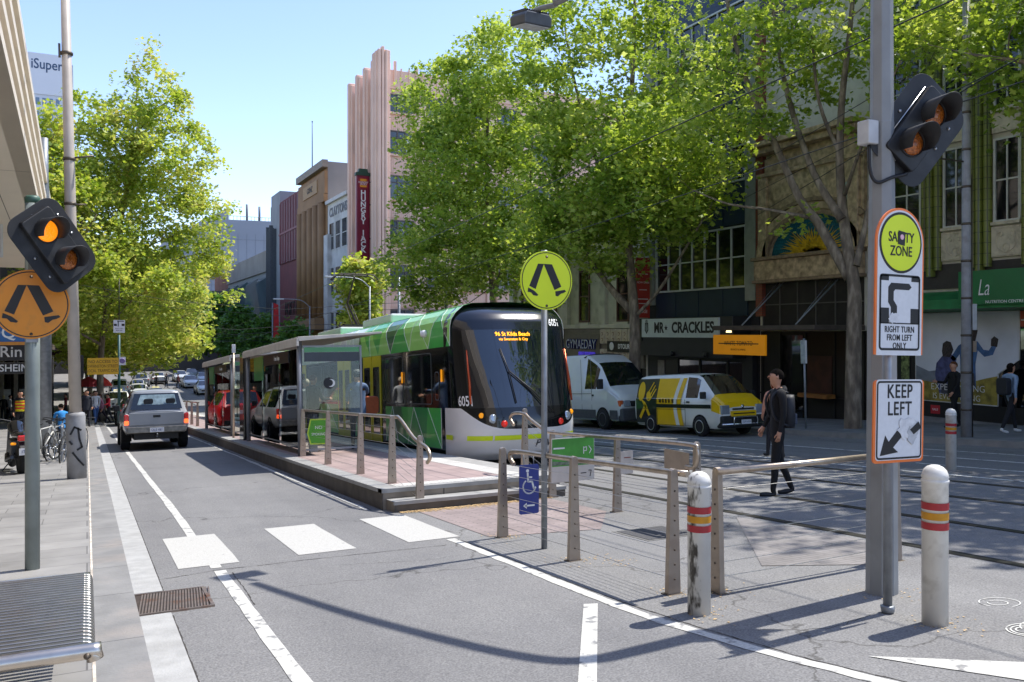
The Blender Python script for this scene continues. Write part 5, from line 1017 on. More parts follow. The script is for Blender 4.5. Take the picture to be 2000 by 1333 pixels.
# ================================================================ TREES
def bark():
    m = bpy.data.materials.new('plane_bark'); n, l = nt(m); p = n['Principled BSDF']; tc = n.new('ShaderNodeTexCoord'); mp = n.new('ShaderNodeMapping'); mp.inputs['Scale'].default_value = (1, 1, .35); l.new(tc.outputs['Object'], mp.inputs[0])
    v = n.new('ShaderNodeTexNoise'); v.inputs['Scale'].default_value = 6; v.inputs['Detail'].default_value = 5; l.new(mp.outputs[0], v.inputs['Vector']); r = n.new('ShaderNodeValToRGB'); e = r.color_ramp.elements
    e[0].position = .34; e[0].color = rgb('#5b5147')+(1,); e[1].position = .66; e[1].color = rgb('#9a8d7c')+(1,); k = e.new(.5); k.color = rgb('#766a5b')+(1,)
    l.new(v.outputs['Fac'], r.inputs[0]); l.new(r.outputs[0], p.inputs['Base Color']); p.inputs['Roughness'].default_value = .85
    b = n.new('ShaderNodeBump'); b.inputs['Strength'].default_value = .6; b.inputs['Distance'].default_value = .03; l.new(v.outputs['Fac'], b.inputs['Height']); l.new(b.outputs[0], p.inputs['Normal']); return m
M_bark = bark()
M_leafR = leaf_mat('plane_leaves', ['#58722a', '#6d8835', '#86a042', '#a0b652', '#b6c564', '#cad480'], .47)
M_leafL = leaf_mat('elm_leaves', ['#678230', '#7f983c', '#99ae4a', '#b0bc5a', '#c2c66c', '#b6ac64'], .48)
M_leafD = leaf_mat('dark_leaves', ['#3f6030', '#527a35', '#68923e', '#476a32'], .35)
# leaf: a five-lobed outline bent along the midrib (six corners)
LEAF = np.array([(0, 0, 0), (.42, .18, .06), (.50, .62, .10), (0, 1.0, .02), (-.50, .62, .10), (-.42, .18, .06)], float)
LEAF2 = np.array([(0, -.1, 0), (.22, .35, .05), (.30, .15, .03), (.52, .55, .10), (.22, .70, .06), (0, 1.05, 0), (-.22, .70, .06), (-.52, .55, .10), (-.30, .15, .03), (-.22, .35, .05)], float)
def leaves_mesh(name, C, size, m, parent, rng, shape=LEAF, flat=.55):
    """one mesh of leaf faces at points C; each leaf has its own turn, tilt and size"""
    n = len(C); yaw = rng.uniform(0, 2*PI, n); pit = rng.normal(-.25, flat, n); rol = rng.normal(0, flat, n); s = size*rng.uniform(.65, 1.3, n)
    L = shape-np.array([0, .5, 0]); k = len(L); V = L[None]*s[:, None, None]
    cy, sy = np.cos(rol), np.sin(rol); x, y, z = V[..., 0], V[..., 1], V[..., 2]
    x, z = x*cy[:, None]+z*sy[:, None], -x*sy[:, None]+z*cy[:, None]
    cp, sp_ = np.cos(pit), np.sin(pit); y, z = y*cp[:, None]-z*sp_[:, None], y*sp_[:, None]+z*cp[:, None]
    ca, sa = np.cos(yaw), np.sin(yaw); x, y = x*ca[:, None]-y*sa[:, None], x*sa[:, None]+y*ca[:, None]
    V = np.stack([x, y, z], -1)+C[:, None, :]; me = bpy.data.meshes.new(name)
    me.vertices.add(n*k); me.vertices.foreach_set('co', V.reshape(-1).astype('f4')); me.loops.add(n*k); me.loops.foreach_set('vertex_index', np.arange(n*k, dtype='i4'))
    me.polygons.add(n); me.polygons.foreach_set('loop_start', np.arange(0, n*k, k, dtype='i4')); me.polygons.foreach_set('loop_total', np.full(n, k, 'i4')); me.materials.append(m); me.update(); me.validate()
    o = bpy.data.objects.new(name, me); COL.objects.link(o); o.parent = parent; return o
def tree(label, base, limbs, ells, ncl, per, size, lm, seed, r0=.26, group=None, cl_r=(.45, .85), shape=LEAF, twig=True, shell=.55, name='plane_tree', gaps=0.0):
    """base: foot of the trunk in the world; limbs: lists of (points relative to base, start radius, end radius);
    ells: crown ellipsoids (centre, radii, weight) relative to base; ncl clusters of `per` leaves each, joined to the limbs by twigs"""
    rng = np.random.default_rng(seed); t = thing(name, label, 'tree', base, 0, group); tb = MB(); nodes = []
    for pts, ra, rb in limbs:
        P = bez(pts, 5); N = len(P); tb.tube(P, [ra+(rb-ra)*(i/(N-1))**.8 for i in range(N)], 12)
        nodes += [(np.array(p), ra+(rb-ra)*i/(N-1)) for i, p in enumerate(P) if i > N*.25]
    NP = np.array([p for p, r in nodes]); w = np.array([e[2] for e in ells], float); w /= w.sum(); cen = []
    while len(cen) < ncl:
        c, r, _ = ells[rng.choice(len(ells), p=w)]; d = rng.normal(size=3); d /= np.linalg.norm(d); rad = shell+(1-shell)*rng.random() if rng.random() < .72 else rng.random()**.5
        p = np.array(c)+d*np.array(r)*rad
        if gaps and rng.random() < gaps and d[2] < .1: continue
        cen.append(p)
    cen = np.array(cen)
    if twig:
        tw = MB()
        sub = []
        for p in cen[::1]:
            dd = np.linalg.norm(NP-p, axis=1)+np.maximum(0, NP[:, 2]-p[2])*1.2; j = int(np.argmin(dd)); q = NP[j]; L = np.linalg.norm(p-q)
            mid = (p+q)/2+rng.normal(0, .10, 3)*L+np.array([0, 0, -.06*L]); r1 = min(nodes[j][1]*.5, .012+.009*L); tw.tube([q, mid, p], [r1, r1*.6, .006], 5, False)
            if len(NP) < 2500: NP = np.vstack([NP, mid[None]]); nodes.append((mid, r1*.7))
        tb.add(tw.v, tw.f, 0, True)
    tb.build('trunk', M_bark, t)
    k = rng.poisson(per, ncl)+4; idx = np.repeat(np.arange(ncl), k); n = len(idx); rr_ = rng.uniform(*cl_r, ncl)[idx]
    C = cen[idx]+np.clip(rng.normal(0, 1, (n, 3)), -1.7, 1.7)*rr_[:, None]*np.array([.55, .55, .36]); leaves_mesh('crown', C, size, lm, t, rng, shape); return t
def rel(base, p): return tuple(Vector(p)-Vector(base))
gR = 'plane trees along the right kerb'
# second tree from the right: trunk right of centre with long bare limbs reaching left
B = (19.0, 16.85, zg(16.85)+.12); f = lambda X, px, py: rel(B, onX(px, py, X))
t2_l = [([(0, 0, -.1), (.0, .0, .5), f(19, 1668, 640), f(19, 1668, 560), f(19.0, 1655, 480), f(19, 1645, 400), f(18.8, 1640, 300), f(18.7, 1645, 190), f(18.5, 1660, 60), f(18.5, 1670, -60)], .27, .05),
        ([f(19, 1660, 545), f(18.6, 1600, 440), f(18.2, 1560, 385), f(17.8, 1500, 250), f(17.3, 1455, 150), f(17, 1425, 30), f(17, 1410, -80)], .16, .045),
        ([f(18.9, 1645, 430), f(18.7, 1590, 340), f(18.5, 1545, 210), f(18.4, 1520, 90), f(18.4, 1500, -60)], .13, .04),
        ([f(18.4, 1580, 425), f(17.9, 1500, 410), f(17.2, 1420, 398), f(16.9, 1350, 370)], .06, .02),
        ([f(19, 1672, 520), f(19.3, 1690, 440), f(19.6, 1710, 330), f(19.8, 1740, 180)], .11, .03),
        ([f(18.8, 1640, 300), f(18.2, 1600, 200), f(17.8, 1585, 60)], .07, .03), ([f(18.9, 1650, 380), f(18, 1700, 240), f(17.6, 1760, 120)], .06, .02)]
tree('plane tree with bare forking limbs in front of the tiled arch', B, t2_l,
     [((-1.6, 2.4, 10.2), (3.4, 3.2, 2.4), 2.2), ((-2.2, 5.2, 8.2), (2.4, 2.0, 2.0), 1.5), ((.4, .0, 11.2), (3.0, 3.0, 2.0), 1.5), ((-.4, 1.2, 14.2), (3.8, 4.0, 2.4), 2.6), ((.2, -1.2, 8.6), (1.2, 1.2, 1.3), .25), ((-.8, 1.4, 6.6), (1.6, 2.4, .9), .10)], 330, 38, .17, M_leafR, 5, .27, gR, (.4, .75), LEAF2)
# first tree left of it: thick crown above the vans
B = (18.6, 26.9, zg(26.9)+.12); f = lambda X, px, py: rel(B, onX(px, py, X))
tree('leafy plane tree between the white van and the black shopfront', B,
     [([(0, 0, -.1), (0, 0, .6), f(18.6, 1240, 700), f(18.6, 1238, 600), f(18.6, 1228, 480), f(18.4, 1222, 330), f(18.3, 1235, 160), f(18.3, 1240, 0)], .31, .06),
      ([f(18.6, 1236, 610), f(18.2, 1190, 560), f(17.8, 1130, 470), f(17.4, 1085, 360), f(17.2, 1060, 250)], .17, .04), ([f(18.6, 1240, 620), f(18.8, 1285, 570), f(18.9, 1330, 500), f(19, 1390, 400)], .08, .03),
      ([f(18.5, 1225, 420), f(18.0, 1160, 300), f(17.6, 1120, 150), f(17.5, 1100, 30)], .11, .035), ([f(18.4, 1222, 330), f(18.8, 1290, 230), f(19, 1340, 100)], .1, .03)],
     [((-.6, 0, 9.0), (3.9, 4.6, 3.5), 4), ((-1.2, 2.4, 7.2), (3.0, 2.8, 1.9), 1.7), ((-.3, .6, 12.4), (3.8, 4.4, 3.0), 3), ((-.6, -2.4, 8.6), (2.4, 2.4, 2.2), 1.1), ((-.5, .4, 15.5), (3.2, 3.6, 1.8), 1.4)], 430, 78, .175, M_leafR, 6, .31, gR, (.42, .85), LEAF2)
B = (18.5, 38.6, zg(38.6)+.12); f = lambda X, px, py: rel(B, onX(px, py, X))
tree('broad plane tree rising behind the tram cab', B,
     [([(0, 0, -.1), (0, 0, 2), f(18.5, 962, 560), f(18.4, 955, 450), f(18.2, 950, 320), f(18.2, 955, 200)], .28, .06), ([f(18.5, 964, 570), f(18.9, 1000, 480), f(19.1, 1035, 360), f(19, 1040, 220)], .16, .04), ([f(18.4, 957, 480), f(17.8, 900, 400), f(17.4, 850, 330), f(17, 830, 250)], .13, .03), ([f(18.4, 957, 520), f(17.6, 880, 470), f(17, 820, 440)], .08, .03)],
     [((-1.2, .4, 10.2), (4.4, 5.0, 4.4), 4), ((-1.4, 4.6, 7.8), (3.2, 3.4, 2.6), 2.0), ((-1.0, 2.6, 12.6), (3.0, 4.6, 3.0), 2.2), ((-.3, -.6, 14.6), (3.4, 4.4, 2.4), 1.6), ((-1.2, 3.2, 16.2), (2.4, 3.8, 2.6), 1.5), ((-.3, -.4, 17.4), (3.0, 3.8, 2.2), 1.2), ((-.6, -3.4, 7.6), (2.6, 2.6, 2.6), 1.0)], 600, 74, .19, M_leafR, 7, .28, gR, (.48, .95), LEAF2)
B = (18.5, 60.5, zg(60.5)+.12)
tree('small bright young plane tree left of the tram roof', B, [([(0, 0, -.1), (0, .1, 3), (-.1, .4, 6), (0, .2, 8.4)], .16, .04), ([(0, .1, 3.6), (-.8, 1.4, 5.6), (-1, 2.0, 7)], .08, .03)],
     [((-.4, .8, 9.0), (1.9, 2.8, 2.0), 1), ((-.3, .4, 6.6), (1.4, 2.2, 1.3), .5)], 130, 45, .28, M_leafL, 8, .16, gR, (.45, .8))
# tree just outside the right edge whose crown hangs into the corner and shades the tracks
B = (19.0, 6.2, zg(6.2)+.12)
tree('plane tree at the right edge whose branches hang into the top corner', B,
     [([(0, 0, -.1), (0, 0, 2.5), (-.1, .1, 5), (-.3, .5, 8), (-.4, .8, 11)], .30, .07), ([(0, 0, 4.0), (-.8, 1.6, 5.6), (-1.6, 3.6, 7.0), (-2.4, 5.4, 7.8)], .15, .03), ([(-.1, .1, 5), (-2.2, .4, 7.6), (-4.4, .6, 10.0)], .16, .04), ([(-.2, .2, 6), (.3, 3.0, 8.4), (.4, 5.5, 9.6)], .14, .03), ([(-.1, 0, 5), (-1.8, -2.4, 8), (-2.6, -4, 10.5)], .14, .04)],
     [((-.2, 4.4, 7.9), (2.6, 2.6, 1.7), 2.0), ((-1.4, 1.2, 11.4), (4.2, 5.0, 2.8), 3.2), ((-3.4, .4, 10.0), (3.0, 3.4, 2.0), 1.6), ((-1.6, -3.4, 10.6), (3.4, 3.2, 2.4), 1.6), ((-1.2, .8, 14.0), (4.0, 4.2, 2.0), 1.8), ((-1.0, 6.8, 9.6), (2.2, 2.8, 1.2), 2.0)], 540, 30, .165, M_leafR, 12, .30, gR, (.4, .75), LEAF2)
gL = 'elm and plane trees along the left pavement'
def ltree(label, x, y, ht, rad, seed, ncl, per, size, m, off=(0, 0), group=gL, r0=.22, name='street_tree', squash=1.0, low=.30, lean=0):
    b = (x, y, zg(y)+.1); ox, oy = off
    L = [([(0, 0, -.1), (0, 0, ht*.18), (ox*.3, oy*.3, ht*.4), (ox*.8, oy*.6, ht*.65), (ox, oy, ht*.88)], r0, .04)]
    rg = random.Random(seed)
    for k in range(6):
        a = rg.uniform(0, 2*PI); h0 = ht*rg.uniform(.25, .5); L.append(([(ox*.35, oy*.35, h0), (ox*.6+rad*.45*math.cos(a), oy*.5+rad*.45*math.sin(a), h0+ht*.16), (ox+rad*.8*math.cos(a), oy+rad*.8*math.sin(a), h0+ht*.28)], r0*.42, .025))
    return tree(label, b, L, [((ox, oy, ht*.52), (rad, rad*1.1, ht*low), 3), ((ox*.8, oy, ht*.74), (rad*.66, rad*.75, ht*.2), 1.3), ((ox*.6-.2, oy, ht*.90), (rad*.30, rad*.36, ht*.11), .35), ((ox*1.1, oy, ht*.38), (rad*.8, rad*.9, ht*.14), .8)], ncl, per, size, m, seed, r0, group, (.5, 1.0), LEAF2, True, .5, name)
b_ = (.75, 57, zg(57)+.1); rg_t = random.Random(5)
LL = [([(0, 0, -.1), (0, 0, 4), (.6, -.5, 9), (1.4, -1.0, 14), (2.0, -1.6, 20.6)], .24, .04)]
for k in range(16):
    a = rg_t.uniform(0, 2*PI); h0 = 4.5+k*.85; q_ = max(1.4, 6.8-.32*k)*rg_t.uniform(.75, 1.3); cx_, cy_ = .1+.12*k, -.1*k; LL.append(([(cx_, cy_, h0), (cx_+q_*.5*math.cos(a), cy_+q_*.5*math.sin(a), h0+1.6), (cx_+q_*math.cos(a), cy_+q_*math.sin(a), h0+2.4)], .10, .02))
EL = [((1.7, -2, 8.2), (5.9, 6.0, 3.7), 3.0), ((2.1, -2.4, 12.2), (5.5, 5.4, 3.2), 2.3), ((2.2, -2.6, 15.6), (4.2, 4.2, 2.7), 1.5), ((2.4, -2.8, 18.8), (2.4, 2.5, 2.1), .55), ((2.5, -2.8, 21.0), (1.1, 1.1, 1.4), .14), ((2.5, -2.8, 22.4), (.45, .45, 1.0), .04)]
EL += [((-1.6, -3, 13.4), (3.4, 3.2, 3.6), 1.3), ((-.2, -3, 17.4), (2.0, 2.0, 2.0), .4)]
for pts, _, _ in LL[1:12]: EL.append((pts[-1], (1.1, 1.1, .8), .26))
for pts, _, _ in LL[12:]: EL.append((pts[-1], (.7, .7, .7), .08))
tree('tall bright yellow green tree rising highest over the left pavement', b_, LL, EL, 760, 50, .22, M_leafL, 21, .30, gL, (.42, .95), LEAF2, True, .45, 'street_tree')
ltree('narrow yellow green tree whose pale trunk stands behind the bicycles', -1.9, 51, 17.0, 3.2, 27, 240, 40, .25, M_leafL, (.2, 0), r0=.27)
ltree('shorter spreading tree behind the yellow street sign', .2, 64, 13.0, 6.0, 22, 420, 38, .30, M_leafL, (2.2, 0))
ltree('rounded light green tree third along the left pavement', -.5, 80, 13.5, 6.2, 23, 360, 36, .36, M_leafL, (2.4, 0))
ltree('green tree fourth along the left pavement reaching over the cars', -.5, 97, 15.0, 6.6, 24, 340, 34, .42, M_leafR, (2.0, 0))
ltree('farther green tree fifth along the left pavement', 0, 118, 16.5, 8.0, 25, 320, 32, .5, M_leafR, (2.6, 0))
ltree('most distant tree closing the end of the street', 6, 165, 22, 11, 26, 340, 34, .7, M_leafD, (3, 0))
for i, (x, y, h, r) in enumerate(((18.6, 84, 7.5, 2.4), (18.6, 99, 8.5, 2.8), (18.6, 116, 10, 3.6), (18.2, 138, 12.5, 5.0))):
    ltree(['dark green tree before the white building facade', 'dark green tree before the brown columned building', 'dark green tree before the glass building', 'dark tree at the far right end of the street'][i], x, y, h, r, 31+i, 170, 30, .34+.05*i, M_leafD, (-.6, 0), 'dark trees far down the right side')
# ================================================================ BUILDINGS (right row faces -x on the plane x = 22.5)
FX = 22.5
M_win = mat('window_dark', '#14181c', .06, nscale=.8, namt=.3, spec=.8); M_shopglass = mat('shop_glass', '#0b0d0f', .03, nscale=1, namt=.1, spec=1.0, coat=1.0); M_frame_w = mat('frame_white', '#c9c9c4', .5, nscale=5, namt=.08)
def bld(name, label, y0, y1, depth_, top, m, z0=None, cat='building'):
    t = thing(name, label, cat, (FX, 0, 0)); zb = zg(y1)-.6 if z0 is None else z0
    w = MB().box(0.0, depth_, y0, y1, zb, top).build('wall', m, t); return t
def windowx(par, y0, y1, z0, z1, off=.0, frame=.05, mull=(1, 1), fm=None, gm=None, proud=.06, name='window', recess=True):
    """window on a wall that faces -x: pane plus a raised frame and mullions"""
    g = MB().box(-off-.012, -off+.05, y0, y1, z0, z1).build(name, gm or M_win, par); f = MB(); a, b = -off-proud, -off-.013
    f.box(a, b, y0-frame, y0, z0-frame, z1+frame); f.box(a, b, y1, y1+frame, z0-frame, z1+frame); f.box(a, b, y0, y1, z0-frame, z0); f.box(a, b, y0, y1, z1, z1+frame)
    nx, nz = mull
    for i in range(1, nx): yy = y0+(y1-y0)*i/nx; f.box(a+.02, b, yy-frame*.35, yy+frame*.35, z0, z1)
    for i in range(1, nz): zz = z0+(z1-z0)*i/nz; f.box(a+.022, b-.001, y0, y1, zz-frame*.35, zz+frame*.35)
    f.build('frame', fm or M_frame_w, g); return g
def tiled(name, c1, c2, cm, bw, bh, mort=.012, axis='x', off=.0, rough=.5, namt=.18):
    m = bpy.data.materials.new(name); n, l = nt(m); p = n['Principled BSDF']; tc = n.new('ShaderNodeTexCoord'); sp_ = n.new('ShaderNodeSeparateXYZ'); cb = n.new('ShaderNodeCombineXYZ'); l.new(tc.outputs['Object'], sp_.inputs[0]); l.new(sp_.outputs['Y' if axis == 'x' else 'X'], cb.inputs[0]); l.new(sp_.outputs['Z'], cb.inputs[1])
    b = n.new('ShaderNodeTexBrick'); b.offset = off; b.inputs['Scale'].default_value = 1; b.inputs['Brick Width'].default_value = bw; b.inputs['Row Height'].default_value = bh; b.inputs['Mortar Size'].default_value = mort
    for k, c in (('Color1', c1), ('Color2', c2), ('Mortar', cm)): b.inputs[k].default_value = rgb(c)+(1,)
    l.new(cb.outputs[0], b.inputs['Vector']); t = noise_nodes(n, l, 1.3, 6); r = n.new('ShaderNodeValToRGB'); r.color_ramp.elements[0].position = .3; r.color_ramp.elements[1].position = .7; r.color_ramp.elements[0].color = (1-namt,)*3+(1,); r.color_ramp.elements[1].color = (1+namt,)*3+(1,); l.new(t.outputs['Fac'], r.inputs[0])
    x = n.new('ShaderNodeMix'); x.data_type = 'RGBA'; x.blend_type = 'MULTIPLY'; x.inputs[0].default_value = 1; l.new(b.outputs['Color'], x.inputs[6]); l.new(r.outputs[0], x.inputs[7]); l.new(x.outputs[2], p.inputs['Base Color']); p.inputs['Roughness'].default_value = rough; return m
# --- 1: green tiled art deco building ---------------------------------
M_gtile = tiled('green_tiles', '#767e3a', '#687132', '#3f4424', .22, .30, .012, 'x', 0, .3, .2)
b1 = bld('deco_building', 'cream and olive green tiled art deco building above the green shop awning', -8, 19.3, 14, 16.5, mat('deco_cream', '#cbc5b5', .7, nscale=1.5, namt=.12, dirt='#8a8374', damt=.5))
def fluted(y, w, z0, z1):
    mb = MB()
    for k in (-1, 0, 1):
        rings = []; d = .20 if k == 0 else .13; zz0 = z0 if k == 0 else z0+.18
        P = [(-d*math.cos(a), y+k*w/3+w/6*math.sin(a)) for a in np.linspace(-PI/2, PI/2, 9)]; P = [(-.01, y+k*w/3-w/6)]+[(x-.08, yy) for x, yy in P]+[(-.01, y+k*w/3+w/6)]
        mb.prism(P, 'z', zz0, z1)
    return mb.build('pilaster', M_gtile, b1)
M_relief = mat('relief_cream', '#cdc2ac', .75, nscale=6, namt=.1, dirt='#8b806c', damt=.5, dscale=5, bump=.5, bscale=14)
py = [18.75, 17.0, 15.45, 13.95, 12.4, 10.9, 9.4]
for i, y in enumerate(py): fluted(y, .62, 3.35, 16.0)
for a, b in zip(py[1:], py[:-1]):
    y0, y1 = a+.34, b-.34; c = (y0+y1)/2
    MB().box(-.09, -.002, y0-.02, y1+.02, 3.78, 4.62).build('relief_panel', M_relief, b1, .01); sc_ = MB()
    for s in (-1, 1):
        sc_.tube(bez([(-.095, c+s*.06, 3.92), (-.10, c+s*.22, 4.02), (-.10, c+s*.27, 4.25), (-.10, c+s*.24, 4.42), (-.10, c+s*.14, 4.46), (-.10, c+s*.11, 4.38), (-.10, c+s*.17, 4.34)], 4), .018, 6); sc_.tube(bez([(-.095, c+s*.02, 3.88), (-.10, c+s*.10, 4.05), (-.095, c+s*.02, 4.14)], 3), .014, 5)
    for z in (3.83, 4.57): sc_.box(-.11, -.088, y0+.03, y1-.03, z-.012, z+.012)
    sc_.build('relief_scroll', M_relief, b1)
    for z0, z1 in ((4.80, 7.0), (7.9, 10.2), (11.2, 13.4)):
        windowx(b1, y0+.10, y1-.08, z0, z1, .0, .06, (2, 2), M_frame_w); MB().box(-.16, -.065, y0, y1, z0-.14, z0-.06).build('sill', M_relief, b1)
        MB().box(-.07, -.002, y0, y0+.03, z0, z1).build('reveal', M_frame_w, b1)
    for z in (7.2, 10.5): MB().box(-.10, -.003, y0, y1, z, z+.55).build('relief_panel', M_relief, b1, .01)
MB().box(-.04, -.001, -8, 19.2, 2.98, 3.70).build('dark_band', mat('granite_black', '#2b2729', .4, nscale=5, namt=.2), b1)
aw = MB(); aw.prism([(-.005, 2.90), (-1.05, 2.62), (-1.05, 2.36), (-.005, 2.30)], 'y', 7.5, 17.7); aw.build('awning', mat('awning_green', '#1a7a42', .45, nscale=2.5, namt=.22), b1)
ab = MB(); ab.box(-1.16, -1.06, 7.0, 15.35, 2.45, 3.36); ab.build('fascia_board', mat('fascia_green', '#0c6a38', .35, nscale=1.2, namt=.12), b1)
text('La', .62, M_wh, b1, (-1.17, 14.62, 2.88), FACE_X, sx=.6, bold=-.004, shear=.25) ; text('NUTRITION CENTRE', .11, M_wh, b1, (-1.165, 14.05, 2.51), FACE_X)
# shopfront: poster window, dark glass, stall riser
rec = MB(); rec.box(-.03, -.004, -6, 17.75, -1.05, 2.35); rec.build('shopfront', mat('shop_black', '#141415', .5), b1)
PW = [(17.55, -.33), (13.6+1.75, -.33), (15.05, -.33), (15.05, .62), (14.10, 1.25), (14.10, 2.28), (17.55, 2.28)]
PW = [(17.55, -.33), (14.95, -.33), (14.95, .55), (14.35, .98), (14.35, 2.28), (17.55, 2.28)]
ps = MB(); ps.prism(PW, 'x', -.050, -.034); pst = ps.build('poster', None or mat('poster_sky', '#c3c7cd', .45, nscale=.7, namt=.22, spread=(.3, .7)), b1)
def pm_(pts, m, x, name='poster_print'): return MB().prism(pts, 'x', x-.002, x).build(name, m, pst)
pm_([(17.55, -.33), (14.95, -.33), (14.95, .50), (15.3, .42), (15.9, .25), (16.4, .34), (16.9, .22), (17.55, .30)], mat('poster_grass', '#8a7c33', .6, nscale=5, namt=.45), -.051)
pm_([(17.55, .30), (16.9, .22), (16.4, .34), (16.6, .62), (17.1, .55), (17.55, .72)], mat('poster_hill', '#767c84', .6, nscale=3, namt=.2), -.052)
# two walkers in hooded jackets, one with an arm raised, seen from behind on the poster
jac1, jac2, fur, trs = mat('poster_jacket_blue', '#3d5d86', .6, nscale=6, namt=.3), mat('poster_jacket_violet', '#474a72', .6, nscale=8, namt=.35), mat('poster_fur', '#3a332f', .8, nscale=20, namt=.4), mat('poster_trousers', '#3c3c44', .6, nscale=9, namt=.4)
pm_([(16.75, -.1), (16.25, -.1), (16.3, .5), (16.2, .95), (16.35, 1.06), (16.62, 1.06), (16.85, .8), (16.9, .45)], jac2, -.054); pm_([(16.64, 1.0), (16.4, .98), (16.3, 1.2), (16.38, 1.42), (16.52, 1.46), (16.64, 1.38), (16.67, 1.15)], fur, -.056); pm_([(16.70, -.1), (16.3, -.1), (16.34, .2), (16.68, .2)], trs, -.055)
pm_([(16.05, .1), (15.6, .1), (15.62, .8), (15.55, 1.2), (15.35, 1.02), (15.1, 1.08), (15.0, 1.32), (15.12, 1.36), (15.22, 1.2), (15.38, 1.22), (15.55, 1.45), (15.85, 1.50), (16.15, 1.32), (16.4, .95), (16.28, .86), (16.1, 1.08)], jac1, -.054); pm_([(15.92, 1.46), (15.62, 1.46), (15.55, 1.75), (15.66, 2.02), (15.82, 2.05), (15.95, 1.9), (15.97, 1.62)], fur, -.056); pm_([(15.16, 1.33), (14.98, 1.30), (14.94, 1.52), (15.06, 1.60), (15.15, 1.52)], fur, -.057); pm_([(16.02, .12), (15.62, .12), (15.66, .55), (16.0, .55)], trs, -.055)
text('EXPERIENCING', .27, M_wh, pst, (-.058, 16.18, .10), FACE_X, sx=.93, ext=.0008, bold=-.004); text('IS EVERYTHING', .25, M_wh, pst, (-.058, 16.22, -.17), FACE_X, sx=.88, ext=.0008, bold=-.004)
pf = MB()
for (ya, za), (yb, zb) in zip(PW, PW[1:]+PW[:1]): pf.tube([(-.055, ya, za), (-.055, yb, zb)], .016, 5)
pf.build('poster_edge', M_frame_w, pst)
MB().box(-.045, -.032, 8.0, 14.93, -.33, 1.80).build('shop_window', M_shopglass, b1); MB().box(-.06, -.031, 8, 14.33, 1.86, 2.28).build('red_header', mat('header_red', '#a5482c', .5, nscale=2, namt=.15), b1); MB().box(-.07, -.055, 8, 14.3, 2.02, 2.06).build('header_line', M_frame_w, b1)
MB().box(-.08, -.031, 8, 19.1, -.98, -.80).build('skirting', mat('skirting_grey', '#77787a', .6), b1); pl_ = MB().box(-.045, -.031, 16.75, 17.05, -.70, -.45).build('red_plate', mat('plate_red', '#b92b35', .5), b1); text('SALE', .09, M_wh, pl_, (-.047, 16.9, -.575), FACE_X)
ms = MB(); ms.box(-.05, -.03, 17.75, 18.95, -1, 2.3); ms.build('doorway', mat('doorway_dark', '#18191a', .5), b1); ex = MB().box(-.35, -.28, 18.4, 18.7, .55, 1.15).build('green_sign', mat('cross_green', '#3faa4a', .4, emit=.1), b1)
MB().box(-.06, -.05, 17.78, 18.06, -.2, 1.3).build('menu_panel', mat('menu_pattern', '#6d7a4a', .5, nscale=9, namt=.8), b1)
# --- 2: terracotta arch building ---------------------------------------
M_terra = mat('terracotta_carved', '#b9a184', .8, nscale=5, namt=.30, bump=1.0, bscale=9, dirt='#5d4c3c', damt=.6, dscale=3)
b2 = bld('arch_building', 'ornate brown terracotta building with a blue arch of golden flames', 19.32, 24.25, 14, 13, mat('upper_white_wall', '#c4bfb4', .7, nscale=1.5, namt=.12, dirt='#8a8478', damt=.5))
YC, ZS, RA, KZ = 21.62, 4.46, 2.02, .66
def archring(r0, r1, x0, x1, m, name, a0=0, a1=PI):
    mb = MB(); n = 28
    for i in range(n):
        a, b = a0+(a1-a0)*i/n, a0+(a1-a0)*(i+1)/n; P = [(YC+r*math.cos(t), ZS+r*KZ*math.sin(t)) for r, t in ((r0, a), (r1, a), (r1, b), (r0, b))]; mb.prism(P, 'x', x0, x1)
    return mb.build(name, m, b2)
fac = MB(); n = 28
wall_top = 8.2
for i in range(n):   # spandrel wall round the lunette
    a, b = PI*i/n, PI*(i+1)/n
    def outer(t):
        c, s = math.cos(t), math.sin(t); k = min(2.24/abs(c) if abs(c) > 1e-6 else 99, (wall_top-ZS)/s if s > 1e-6 else 99); return (YC+k*c, ZS+k*s)
    fac.prism([(YC+RA*1.0*math.cos(a), ZS+RA*KZ*math.sin(a)), outer(a), outer(b), (YC+RA*math.cos(b), ZS+RA*KZ*math.sin(b))], 'x', -.16, -.003)
fac.build('spandrel', M_terra, b2)
archring(RA-.02, RA+.22, -.30, -.165, mat('arch_band', '#8b7660', .8, nscale=7, namt=.25, bump=.6), 'arch_moulding'); archring(RA+.26, RA+.60, -.24, -.162, M_terra, 'arch_moulding'); archring(RA+.66, RA+.86, -.27, -.163, mat('arch_band', '#8b7660', .8), 'arch_moulding', .62, PI-.62)
lu = MB().prism([(YC+(RA-.02)*math.cos(t), ZS+(RA-.02)*KZ*math.sin(t)) for t in np.linspace(0, PI, 30)], 'x', -.03, -.004).build('lunette', tiled('lunette_blue', '#1d6a80', '#17586f', '#0f3f52', .09, .12, .008, 'x', .5, .35, .25), b2)
fm = MB(); rg = random.Random(2)
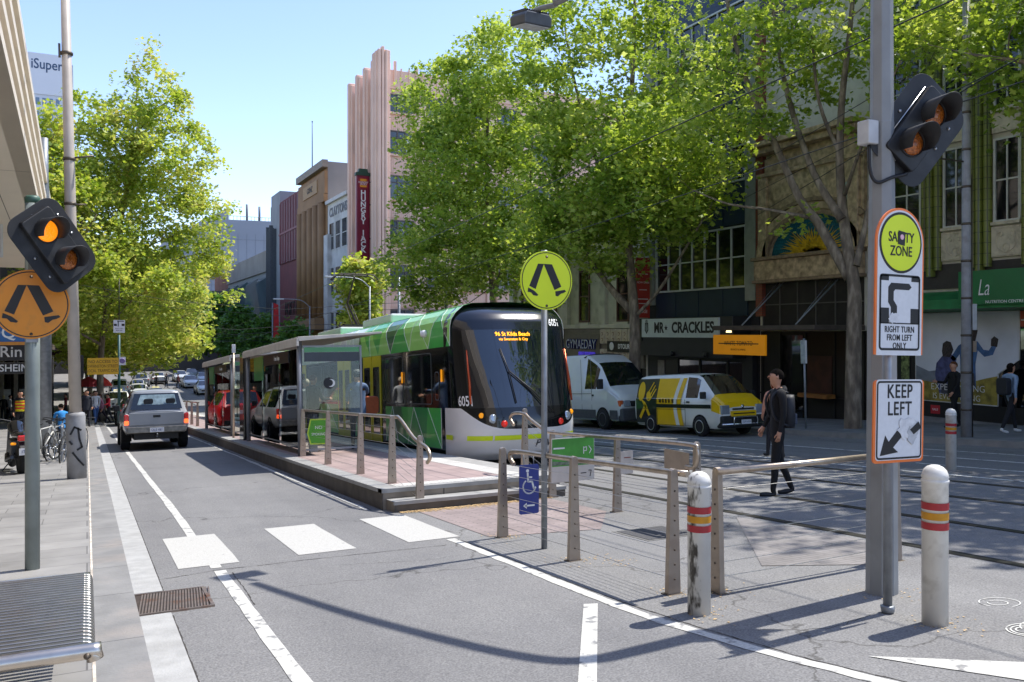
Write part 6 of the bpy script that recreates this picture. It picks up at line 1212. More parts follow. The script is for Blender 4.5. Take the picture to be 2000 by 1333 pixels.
for layer, (rad, x) in enumerate(((1.62, -.034), (1.3, -.042), (.95, -.05))):
    for k in range(30-6*layer):
        a = PI*(k+.5)/(30-6*layer); r1 = rad*rg.uniform(.82, 1.05); wv = rg.uniform(-.05, .05); P = []
        for u in np.linspace(0, 1, 7): rr_ = r1*u; P.append((rr_, .05*(1-u)**.7*(1 if u else 1)))
        ca, sa = math.cos(a), math.sin(a); L = []; Rr = []
        for i, (rr_, w) in enumerate(P):
            o = wv*math.sin(i*1.6); L.append((YC+rr_*ca-(w+o)*sa, ZS+.02+rr_*.62*sa+(w+o)*ca)); Rr.append((YC+rr_*ca-(-w+o)*sa, ZS+.02+rr_*.62*sa+(-w+o)*ca))
        fm.prism(L+Rr[::-1], 'x', x-.006, x)
fm.build('flames', mat('flame_gold', '#c9a125', .35, nscale=8, namt=.25), lu)
MB().box(-.42, -.003, 19.45, 24.15, 3.62, 4.32).build('ledge', M_terra, b2, .02); MB().box(-.55, -.003, 19.4, 24.2, 4.325, 4.45).build('cornice', mat('arch_band', '#8b7660', .8), b2, .02); MB().box(-.48, -.003, 19.4, 24.2, 3.50, 3.615).build('cornice', mat('arch_band', '#8b7660', .8), b2, .02)
for z, d, h in ((8.21, .55, .22), (8.44, .75, .18), (7.4, .28, .14)): MB().box(-d, -.165 if z < 8 else -.003, 19.4, 24.2, z, z+h).build('cornice', M_terra, b2, .02)
for y in (19.62, 23.75):
    MB().box(-.30, -.17, y-.10, y+.32, 4.46, 7.38).build('pier', M_terra, b2, .02)
cp = MB(); cp.lathe([(.02, -.20), (.3, -.19), (.34, -.165)], (0, 19.95+0, 6.35), 'x', 18); cp.build('roundel', mat('roundel_teal', '#8fa39a', .6, nscale=6, namt=.2), b2)
MB().box(-.025, -.003, 19.5, 24.1, 1.95, 3.5).build('recess', mat('recess_dark', '#2a2622', .8, nscale=2, namt=.3), b2)
gl = MB(); 
for y in np.arange(19.8, 24.1, .85): gl.box(-.06, -.026, y-.02, y+.02, 1.95, 3.5)
gl.box(-.065, -.061+.03, 19.5, 24.1, 2.7, 2.74); gl.build('transom_bars', mat('bar_grey', '#57544f', .6), b2)
can = MB(); can.box(-2.3, -.07, 19.4, 24.2, 1.78, 1.94); can.build('canopy', mat('canopy_brown', '#4a4038', .7, nscale=3, namt=.2), b2, .02); rod = MB()
for y in (20.4, 22.9): rod.tube([(-.1, y, 3.55), (-2.1, y, 1.95)], .025, 6); rod.tube([(-.1, y+.3, 3.55), (-2.1, y, 1.95)], .012, 5)
rod.build('canopy_rod', M_galv, b2)
os_ = MB().box(-2.40, -2.32, 21.45, 24.05, .93, 1.62).build('sign_board', mat('sign_amber', '#d98a0c', .4, nscale=2, namt=.06, emit=.12), b2)
def onx(pts): pass
text('WHITE TOMATO', .22, M_blk, os_, (-2.405, 22.75, 1.32), FACE_X, sx=.85); MB().box(-2.412, -2.406, 21.75, 23.75, 1.30, 1.335).build('strike_line', M_blk, os_); text('BRUNCH & DINING', .09, mat('sign_brown_text', '#6b3d08', .5, namt=0), os_, (-2.405, 22.75, 1.11), FACE_X, sx=.95)
MB().box(-.02, -.003, 19.4, 24.2, -1.5, 1.75).build('shop_opening', mat('opening_dark', '#100d0b', .5, nscale=2, namt=.4), b2)
fg = MB()
for y in (19.5, 20.7, 22.0, 23.2, 24.1): fg.box(-.07, -.022, y-.04, y+.04, -1.5, 1.7)
fg.box(-.065, -.023, 19.4, 24.2, -.55, -.50); fg.build('shop_frame', mat('shop_frame_black', '#151514', .5), b2); MB().box(-.05, -.024, 20.8, 21.9, -.45, .9).build('shop_panel', mat('timber_panel', '#3d1f18', .5, nscale=3, namt=.3), b2); MB().box(-.05, -.024, 22.1, 23.1, -1.35, 1.6).build('shop_window', M_shopglass, b2)
tb_ = MB().box(-.5, -.1, 20.6, 21.9, -.52, -.38).build('timber_counter', mat('timber_warm', '#8a5c2a', .5, nscale=6, namt=.2), b2)
# --- 3: navy and black building (crackling shop) -----------------------------
M_navy = mat('navy_panel', '#162a42', .4, nscale=1.5, namt=.12)
b3 = bld('navy_building', 'tall building with navy panels and white window grids above the black shopfront', 24.3, 31.35, 14, 17.5, mat('navy_back', '#23272d', .6))
for y0, y1 in ((24.3, 24.85), (30.75, 31.35)): MB().box(-.22, -.003, y0, y1, 2.9, 17.3).build('pier', mat('pier_grey', '#8d9088', .7, nscale=3, namt=.12), b3, .01)
MB().box(-.2, -.001, 23.95, 24.28, 2.3, 13).build('brick_pier', tiled('red_brick', '#8a4433', '#7a3a2c', '#5d4a40', .23, .08, .01), b3)
for z0, z1 in ((3.50, 5.75), (7.6, 10.2), (12, 14.4)):
    windowx(b3, 25.0, 30.6, z0, z1, .0, .07, (7, 2), M_frame_w, M_win, .10); 
for z0, z1 in ((2.35, 3.40), (5.9, 7.5), (10.35, 11.9), (14.5, 17.2)):
    MB().box(-.05, -.002, 24.9, 30.7, z0, z1).build('navy_panel', M_navy, b3); s_ = MB()
    for y in (26.3, 27.8, 29.3): s_.box(-.07, -.051, y-.02, y+.02, z0, z1)
    s_.build('panel_rib', M_navy, b3)
rb = MB().box(-.95, -.24, 30.9, 30.98, 2.35, 5.0).build('banner', mat('banner_red', '#b03a2c', .5, nscale=2, namt=.1), b3)
for z, w in ((4.3, .5), (3.6, .4), (3.2, .52), (3.0, .45), (2.75, .3)): text('=' if False else '—', w, M_wh, rb, (-.60, 30.895, z), (R(90), 0, 0), sx=1)
text('NOW OPEN', .13, M_wh, rb, (-.60, 30.895, 3.9), sx=.9); text('LEASE', .2, M_wh, rb, (-.60, 30.895, 2.62), sx=.9)
M_sh3 = mat('shop_charcoal', '#26272a', .5, nscale=2, namt=.1)
MB().box(-.9, -.003, 24.75, 31.3, .72, 2.32).build('fascia', M_sh3, b3, .02)
s3 = MB().box(-.985, -.905, 25.45, 30.45, 1.50, 2.28).build('sign_board', mat('sign_pale', '#c6d0cf', .4, namt=.04), b3)
def slab(s): pass
text('MR', .60, M_blk, s3, (-.99, 29.22, 1.885), FACE_X, sx=.80, bold=.022); text('CRACKLES', .60, M_blk, s3, (-.99, 27.02, 1.885), FACE_X, sx=.92, bold=.022)
sr = MB()  # slab serifs: thin feet under and over the letters
for (a, b) in ((29.36, 28.76), (28.02, 25.88)):
    for z in (1.715, 2.055): sr.box(-.993, -.989, b, a, z-.012, z+.012) if False else None
st_ = [( .14*math.cos(PI/2+k*PI/5)*(1 if k % 2 == 0 else .42), .14*math.sin(PI/2+k*PI/5)*(1 if k % 2 == 0 else .42)) for k in range(10)]
sr.prism([(28.72+y*.9, 1.89+z*.9) for y, z in st_], 'x', -.992, -.986); cr_ = [(29.98, 2.12), (30.20, 2.12), (30.22, 1.80), (30.09, 1.64), (29.96, 1.80)]; sr.prism(cr_, 'x', -.992, -.986); sr.build('emblem', M_blk, s3); er = MB(); er.prism([(30.09+(y-30.09)*.7, 1.9+(z-1.9)*.7) for y, z in cr_], 'x', -.995, -.992); er.prism(circle(.09, 14, 30.09, 2.17), 'x', -.992, -.986); er.build('emblem_face', mat('emblem_grey', '#7b8383', .5, nscale=14, namt=.4), s3)
ds = MB().box(-.96, -.905, 30.5, 31.25, 1.35, 2.30).build('side_sign', mat('side_sign_black', '#141618', .4), b3); dd = MB(); dd.tube(bez([(-.965, 31.0, 2.12), (-.965, 30.88, 1.95), (-.965, 30.95, 1.80), (-.965, 30.86, 1.68)], 4), .03, 6); dd.tube(bez([(-.965, 30.75, 2.1), (-.965, 30.85, 1.95), (-.965, 30.78, 1.85)], 3), .02, 6); dd.build('emblem', mat('emblem_blue', '#57a5c4', .5), ds); text('ORAL SPIRITS', .09, M_wh, ds, (-.965, 30.87, 1.55), FACE_X, sx=.9)
MB().box(-.03, -.002, 24.8, 31.3, -1.9, .70).build('shopfront', M_sh3, b3)
for y0, y1 in ((25.0, 25.9), (26.05, 27.6), (27.7, 29.0)): MB().box(-.06, -.032, y0, y1, -1.35, .55).build('shop_window', M_shopglass, b3)
MB().box(-.06, -.032, 29.2, 30.0, -1.8, .5).build('door', mat('door_black', '#0e0f10', .3), b3); MB().box(-.10, -.033, 30.05, 30.5, -1.8, .5).build('door_post', mat('door_post_pale', '#8b857c', .6), b3)
pf_ = MB(); 
for y in (24.95, 25.97, 27.65, 29.1): pf_.box(-.11, -.062, y-.04, y+.04, -1.5, .62)
pf_.build('shop_frame', M_sh3, b3); MB().box(-.25, -.03, 24.4, 24.95, -1.8, .9).build('side_pier', M_sh3, b3)
for y in (26.2, 28.3): 
    MB().lathe([(.001, .95), (.07, .93), (.09, .8), (.06, .74)], (-1.0, y, 0), 'z', 12).build('shop_lamp', M_blk, b3)
MB().lathe([(.02, 1.95), (.1, 1.75), (.105, 1.7), (.001, 1.70)], (-1.25, 24.55, 0), 'z', 12).build('shop_lamp', mat('lamp_warm', '#ffe2a8', .4, emit=1.2), b3)
# --- 4: cream Victorian building ---------------------------------------------
M_cream = mat('cream_render', '#cbc6b8', .75, nscale=1.2, namt=.10, dirt='#8f8a7c', damt=.5)
b4 = bld('victorian_building', 'cream rendered building with tall narrow windows behind the white van', 31.4, 45.0, 14, 9.0, M_cream)
for y in (31.7, 34.9, 38.5, 41.6, 44.7): MB().box(-.20, -.002, y-.28, y+.28, 1.98, 8.8).build('pilaster', M_cream, b4, .01)
for y in (33.3, 36.75, 40.1, 43.2):
    for z0, z1 in ((2.30, 4.75), (5.9, 8.0)):
        windowx(b4, y-.42, y+.42, z0, z1, .0, .09, (1, 2), mat('frame_maroon', '#5b3a33', .5, namt=.1), M_win, .07); MB().box(-.20, -.072, y-.6, y+.6, z0-.26, z0-.10).build('sill', M_cream, b4)
        MB().box(-.18, -.072, y-.58, y+.58, z1+.10, z1+.28).build('lintel', M_cream, b4, .02)
for z, d in ((5.2, .3), (8.6, .55), (1.90, .25)): MB().box(-d, -.205 if z != 8.6 else -.003, 31.5, 44.9, z, z+.2).build('cornice', M_cream, b4, .03)
MB().box(-.15, -.003, 31.5, 44.9, .10, 1.88).build('fascia', mat('fascia_grey_brown', '#7d766a', .6, nscale=3, namt=.15), b4)
qp = mat('quilt_pale', '#c5b7a4', .5, nscale=4, namt=.12)
for y0, y1 in ((31.9, 34.75), (38.6, 39.9)):
    for z0, z1 in ((1.16, 1.86), (.22, .92)):
        q = MB(); n = max(1, int((y1-y0)/.42)); w = (y1-y0)/n
        for k in range(n): q.box(-.42, -.152, y0+k*w+.008, y0+(k+1)*w-.008, z0, z1)
        qo = q.build('quilted_panel', qp, b4, .05); e = MB()
        for k in range(n): 
            for z in (z0+.2, z1-.22): e.tube([(-.424, y0+(k+.5)*w+.07*math.cos(a), z+.07*math.sin(a)) for a in np.linspace(.5, 5.2, 10)], .012, 4)
        e.build('panel_motif', mat('motif_brown', '#7a4a3a', .5), qo)
gs = MB().box(-.26, -.152, 35.0, 38.35, .40, 1.62).build('sign_board', mat('sign_taupe', '#6f675c', .5, namt=.1), b4); nb = mat('neon_navy', '#1c1f6b', .4, namt=.1); text('GYMAEDAY', .66, nb, gs, (-.30, 36.65, 1.10), FACE_X, sx=.82, bold=.03, ext=.03); text('GYMAEDAY', .66, mat('neon_white', '#c9cfe6', .4), gs, (-.345, 36.65, 1.10), FACE_X, sx=.82, bold=-.006, ext=.004); text('SELF STUDIO', .30, mat('neon_violet', '#4a3bc0', .4, emit=.25), gs, (-.30, 36.1, .62), FACE_X, sx=.9, bold=.01, ext=.02)
bs4 = MB().box(-.50, -.43, 31.6, 33.95, .80, 1.30).build('sign_board', mat('sign_black2', '#0d0c0c', .4), b4); rg_ = MB(); rg_.lathe([(.15, -.505), (.19, -.51), (.15, -.515)], (0, 33.55, 1.06), 'x', 20); rg_.lathe([(.03, -.505), (.07, -.51), (.001, -.515)], (0, 33.55, 1.06), 'x', 12); rg_.build('emblem', M_wh, bs4); text('DTOUR', .3, M_wh, bs4, (-.505, 32.55, 1.05), FACE_X, sx=.9, bold=.01)
MB().box(-.02, -.003, 31.5, 44.9, -2.6, .08).build('shopfront', mat('shop_brown_dark', '#1d1714', .5), b4)
for y0, y1, m in ((31.8, 33.0, M_shopglass), (33.2, 34.2, mat('stucco_pale', '#a09888', .7)), (35.2, 36.2, mat('door_timber', '#7a4a22', .5, nscale=4, namt=.2)), (36.4, 37.2, M_shopglass), (37.4, 38.0, mat('warm_lit', '#c08230', .5, nscale=2, namt=.3, emit=.25)), (38.2, 39.6, M_shopglass), (40, 44, M_shopglass)): MB().box(-.06, -.022, y0, y1, -2.4, .06).build('shop_bay', m, b4)
MB().lathe([(.001, .18), (.12, .12), (.12, .05), (.001, .0)], (-.35, 37.6, 0), 'z', 12).build('shop_lamp', mat('lamp_warm', '#ffe2a8', .4, emit=1.2), b4)
# --- 5: pink art deco tower ------------------------------------------------------
M_pinkw = mat('pink_render', '#dcb6a2', .75, nscale=.5, namt=.07, dirt='#a98378', damt=.5, dscale=.35); M_pinkl = mat('pink_render_light', '#e3c0ac', .75, nscale=.5, namt=.06)
YP0, YP1 = 68.3, 79.8; b5 = thing('pink_building', 'tall pink art deco corner building with stepped fluted parapet', 'building', (FX, 0, 0))
MB().box(.3, 40, YP0+.8, YP1, zg(75)-1, 23.9).build('wall', M_pinkw, b5)
# corner pylon and the stepped fins of the street face
def fin(y0, y1, top, d=0.0): MB().box(-d, 1.2, y0, y1, zg(75)-1, top).build('fin', M_pinkl, b5, .08)
py_ = MB(); 
for k in range(3): py_.box(-.80+k*.30, -.80+k*.30+.25, YP0-.02, YP0+.5, zg(70)-1, 25.4+(.25 if k == 1 else .0))
py_.box(-.74, .32, YP0+.2, YP0+1.9, zg(70)-1, 25.45); py_.box(-.92, -.70, YP0+.3, YP0+.8, zg(70)-1, 25.3); py_.box(-.92, -.70, YP0+.95, YP0+1.45, zg(70)-1, 25.3); py_.build('corner_pylon', M_pinkl, b5, .06)
for y0, y1, top in ((71.0, 72.4, 25.2), (73.6, 74.8, 25.2), (76.0, 77.2, 25.2), (78.6, 79.8, 25.1)): fin(y0, y1, top, .15); fin(y0+.3, y1-.3, top+.25, .32)
MB().box(.25, 1.1, 70.3, 79.7, zg(75)-1, 24.3).build('street_wall', M_pinkw, b5)
for ya, yb in ((70.35, 70.95), (72.55, 73.45), (75.0, 75.85), (77.35, 78.4)):
    for z in (18.6, 14.2, 9.8, 5.4): windowx(b5, ya, yb, z, z+2.5, -.25+.012, .05, (1, 1), M_pinkl, M_win, .05)
ss = MB(); 
for k in range(9): 
    x = .9+k*1.95; ss.box(x-.12, x+.12, YP0+.62, YP0+.8, 22.6, 24.4+(.35 if k % 2 == 0 else 0)); ss.box(x+.5, x+.62, YP0+.66, YP0+.8, 22.6, 24.2); ss.box(x+1.2, x+1.32, YP0+.66, YP0+.8, 22.6, 24.2)
ss.box(.33, 30, YP0+.72, YP0+.8, 22.4, 24.0); ss.build('parapet', M_pinkl, b5, .03)
def windowy(par, x0, x1, z0, z1, y, nx, curtain=False):
    g = MB().box(x0, x1, y-.02, y+.05, z0, z1).build('window', mat('pink_window', '#3c4650', .1, nscale=.6, namt=.35, spec=.8), par); f = MB()
    for i in range(nx+1): xx = x0+(x1-x0)*i/nx; f.box(xx-.05, xx+.05, y-.09, y-.021, z0, z1)
    f.box(x0, x1, y-.088, y-.021, z1-.08, z1+.02); f.box(x0, x1, y-.088, y-.021, z0+(z1-z0)*.7-.03, z0+(z1-z0)*.7+.03); f.build('frame', mat('frame_brown_grey', '#59534e', .6), g); MB().box(x0-.1, x1+.1, y-.22, y-.02, z0-.2, z0-.03).build('sill', M_pinkl, par)
    if curtain:
        c = MB()
        for a, b in ((.36, .5), (.66, .5+.16), (.68, .82), (.98, .84)): xa, xb = x0+(x1-x0)*a, x0+(x1-x0)*b; c.add([(xa, y-.03, z1-.7), (xb, y-.03, z1-.7), (xa+(xb-xa)*.35, y-.03, z0+.1), (xa, y-.03, z0+.1)], [(0, 1, 2, 3)])
        c.build('curtain', M_frame_w, g)
for i, z in enumerate((20.45, 16.9, 13.1, 9.3, 5.5, 1.7)):
    zz = z
    for k in range(5): windowy(b5, .42+k*3.4, 2.55+k*3.4, zz, zz+(1.5 if i == 0 else 1.95), YP0+.8, 3, i == 1 and k == 0)
    for k in range(5):
        fl2 = MB(); fl2.box(.44+k*3.4, 2.55+k*3.4, YP0+.785, YP0+.797, zz-1.6, zz-.3)
        for j in range(12): fl2.box(.45+k*3.4+j*.18, .45+k*3.4+j*.18+.09, YP0+.76, YP0+.8, zz-1.6, zz-.3)
        fl2.build('spandrel_flutes', M_pinkl, b5)
    for k in range(5): MB().box(2.68+k*3.4, 3.68+k*3.4, YP0+.62, YP0+.79, zz-1.9, zz+1.88).build('side_pier', M_pinkl, b5, .04)
hj = thing('blade_sign', 'tall maroon vertical sign with white letters on the pink building', 'sign', (FX, 72.9, 0)); MB().box(-1.35, -.20, -.22, .22, 5.5, 15.5).build('panel', mat('sign_maroon', '#7a1330', .45, nscale=1.5, namt=.1), hj, .03)
hp_ = MB(); hp_.prism([(-1.45, 15.5), (-.1, 15.5), (-.1, 15.75), (-.35, 15.8), (-.4, 16.1), (-1.15, 16.1), (-1.2, 15.8), (-1.45, 15.75)], 'y', -.25, .25); hp_.build('crown', mat('sign_green_dark', '#2a4a3a', .5), hj)
for i, c_ in enumerate("HUNGRY JACK'S".replace("'", '')): pass
zl = 13.95
for c_ in "HUNGRY JACK":
    if c_ != ' ': text(c_, .66, M_wh, hj, (-.775, -.225, zl), sx=1.0, bold=.02)
    zl -= .50
lg_ = MB(); lg_.prism(rrect(-1.2, -.35, 14.4, 15.3, .12), 'y', -.24, -.221); lg_.build('logo_board', mat('logo_red', '#9c1c26', .4), hj); lb = MB(); lb.prism(rrect(-1.08, -.47, 15.0, 15.2, .09), 'y', -.25, -.241); lb.prism(rrect(-1.08, -.47, 14.48, 14.64, .07), 'y', -.25, -.241); lb.build('logo_bun', mat('logo_bun', '#dd9a28', .4), hj); text("HUNGRY", .24, M_wh, hj, (-.775, -.245, 14.90), sx=.9); text("JACKS", .24, M_wh, hj, (-.775, -.245, 14.74), sx=.9)
br_ = MB(); 
for z in (7, 10, 13, 15): br_.box(-.20, .0, -.05, .05, z-.05, z+.05)
br_.build('bracket', M_blk, hj)
an = thing('roof_antenna', 'small lattice antenna on the roof behind the tree', 'antenna', (28.2, 70, 23)); a_ = MB()
for dx in (-.3, 0, .3): a_.tube([(dx, 0, 0), (dx*1.2+.3, 0, 3.2)], .03, 5)
for z in (1.8, 2.4, 3.0): a_.tube([(-.6, 0, z), (1.0, 0, z+.2)], .02, 5)
a_.build('mast', M_galv, an)
# --- 6..: buildings farther down -----------------------------------------------------
def farwin(par, y0, y1, ny, zs, h, m=None, w=.62, proud=.05):
    p = (y1-y0)/ny
    for z in zs:
        for k in range(ny): windowx(par, y0+p*(k+.5-w/2), y0+p*(k+.5+w/2), z, z+h, .0, .10, (1, 2), m or M_frame_w, M_win, proud)
b6 = bld('white_building', 'white four storey building left of the pink tower', 79.85, 88.0, 18, 15.3, mat('white_render', '#cbc9c6', .7, nscale=.6, namt=.08, dirt='#98958f', damt=.5, dscale=.5)); farwin(b6, 80.3, 87.6, 3, (10.2, 5.6, 1.0), 2.7, mat('white_render', '#cbc9c6'), .72)
text('CLAYTONS', 1.3, mat('letters_grey', '#77777a', .6), b6, (-.03, 83.9, 14.0), FACE_X, ext=.03, bold=.02); MB().box(-.4, -.002, 86.6, 88.2, zg(88)-1, 11.8).build('pilaster', mat('white_render', '#cbc9c6'), b6); MB().box(-.3, -.002, 80, 88, 15.0, 15.35).build('cornice', mat('white_render', '#cbc9c6'), b6)
M_brown = mat('brown_stone', '#94724f', .75, nscale=.6, namt=.12)
b7 = bld('columned_building', 'brown building with tall giant columns and a grey side wall', 88.05, 100.4, 26, 19.6, mat('side_wall_grey', '#8b8886', .8, nscale=.3, namt=.10))
MB().box(-.02, -.001, 88.1, 100.3, zg(95)-1, 19.4).build('front_wall', M_brown, b7)
for k in range(5): MB().tube([(-.25, 89.4+k*2.5, 3.2), (-.25, 89.4+k*2.5, 15.4)], .5, 12).build('column', M_brown, b7); 
for k in range(4): MB().box(-.06, -.022, 90.1+k*2.5, 91.2+k*2.5, 3.5, 15.2).build('window_strip', mat('brown_window', '#4a3524', .4, nscale=.4, namt=.3), b7)
MB().box(-.45, -.022, 88.0, 100.4, 15.4, 16.2).build('entablature', M_brown, b7); MB().box(-.35, -.022, 88.0, 100.4, 16.25, 18.6).build('attic', M_brown, b7); MB().box(-.6, -.02, 87.9, 100.5, 19.0, 19.75).build('cornice', mat('cornice_grey', '#8f8478', .7), b7); MB().box(-.45, -.351, 91, 97.5, 16.7, 18.1).build('name_panel', mat('panel_stone', '#a98a66', .7), b7); text('GUNZ', .9, M_blk, b7, (-.46, 94.2, 17.4), FACE_X, ext=.02); MB().box(-1.4, -.022, 88.0, 100.4, 2.0, 3.2).build('ledge', M_brown, b7)
fp_ = thing('roof_flagpole', 'thin dark pole standing on the brown building roof', 'flag pole', (23.0, 97.0, 19.7)); MB().tube([(0, 0, 0), (0, 0, 6.0)], [.07, .04], 8).build('pole', M_blk, fp_); MB().lathe([(.001, 6.0), (.1, 6.05), (.001, 6.2)], seg=8).build('finial', M_blk, fp_)
M_dred = mat('maroon_clad', '#5d1f2b', .5, nscale=.5, namt=.12)
b8 = bld('maroon_building', 'dark red clad building past the brown columns', 100.45, 112.6, 20, 18.6, mat('maroon_brick', '#6d2f33', .7, nscale=.6, namt=.12)); MB().box(-.15, -.002, 100.6, 112.4, 10.5, 18.3).build('upper_cladding', M_dred, b8); q = MB()
for y in np.arange(101, 112.3, 1.5): q.box(-.22, -.151, y-.06, y+.06, 10.5, 18.3)
q.box(-.24, -.151, 100.6, 112.4, 14.2, 14.45); q.build('cladding_rib', mat('rib_maroon', '#7a3a44', .5), b8); text('|||||||', 3.0, mat('letters_black', '#241418', .5), b8, (-.05, 106.5, 4.4), FACE_X, ext=.04) if False else None; text('NORTH', 2.4, mat('letters_black', '#241418', .5), b8, (-.03, 106.0, 4.6), FACE_X, ext=.04, sx=.8)
b9 = bld('grey_slab_building', 'narrow pale grey concrete building beside the maroon one', 112.7, 118.5, 16, 20.2, mat('slab_grey', '#8d9094', .7, nscale=.4, namt=.08)); MB().box(-.3, -.002, 115, 118.4, 3, 15.5).build('fin_screen', mat('fin_charcoal', '#4a4f55', .6), b9); q = MB()
for y in np.arange(115.2, 118.3, .55): q.box(-.8, -.301, y-.08, y+.08, 3, 15.6+.4*math.sin(y*3))
q.build('screen_fin', mat('fin_charcoal', '#4a4f55', .6), b9)
tk = thing('roof_tank', 'pale green water tank on the roof of the grey building', 'tank', (26, 108, 18.6)); m = MB(); m.lathe([(1.6, 0), (1.6, 1.6), (1.3, 2.0), (.001, 2.2)], seg=16); m.build('tank', mat('tank_green', '#9db5ac', .5), tk); MB().box(-2, 2, -2, 2, -.05, .3).build('base', M_galv, tk)
b10 = bld('glass_building', 'low angular glass fronted building with a grey concrete band at the end of the row', 118.6, 158, 22, 13.2, mat('glass_block', '#7d8488', .6, nscale=.3, namt=.1)); M_cg2 = mat('curtain_glass', '#4a5a60', .08, nscale=.15, namt=.35, spec=.8)
gw = MB(); ys_g = list(np.arange(118.8, 156, 9.2))
for i, y in enumerate(ys_g):
    gw.add([(-.1, y, zg(y)), (-1.6, y+4.5, zg(y)), (-1.2, y+4.5, 8.5), (-.1, y, 9.6)], [(0, 1, 2, 3)]); gw.add([(-1.6, y+4.5, zg(y)), (-.1, y+9.1, zg(y)), (-.1, y+9.1, 9.4), (-1.2, y+4.5, 8.5)], [(0, 1, 2, 3)]); gw.add([(-.1, y, 9.6), (-1.2, y+4.5, 8.5), (-.1, y+9.1, 9.4)], [(0, 1, 2)])
gw.build('glass_wall', M_cg2, b10); MB().box(-.3, -.002, 118.7, 157.8, 10.2, 13.1).build('concrete_band', mat('band_concrete', '#8f8a82', .8, nscale=.3, namt=.12), b10)
b10b = bld('brick_end_building', 'small red brown building past the glass front', 158.2, 176, 20, 12.6, mat('brick_brown', '#8a5c4c', .8, nscale=.5, namt=.12)); farwin(b10b, 159, 175, 3, (6.5, 2), 2.2)
b11 = thing('grey_block', 'large plain blue grey block rising at the end of the street', 'building', (0, 230, 0)); g_ = mat('block_grey', '#8d949e', .7, nscale=.08, namt=.06)
MB().prism([(19, -6), (46, -6), (46, 31.2), (32.9, 31.0), (32.9, 34.2), (26.0, 30.4), (24, 28.5), (19, 27)], 'y', 0, 40).build('wall', g_, b11); q = MB()
for x in np.arange(22, 46, 2.2): q.box(x-.04, x+.04, -.05, -.002, 8, 27.5)
for z in (14, 20, 26): q.box(19.2, 45.8, -.06, -.051+.049, z-.03, z+.03)
q.build('panel_joint', mat('joint_grey', '#7d848d', .7), b11); q = MB()
for x, h in ((37.6, 4.4), (40.8, 4.0), (44, 4.0)): q.tube([(x, 1, 31), (x, 1, 31+h)], .3, 6)
for x in np.arange(33.2, 45.8, .9): q.tube([(x, .5, 31), (x, .5, 32.1)], .05, 4)
q.tube([(33, .5, 32.1), (45.9, .5, 32.1)], .06, 4); q.build('roof_rail', mat('roof_steel', '#6d7278', .6), b11)
# backdrop blocks down the street so its end is closed
for i, (nm, lb, x0, x1, y, top, c) in enumerate((('office_block', 'mid grey office block far behind the left trees', -30, 3, 150, 14, '#57534f'), ('stone_block', 'pale stone block with columns closing the street end', 3.1, 22, 156, 9, '#6d665e'))):
    t = thing(nm, lb, 'building', (0, y, 0)); MB().box(x0, x1, 0, 20, -6, top).build('wall', mat('far_%d' % i, c, .8, nscale=.2, namt=.1), t); q = MB()
    for z in np.arange(-1.5, top-2, 3.4):
        for x in np.arange(x0+1, x1-2, 3.0): q.box(x, x+1.7, -.05, -.002, z, z+2)
    q.build('window_rows', M_win, t)
# --- left side ------------------------------------------------------------------------
LX = -5.6
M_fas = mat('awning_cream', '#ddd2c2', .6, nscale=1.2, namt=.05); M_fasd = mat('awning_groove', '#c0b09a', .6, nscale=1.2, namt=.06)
lb1 = thing('awning_building', 'corner shop building with a ribbed cream awning at the upper left', 'building', (0, 0, 0)); MB().box(-20, LX, -14, 36, -4, 16).build('wall', mat('left_wall_beige', '#a79c8d', .7, nscale=.8, namt=.08), lb1)
# soffit and stepped fascia following the measured edge
A0, A1 = (-0.97, 5.0, 6.08), (-1.12, 36.0, 4.075)
def edge(u): return tuple(a+(b-a)*u for a, b in zip(A0, A1))
sf = MB(); xa, ya, za = A0; xb, yb, zb2 = A1
sf.add([(xa, ya, za), (xb, yb, zb2), (LX, yb, zb2), (LX, ya, za)], [(0, 1, 2, 3)]); sf.add([(xa, ya, za+.08), (xb, yb, zb2+.08), (LX, yb, zb2+.08), (LX, ya, za+.08)], [(3, 2, 1, 0)]); sf.build('soffit', mat('soffit_cream', '#e6dbca', .7, nscale=.6, namt=.04), lb1)
gr_ = MB(); gr_.add([(xa-.75, ya, za-.004), (xb-.75, yb, zb2-.004), (xb-.77, yb, zb2-.004), (xa-.77, ya, za-.004)], [(0, 1, 2, 3)])
for u in (.25, .5, .75): x, y, z = edge(u); gr_.add([(x-.02, y, z-.004), (x-.02, y+.03, z-.004), (LX, y+.03, z-.004), (LX, y, z-.004)], [(0, 1, 2, 3)])
gr_.build('soffit_joint', mat('joint_brown', '#7d7266', .7), lb1)
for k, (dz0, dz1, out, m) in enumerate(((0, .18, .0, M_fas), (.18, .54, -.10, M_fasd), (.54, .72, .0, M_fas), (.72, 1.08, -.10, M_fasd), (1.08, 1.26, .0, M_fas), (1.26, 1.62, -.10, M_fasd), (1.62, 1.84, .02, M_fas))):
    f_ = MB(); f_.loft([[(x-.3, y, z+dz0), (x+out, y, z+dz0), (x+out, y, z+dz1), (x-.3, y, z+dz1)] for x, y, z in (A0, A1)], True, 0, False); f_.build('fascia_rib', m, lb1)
lb2 = thing('shop_row', 'dark fronted shops under the trees on the left pavement', 'building', (0, 0, 0)); MB().box(-22, -5.2, 36.1, 66, -5, 11).build('wall', mat('left_shop_wall', '#6a645d', .7, nscale=.6, namt=.15), lb2)
MB().box(-5.2, -2.6, 36.4, 66, .95, 1.15).build('canopy', mat('canopy_dark', '#37302c', .7), lb2); MB().box(-2.6, -2.5, 36.4, 66, .8, 1.6).build('canopy_fascia', mat('canopy_maroon', '#4a2a26', .6, nscale=1, namt=.2), lb2); MB().box(-5.2, -5.1, 36.3, 66, -4.5, .9).build('shopfront', M_shopglass, lb2); q = MB()
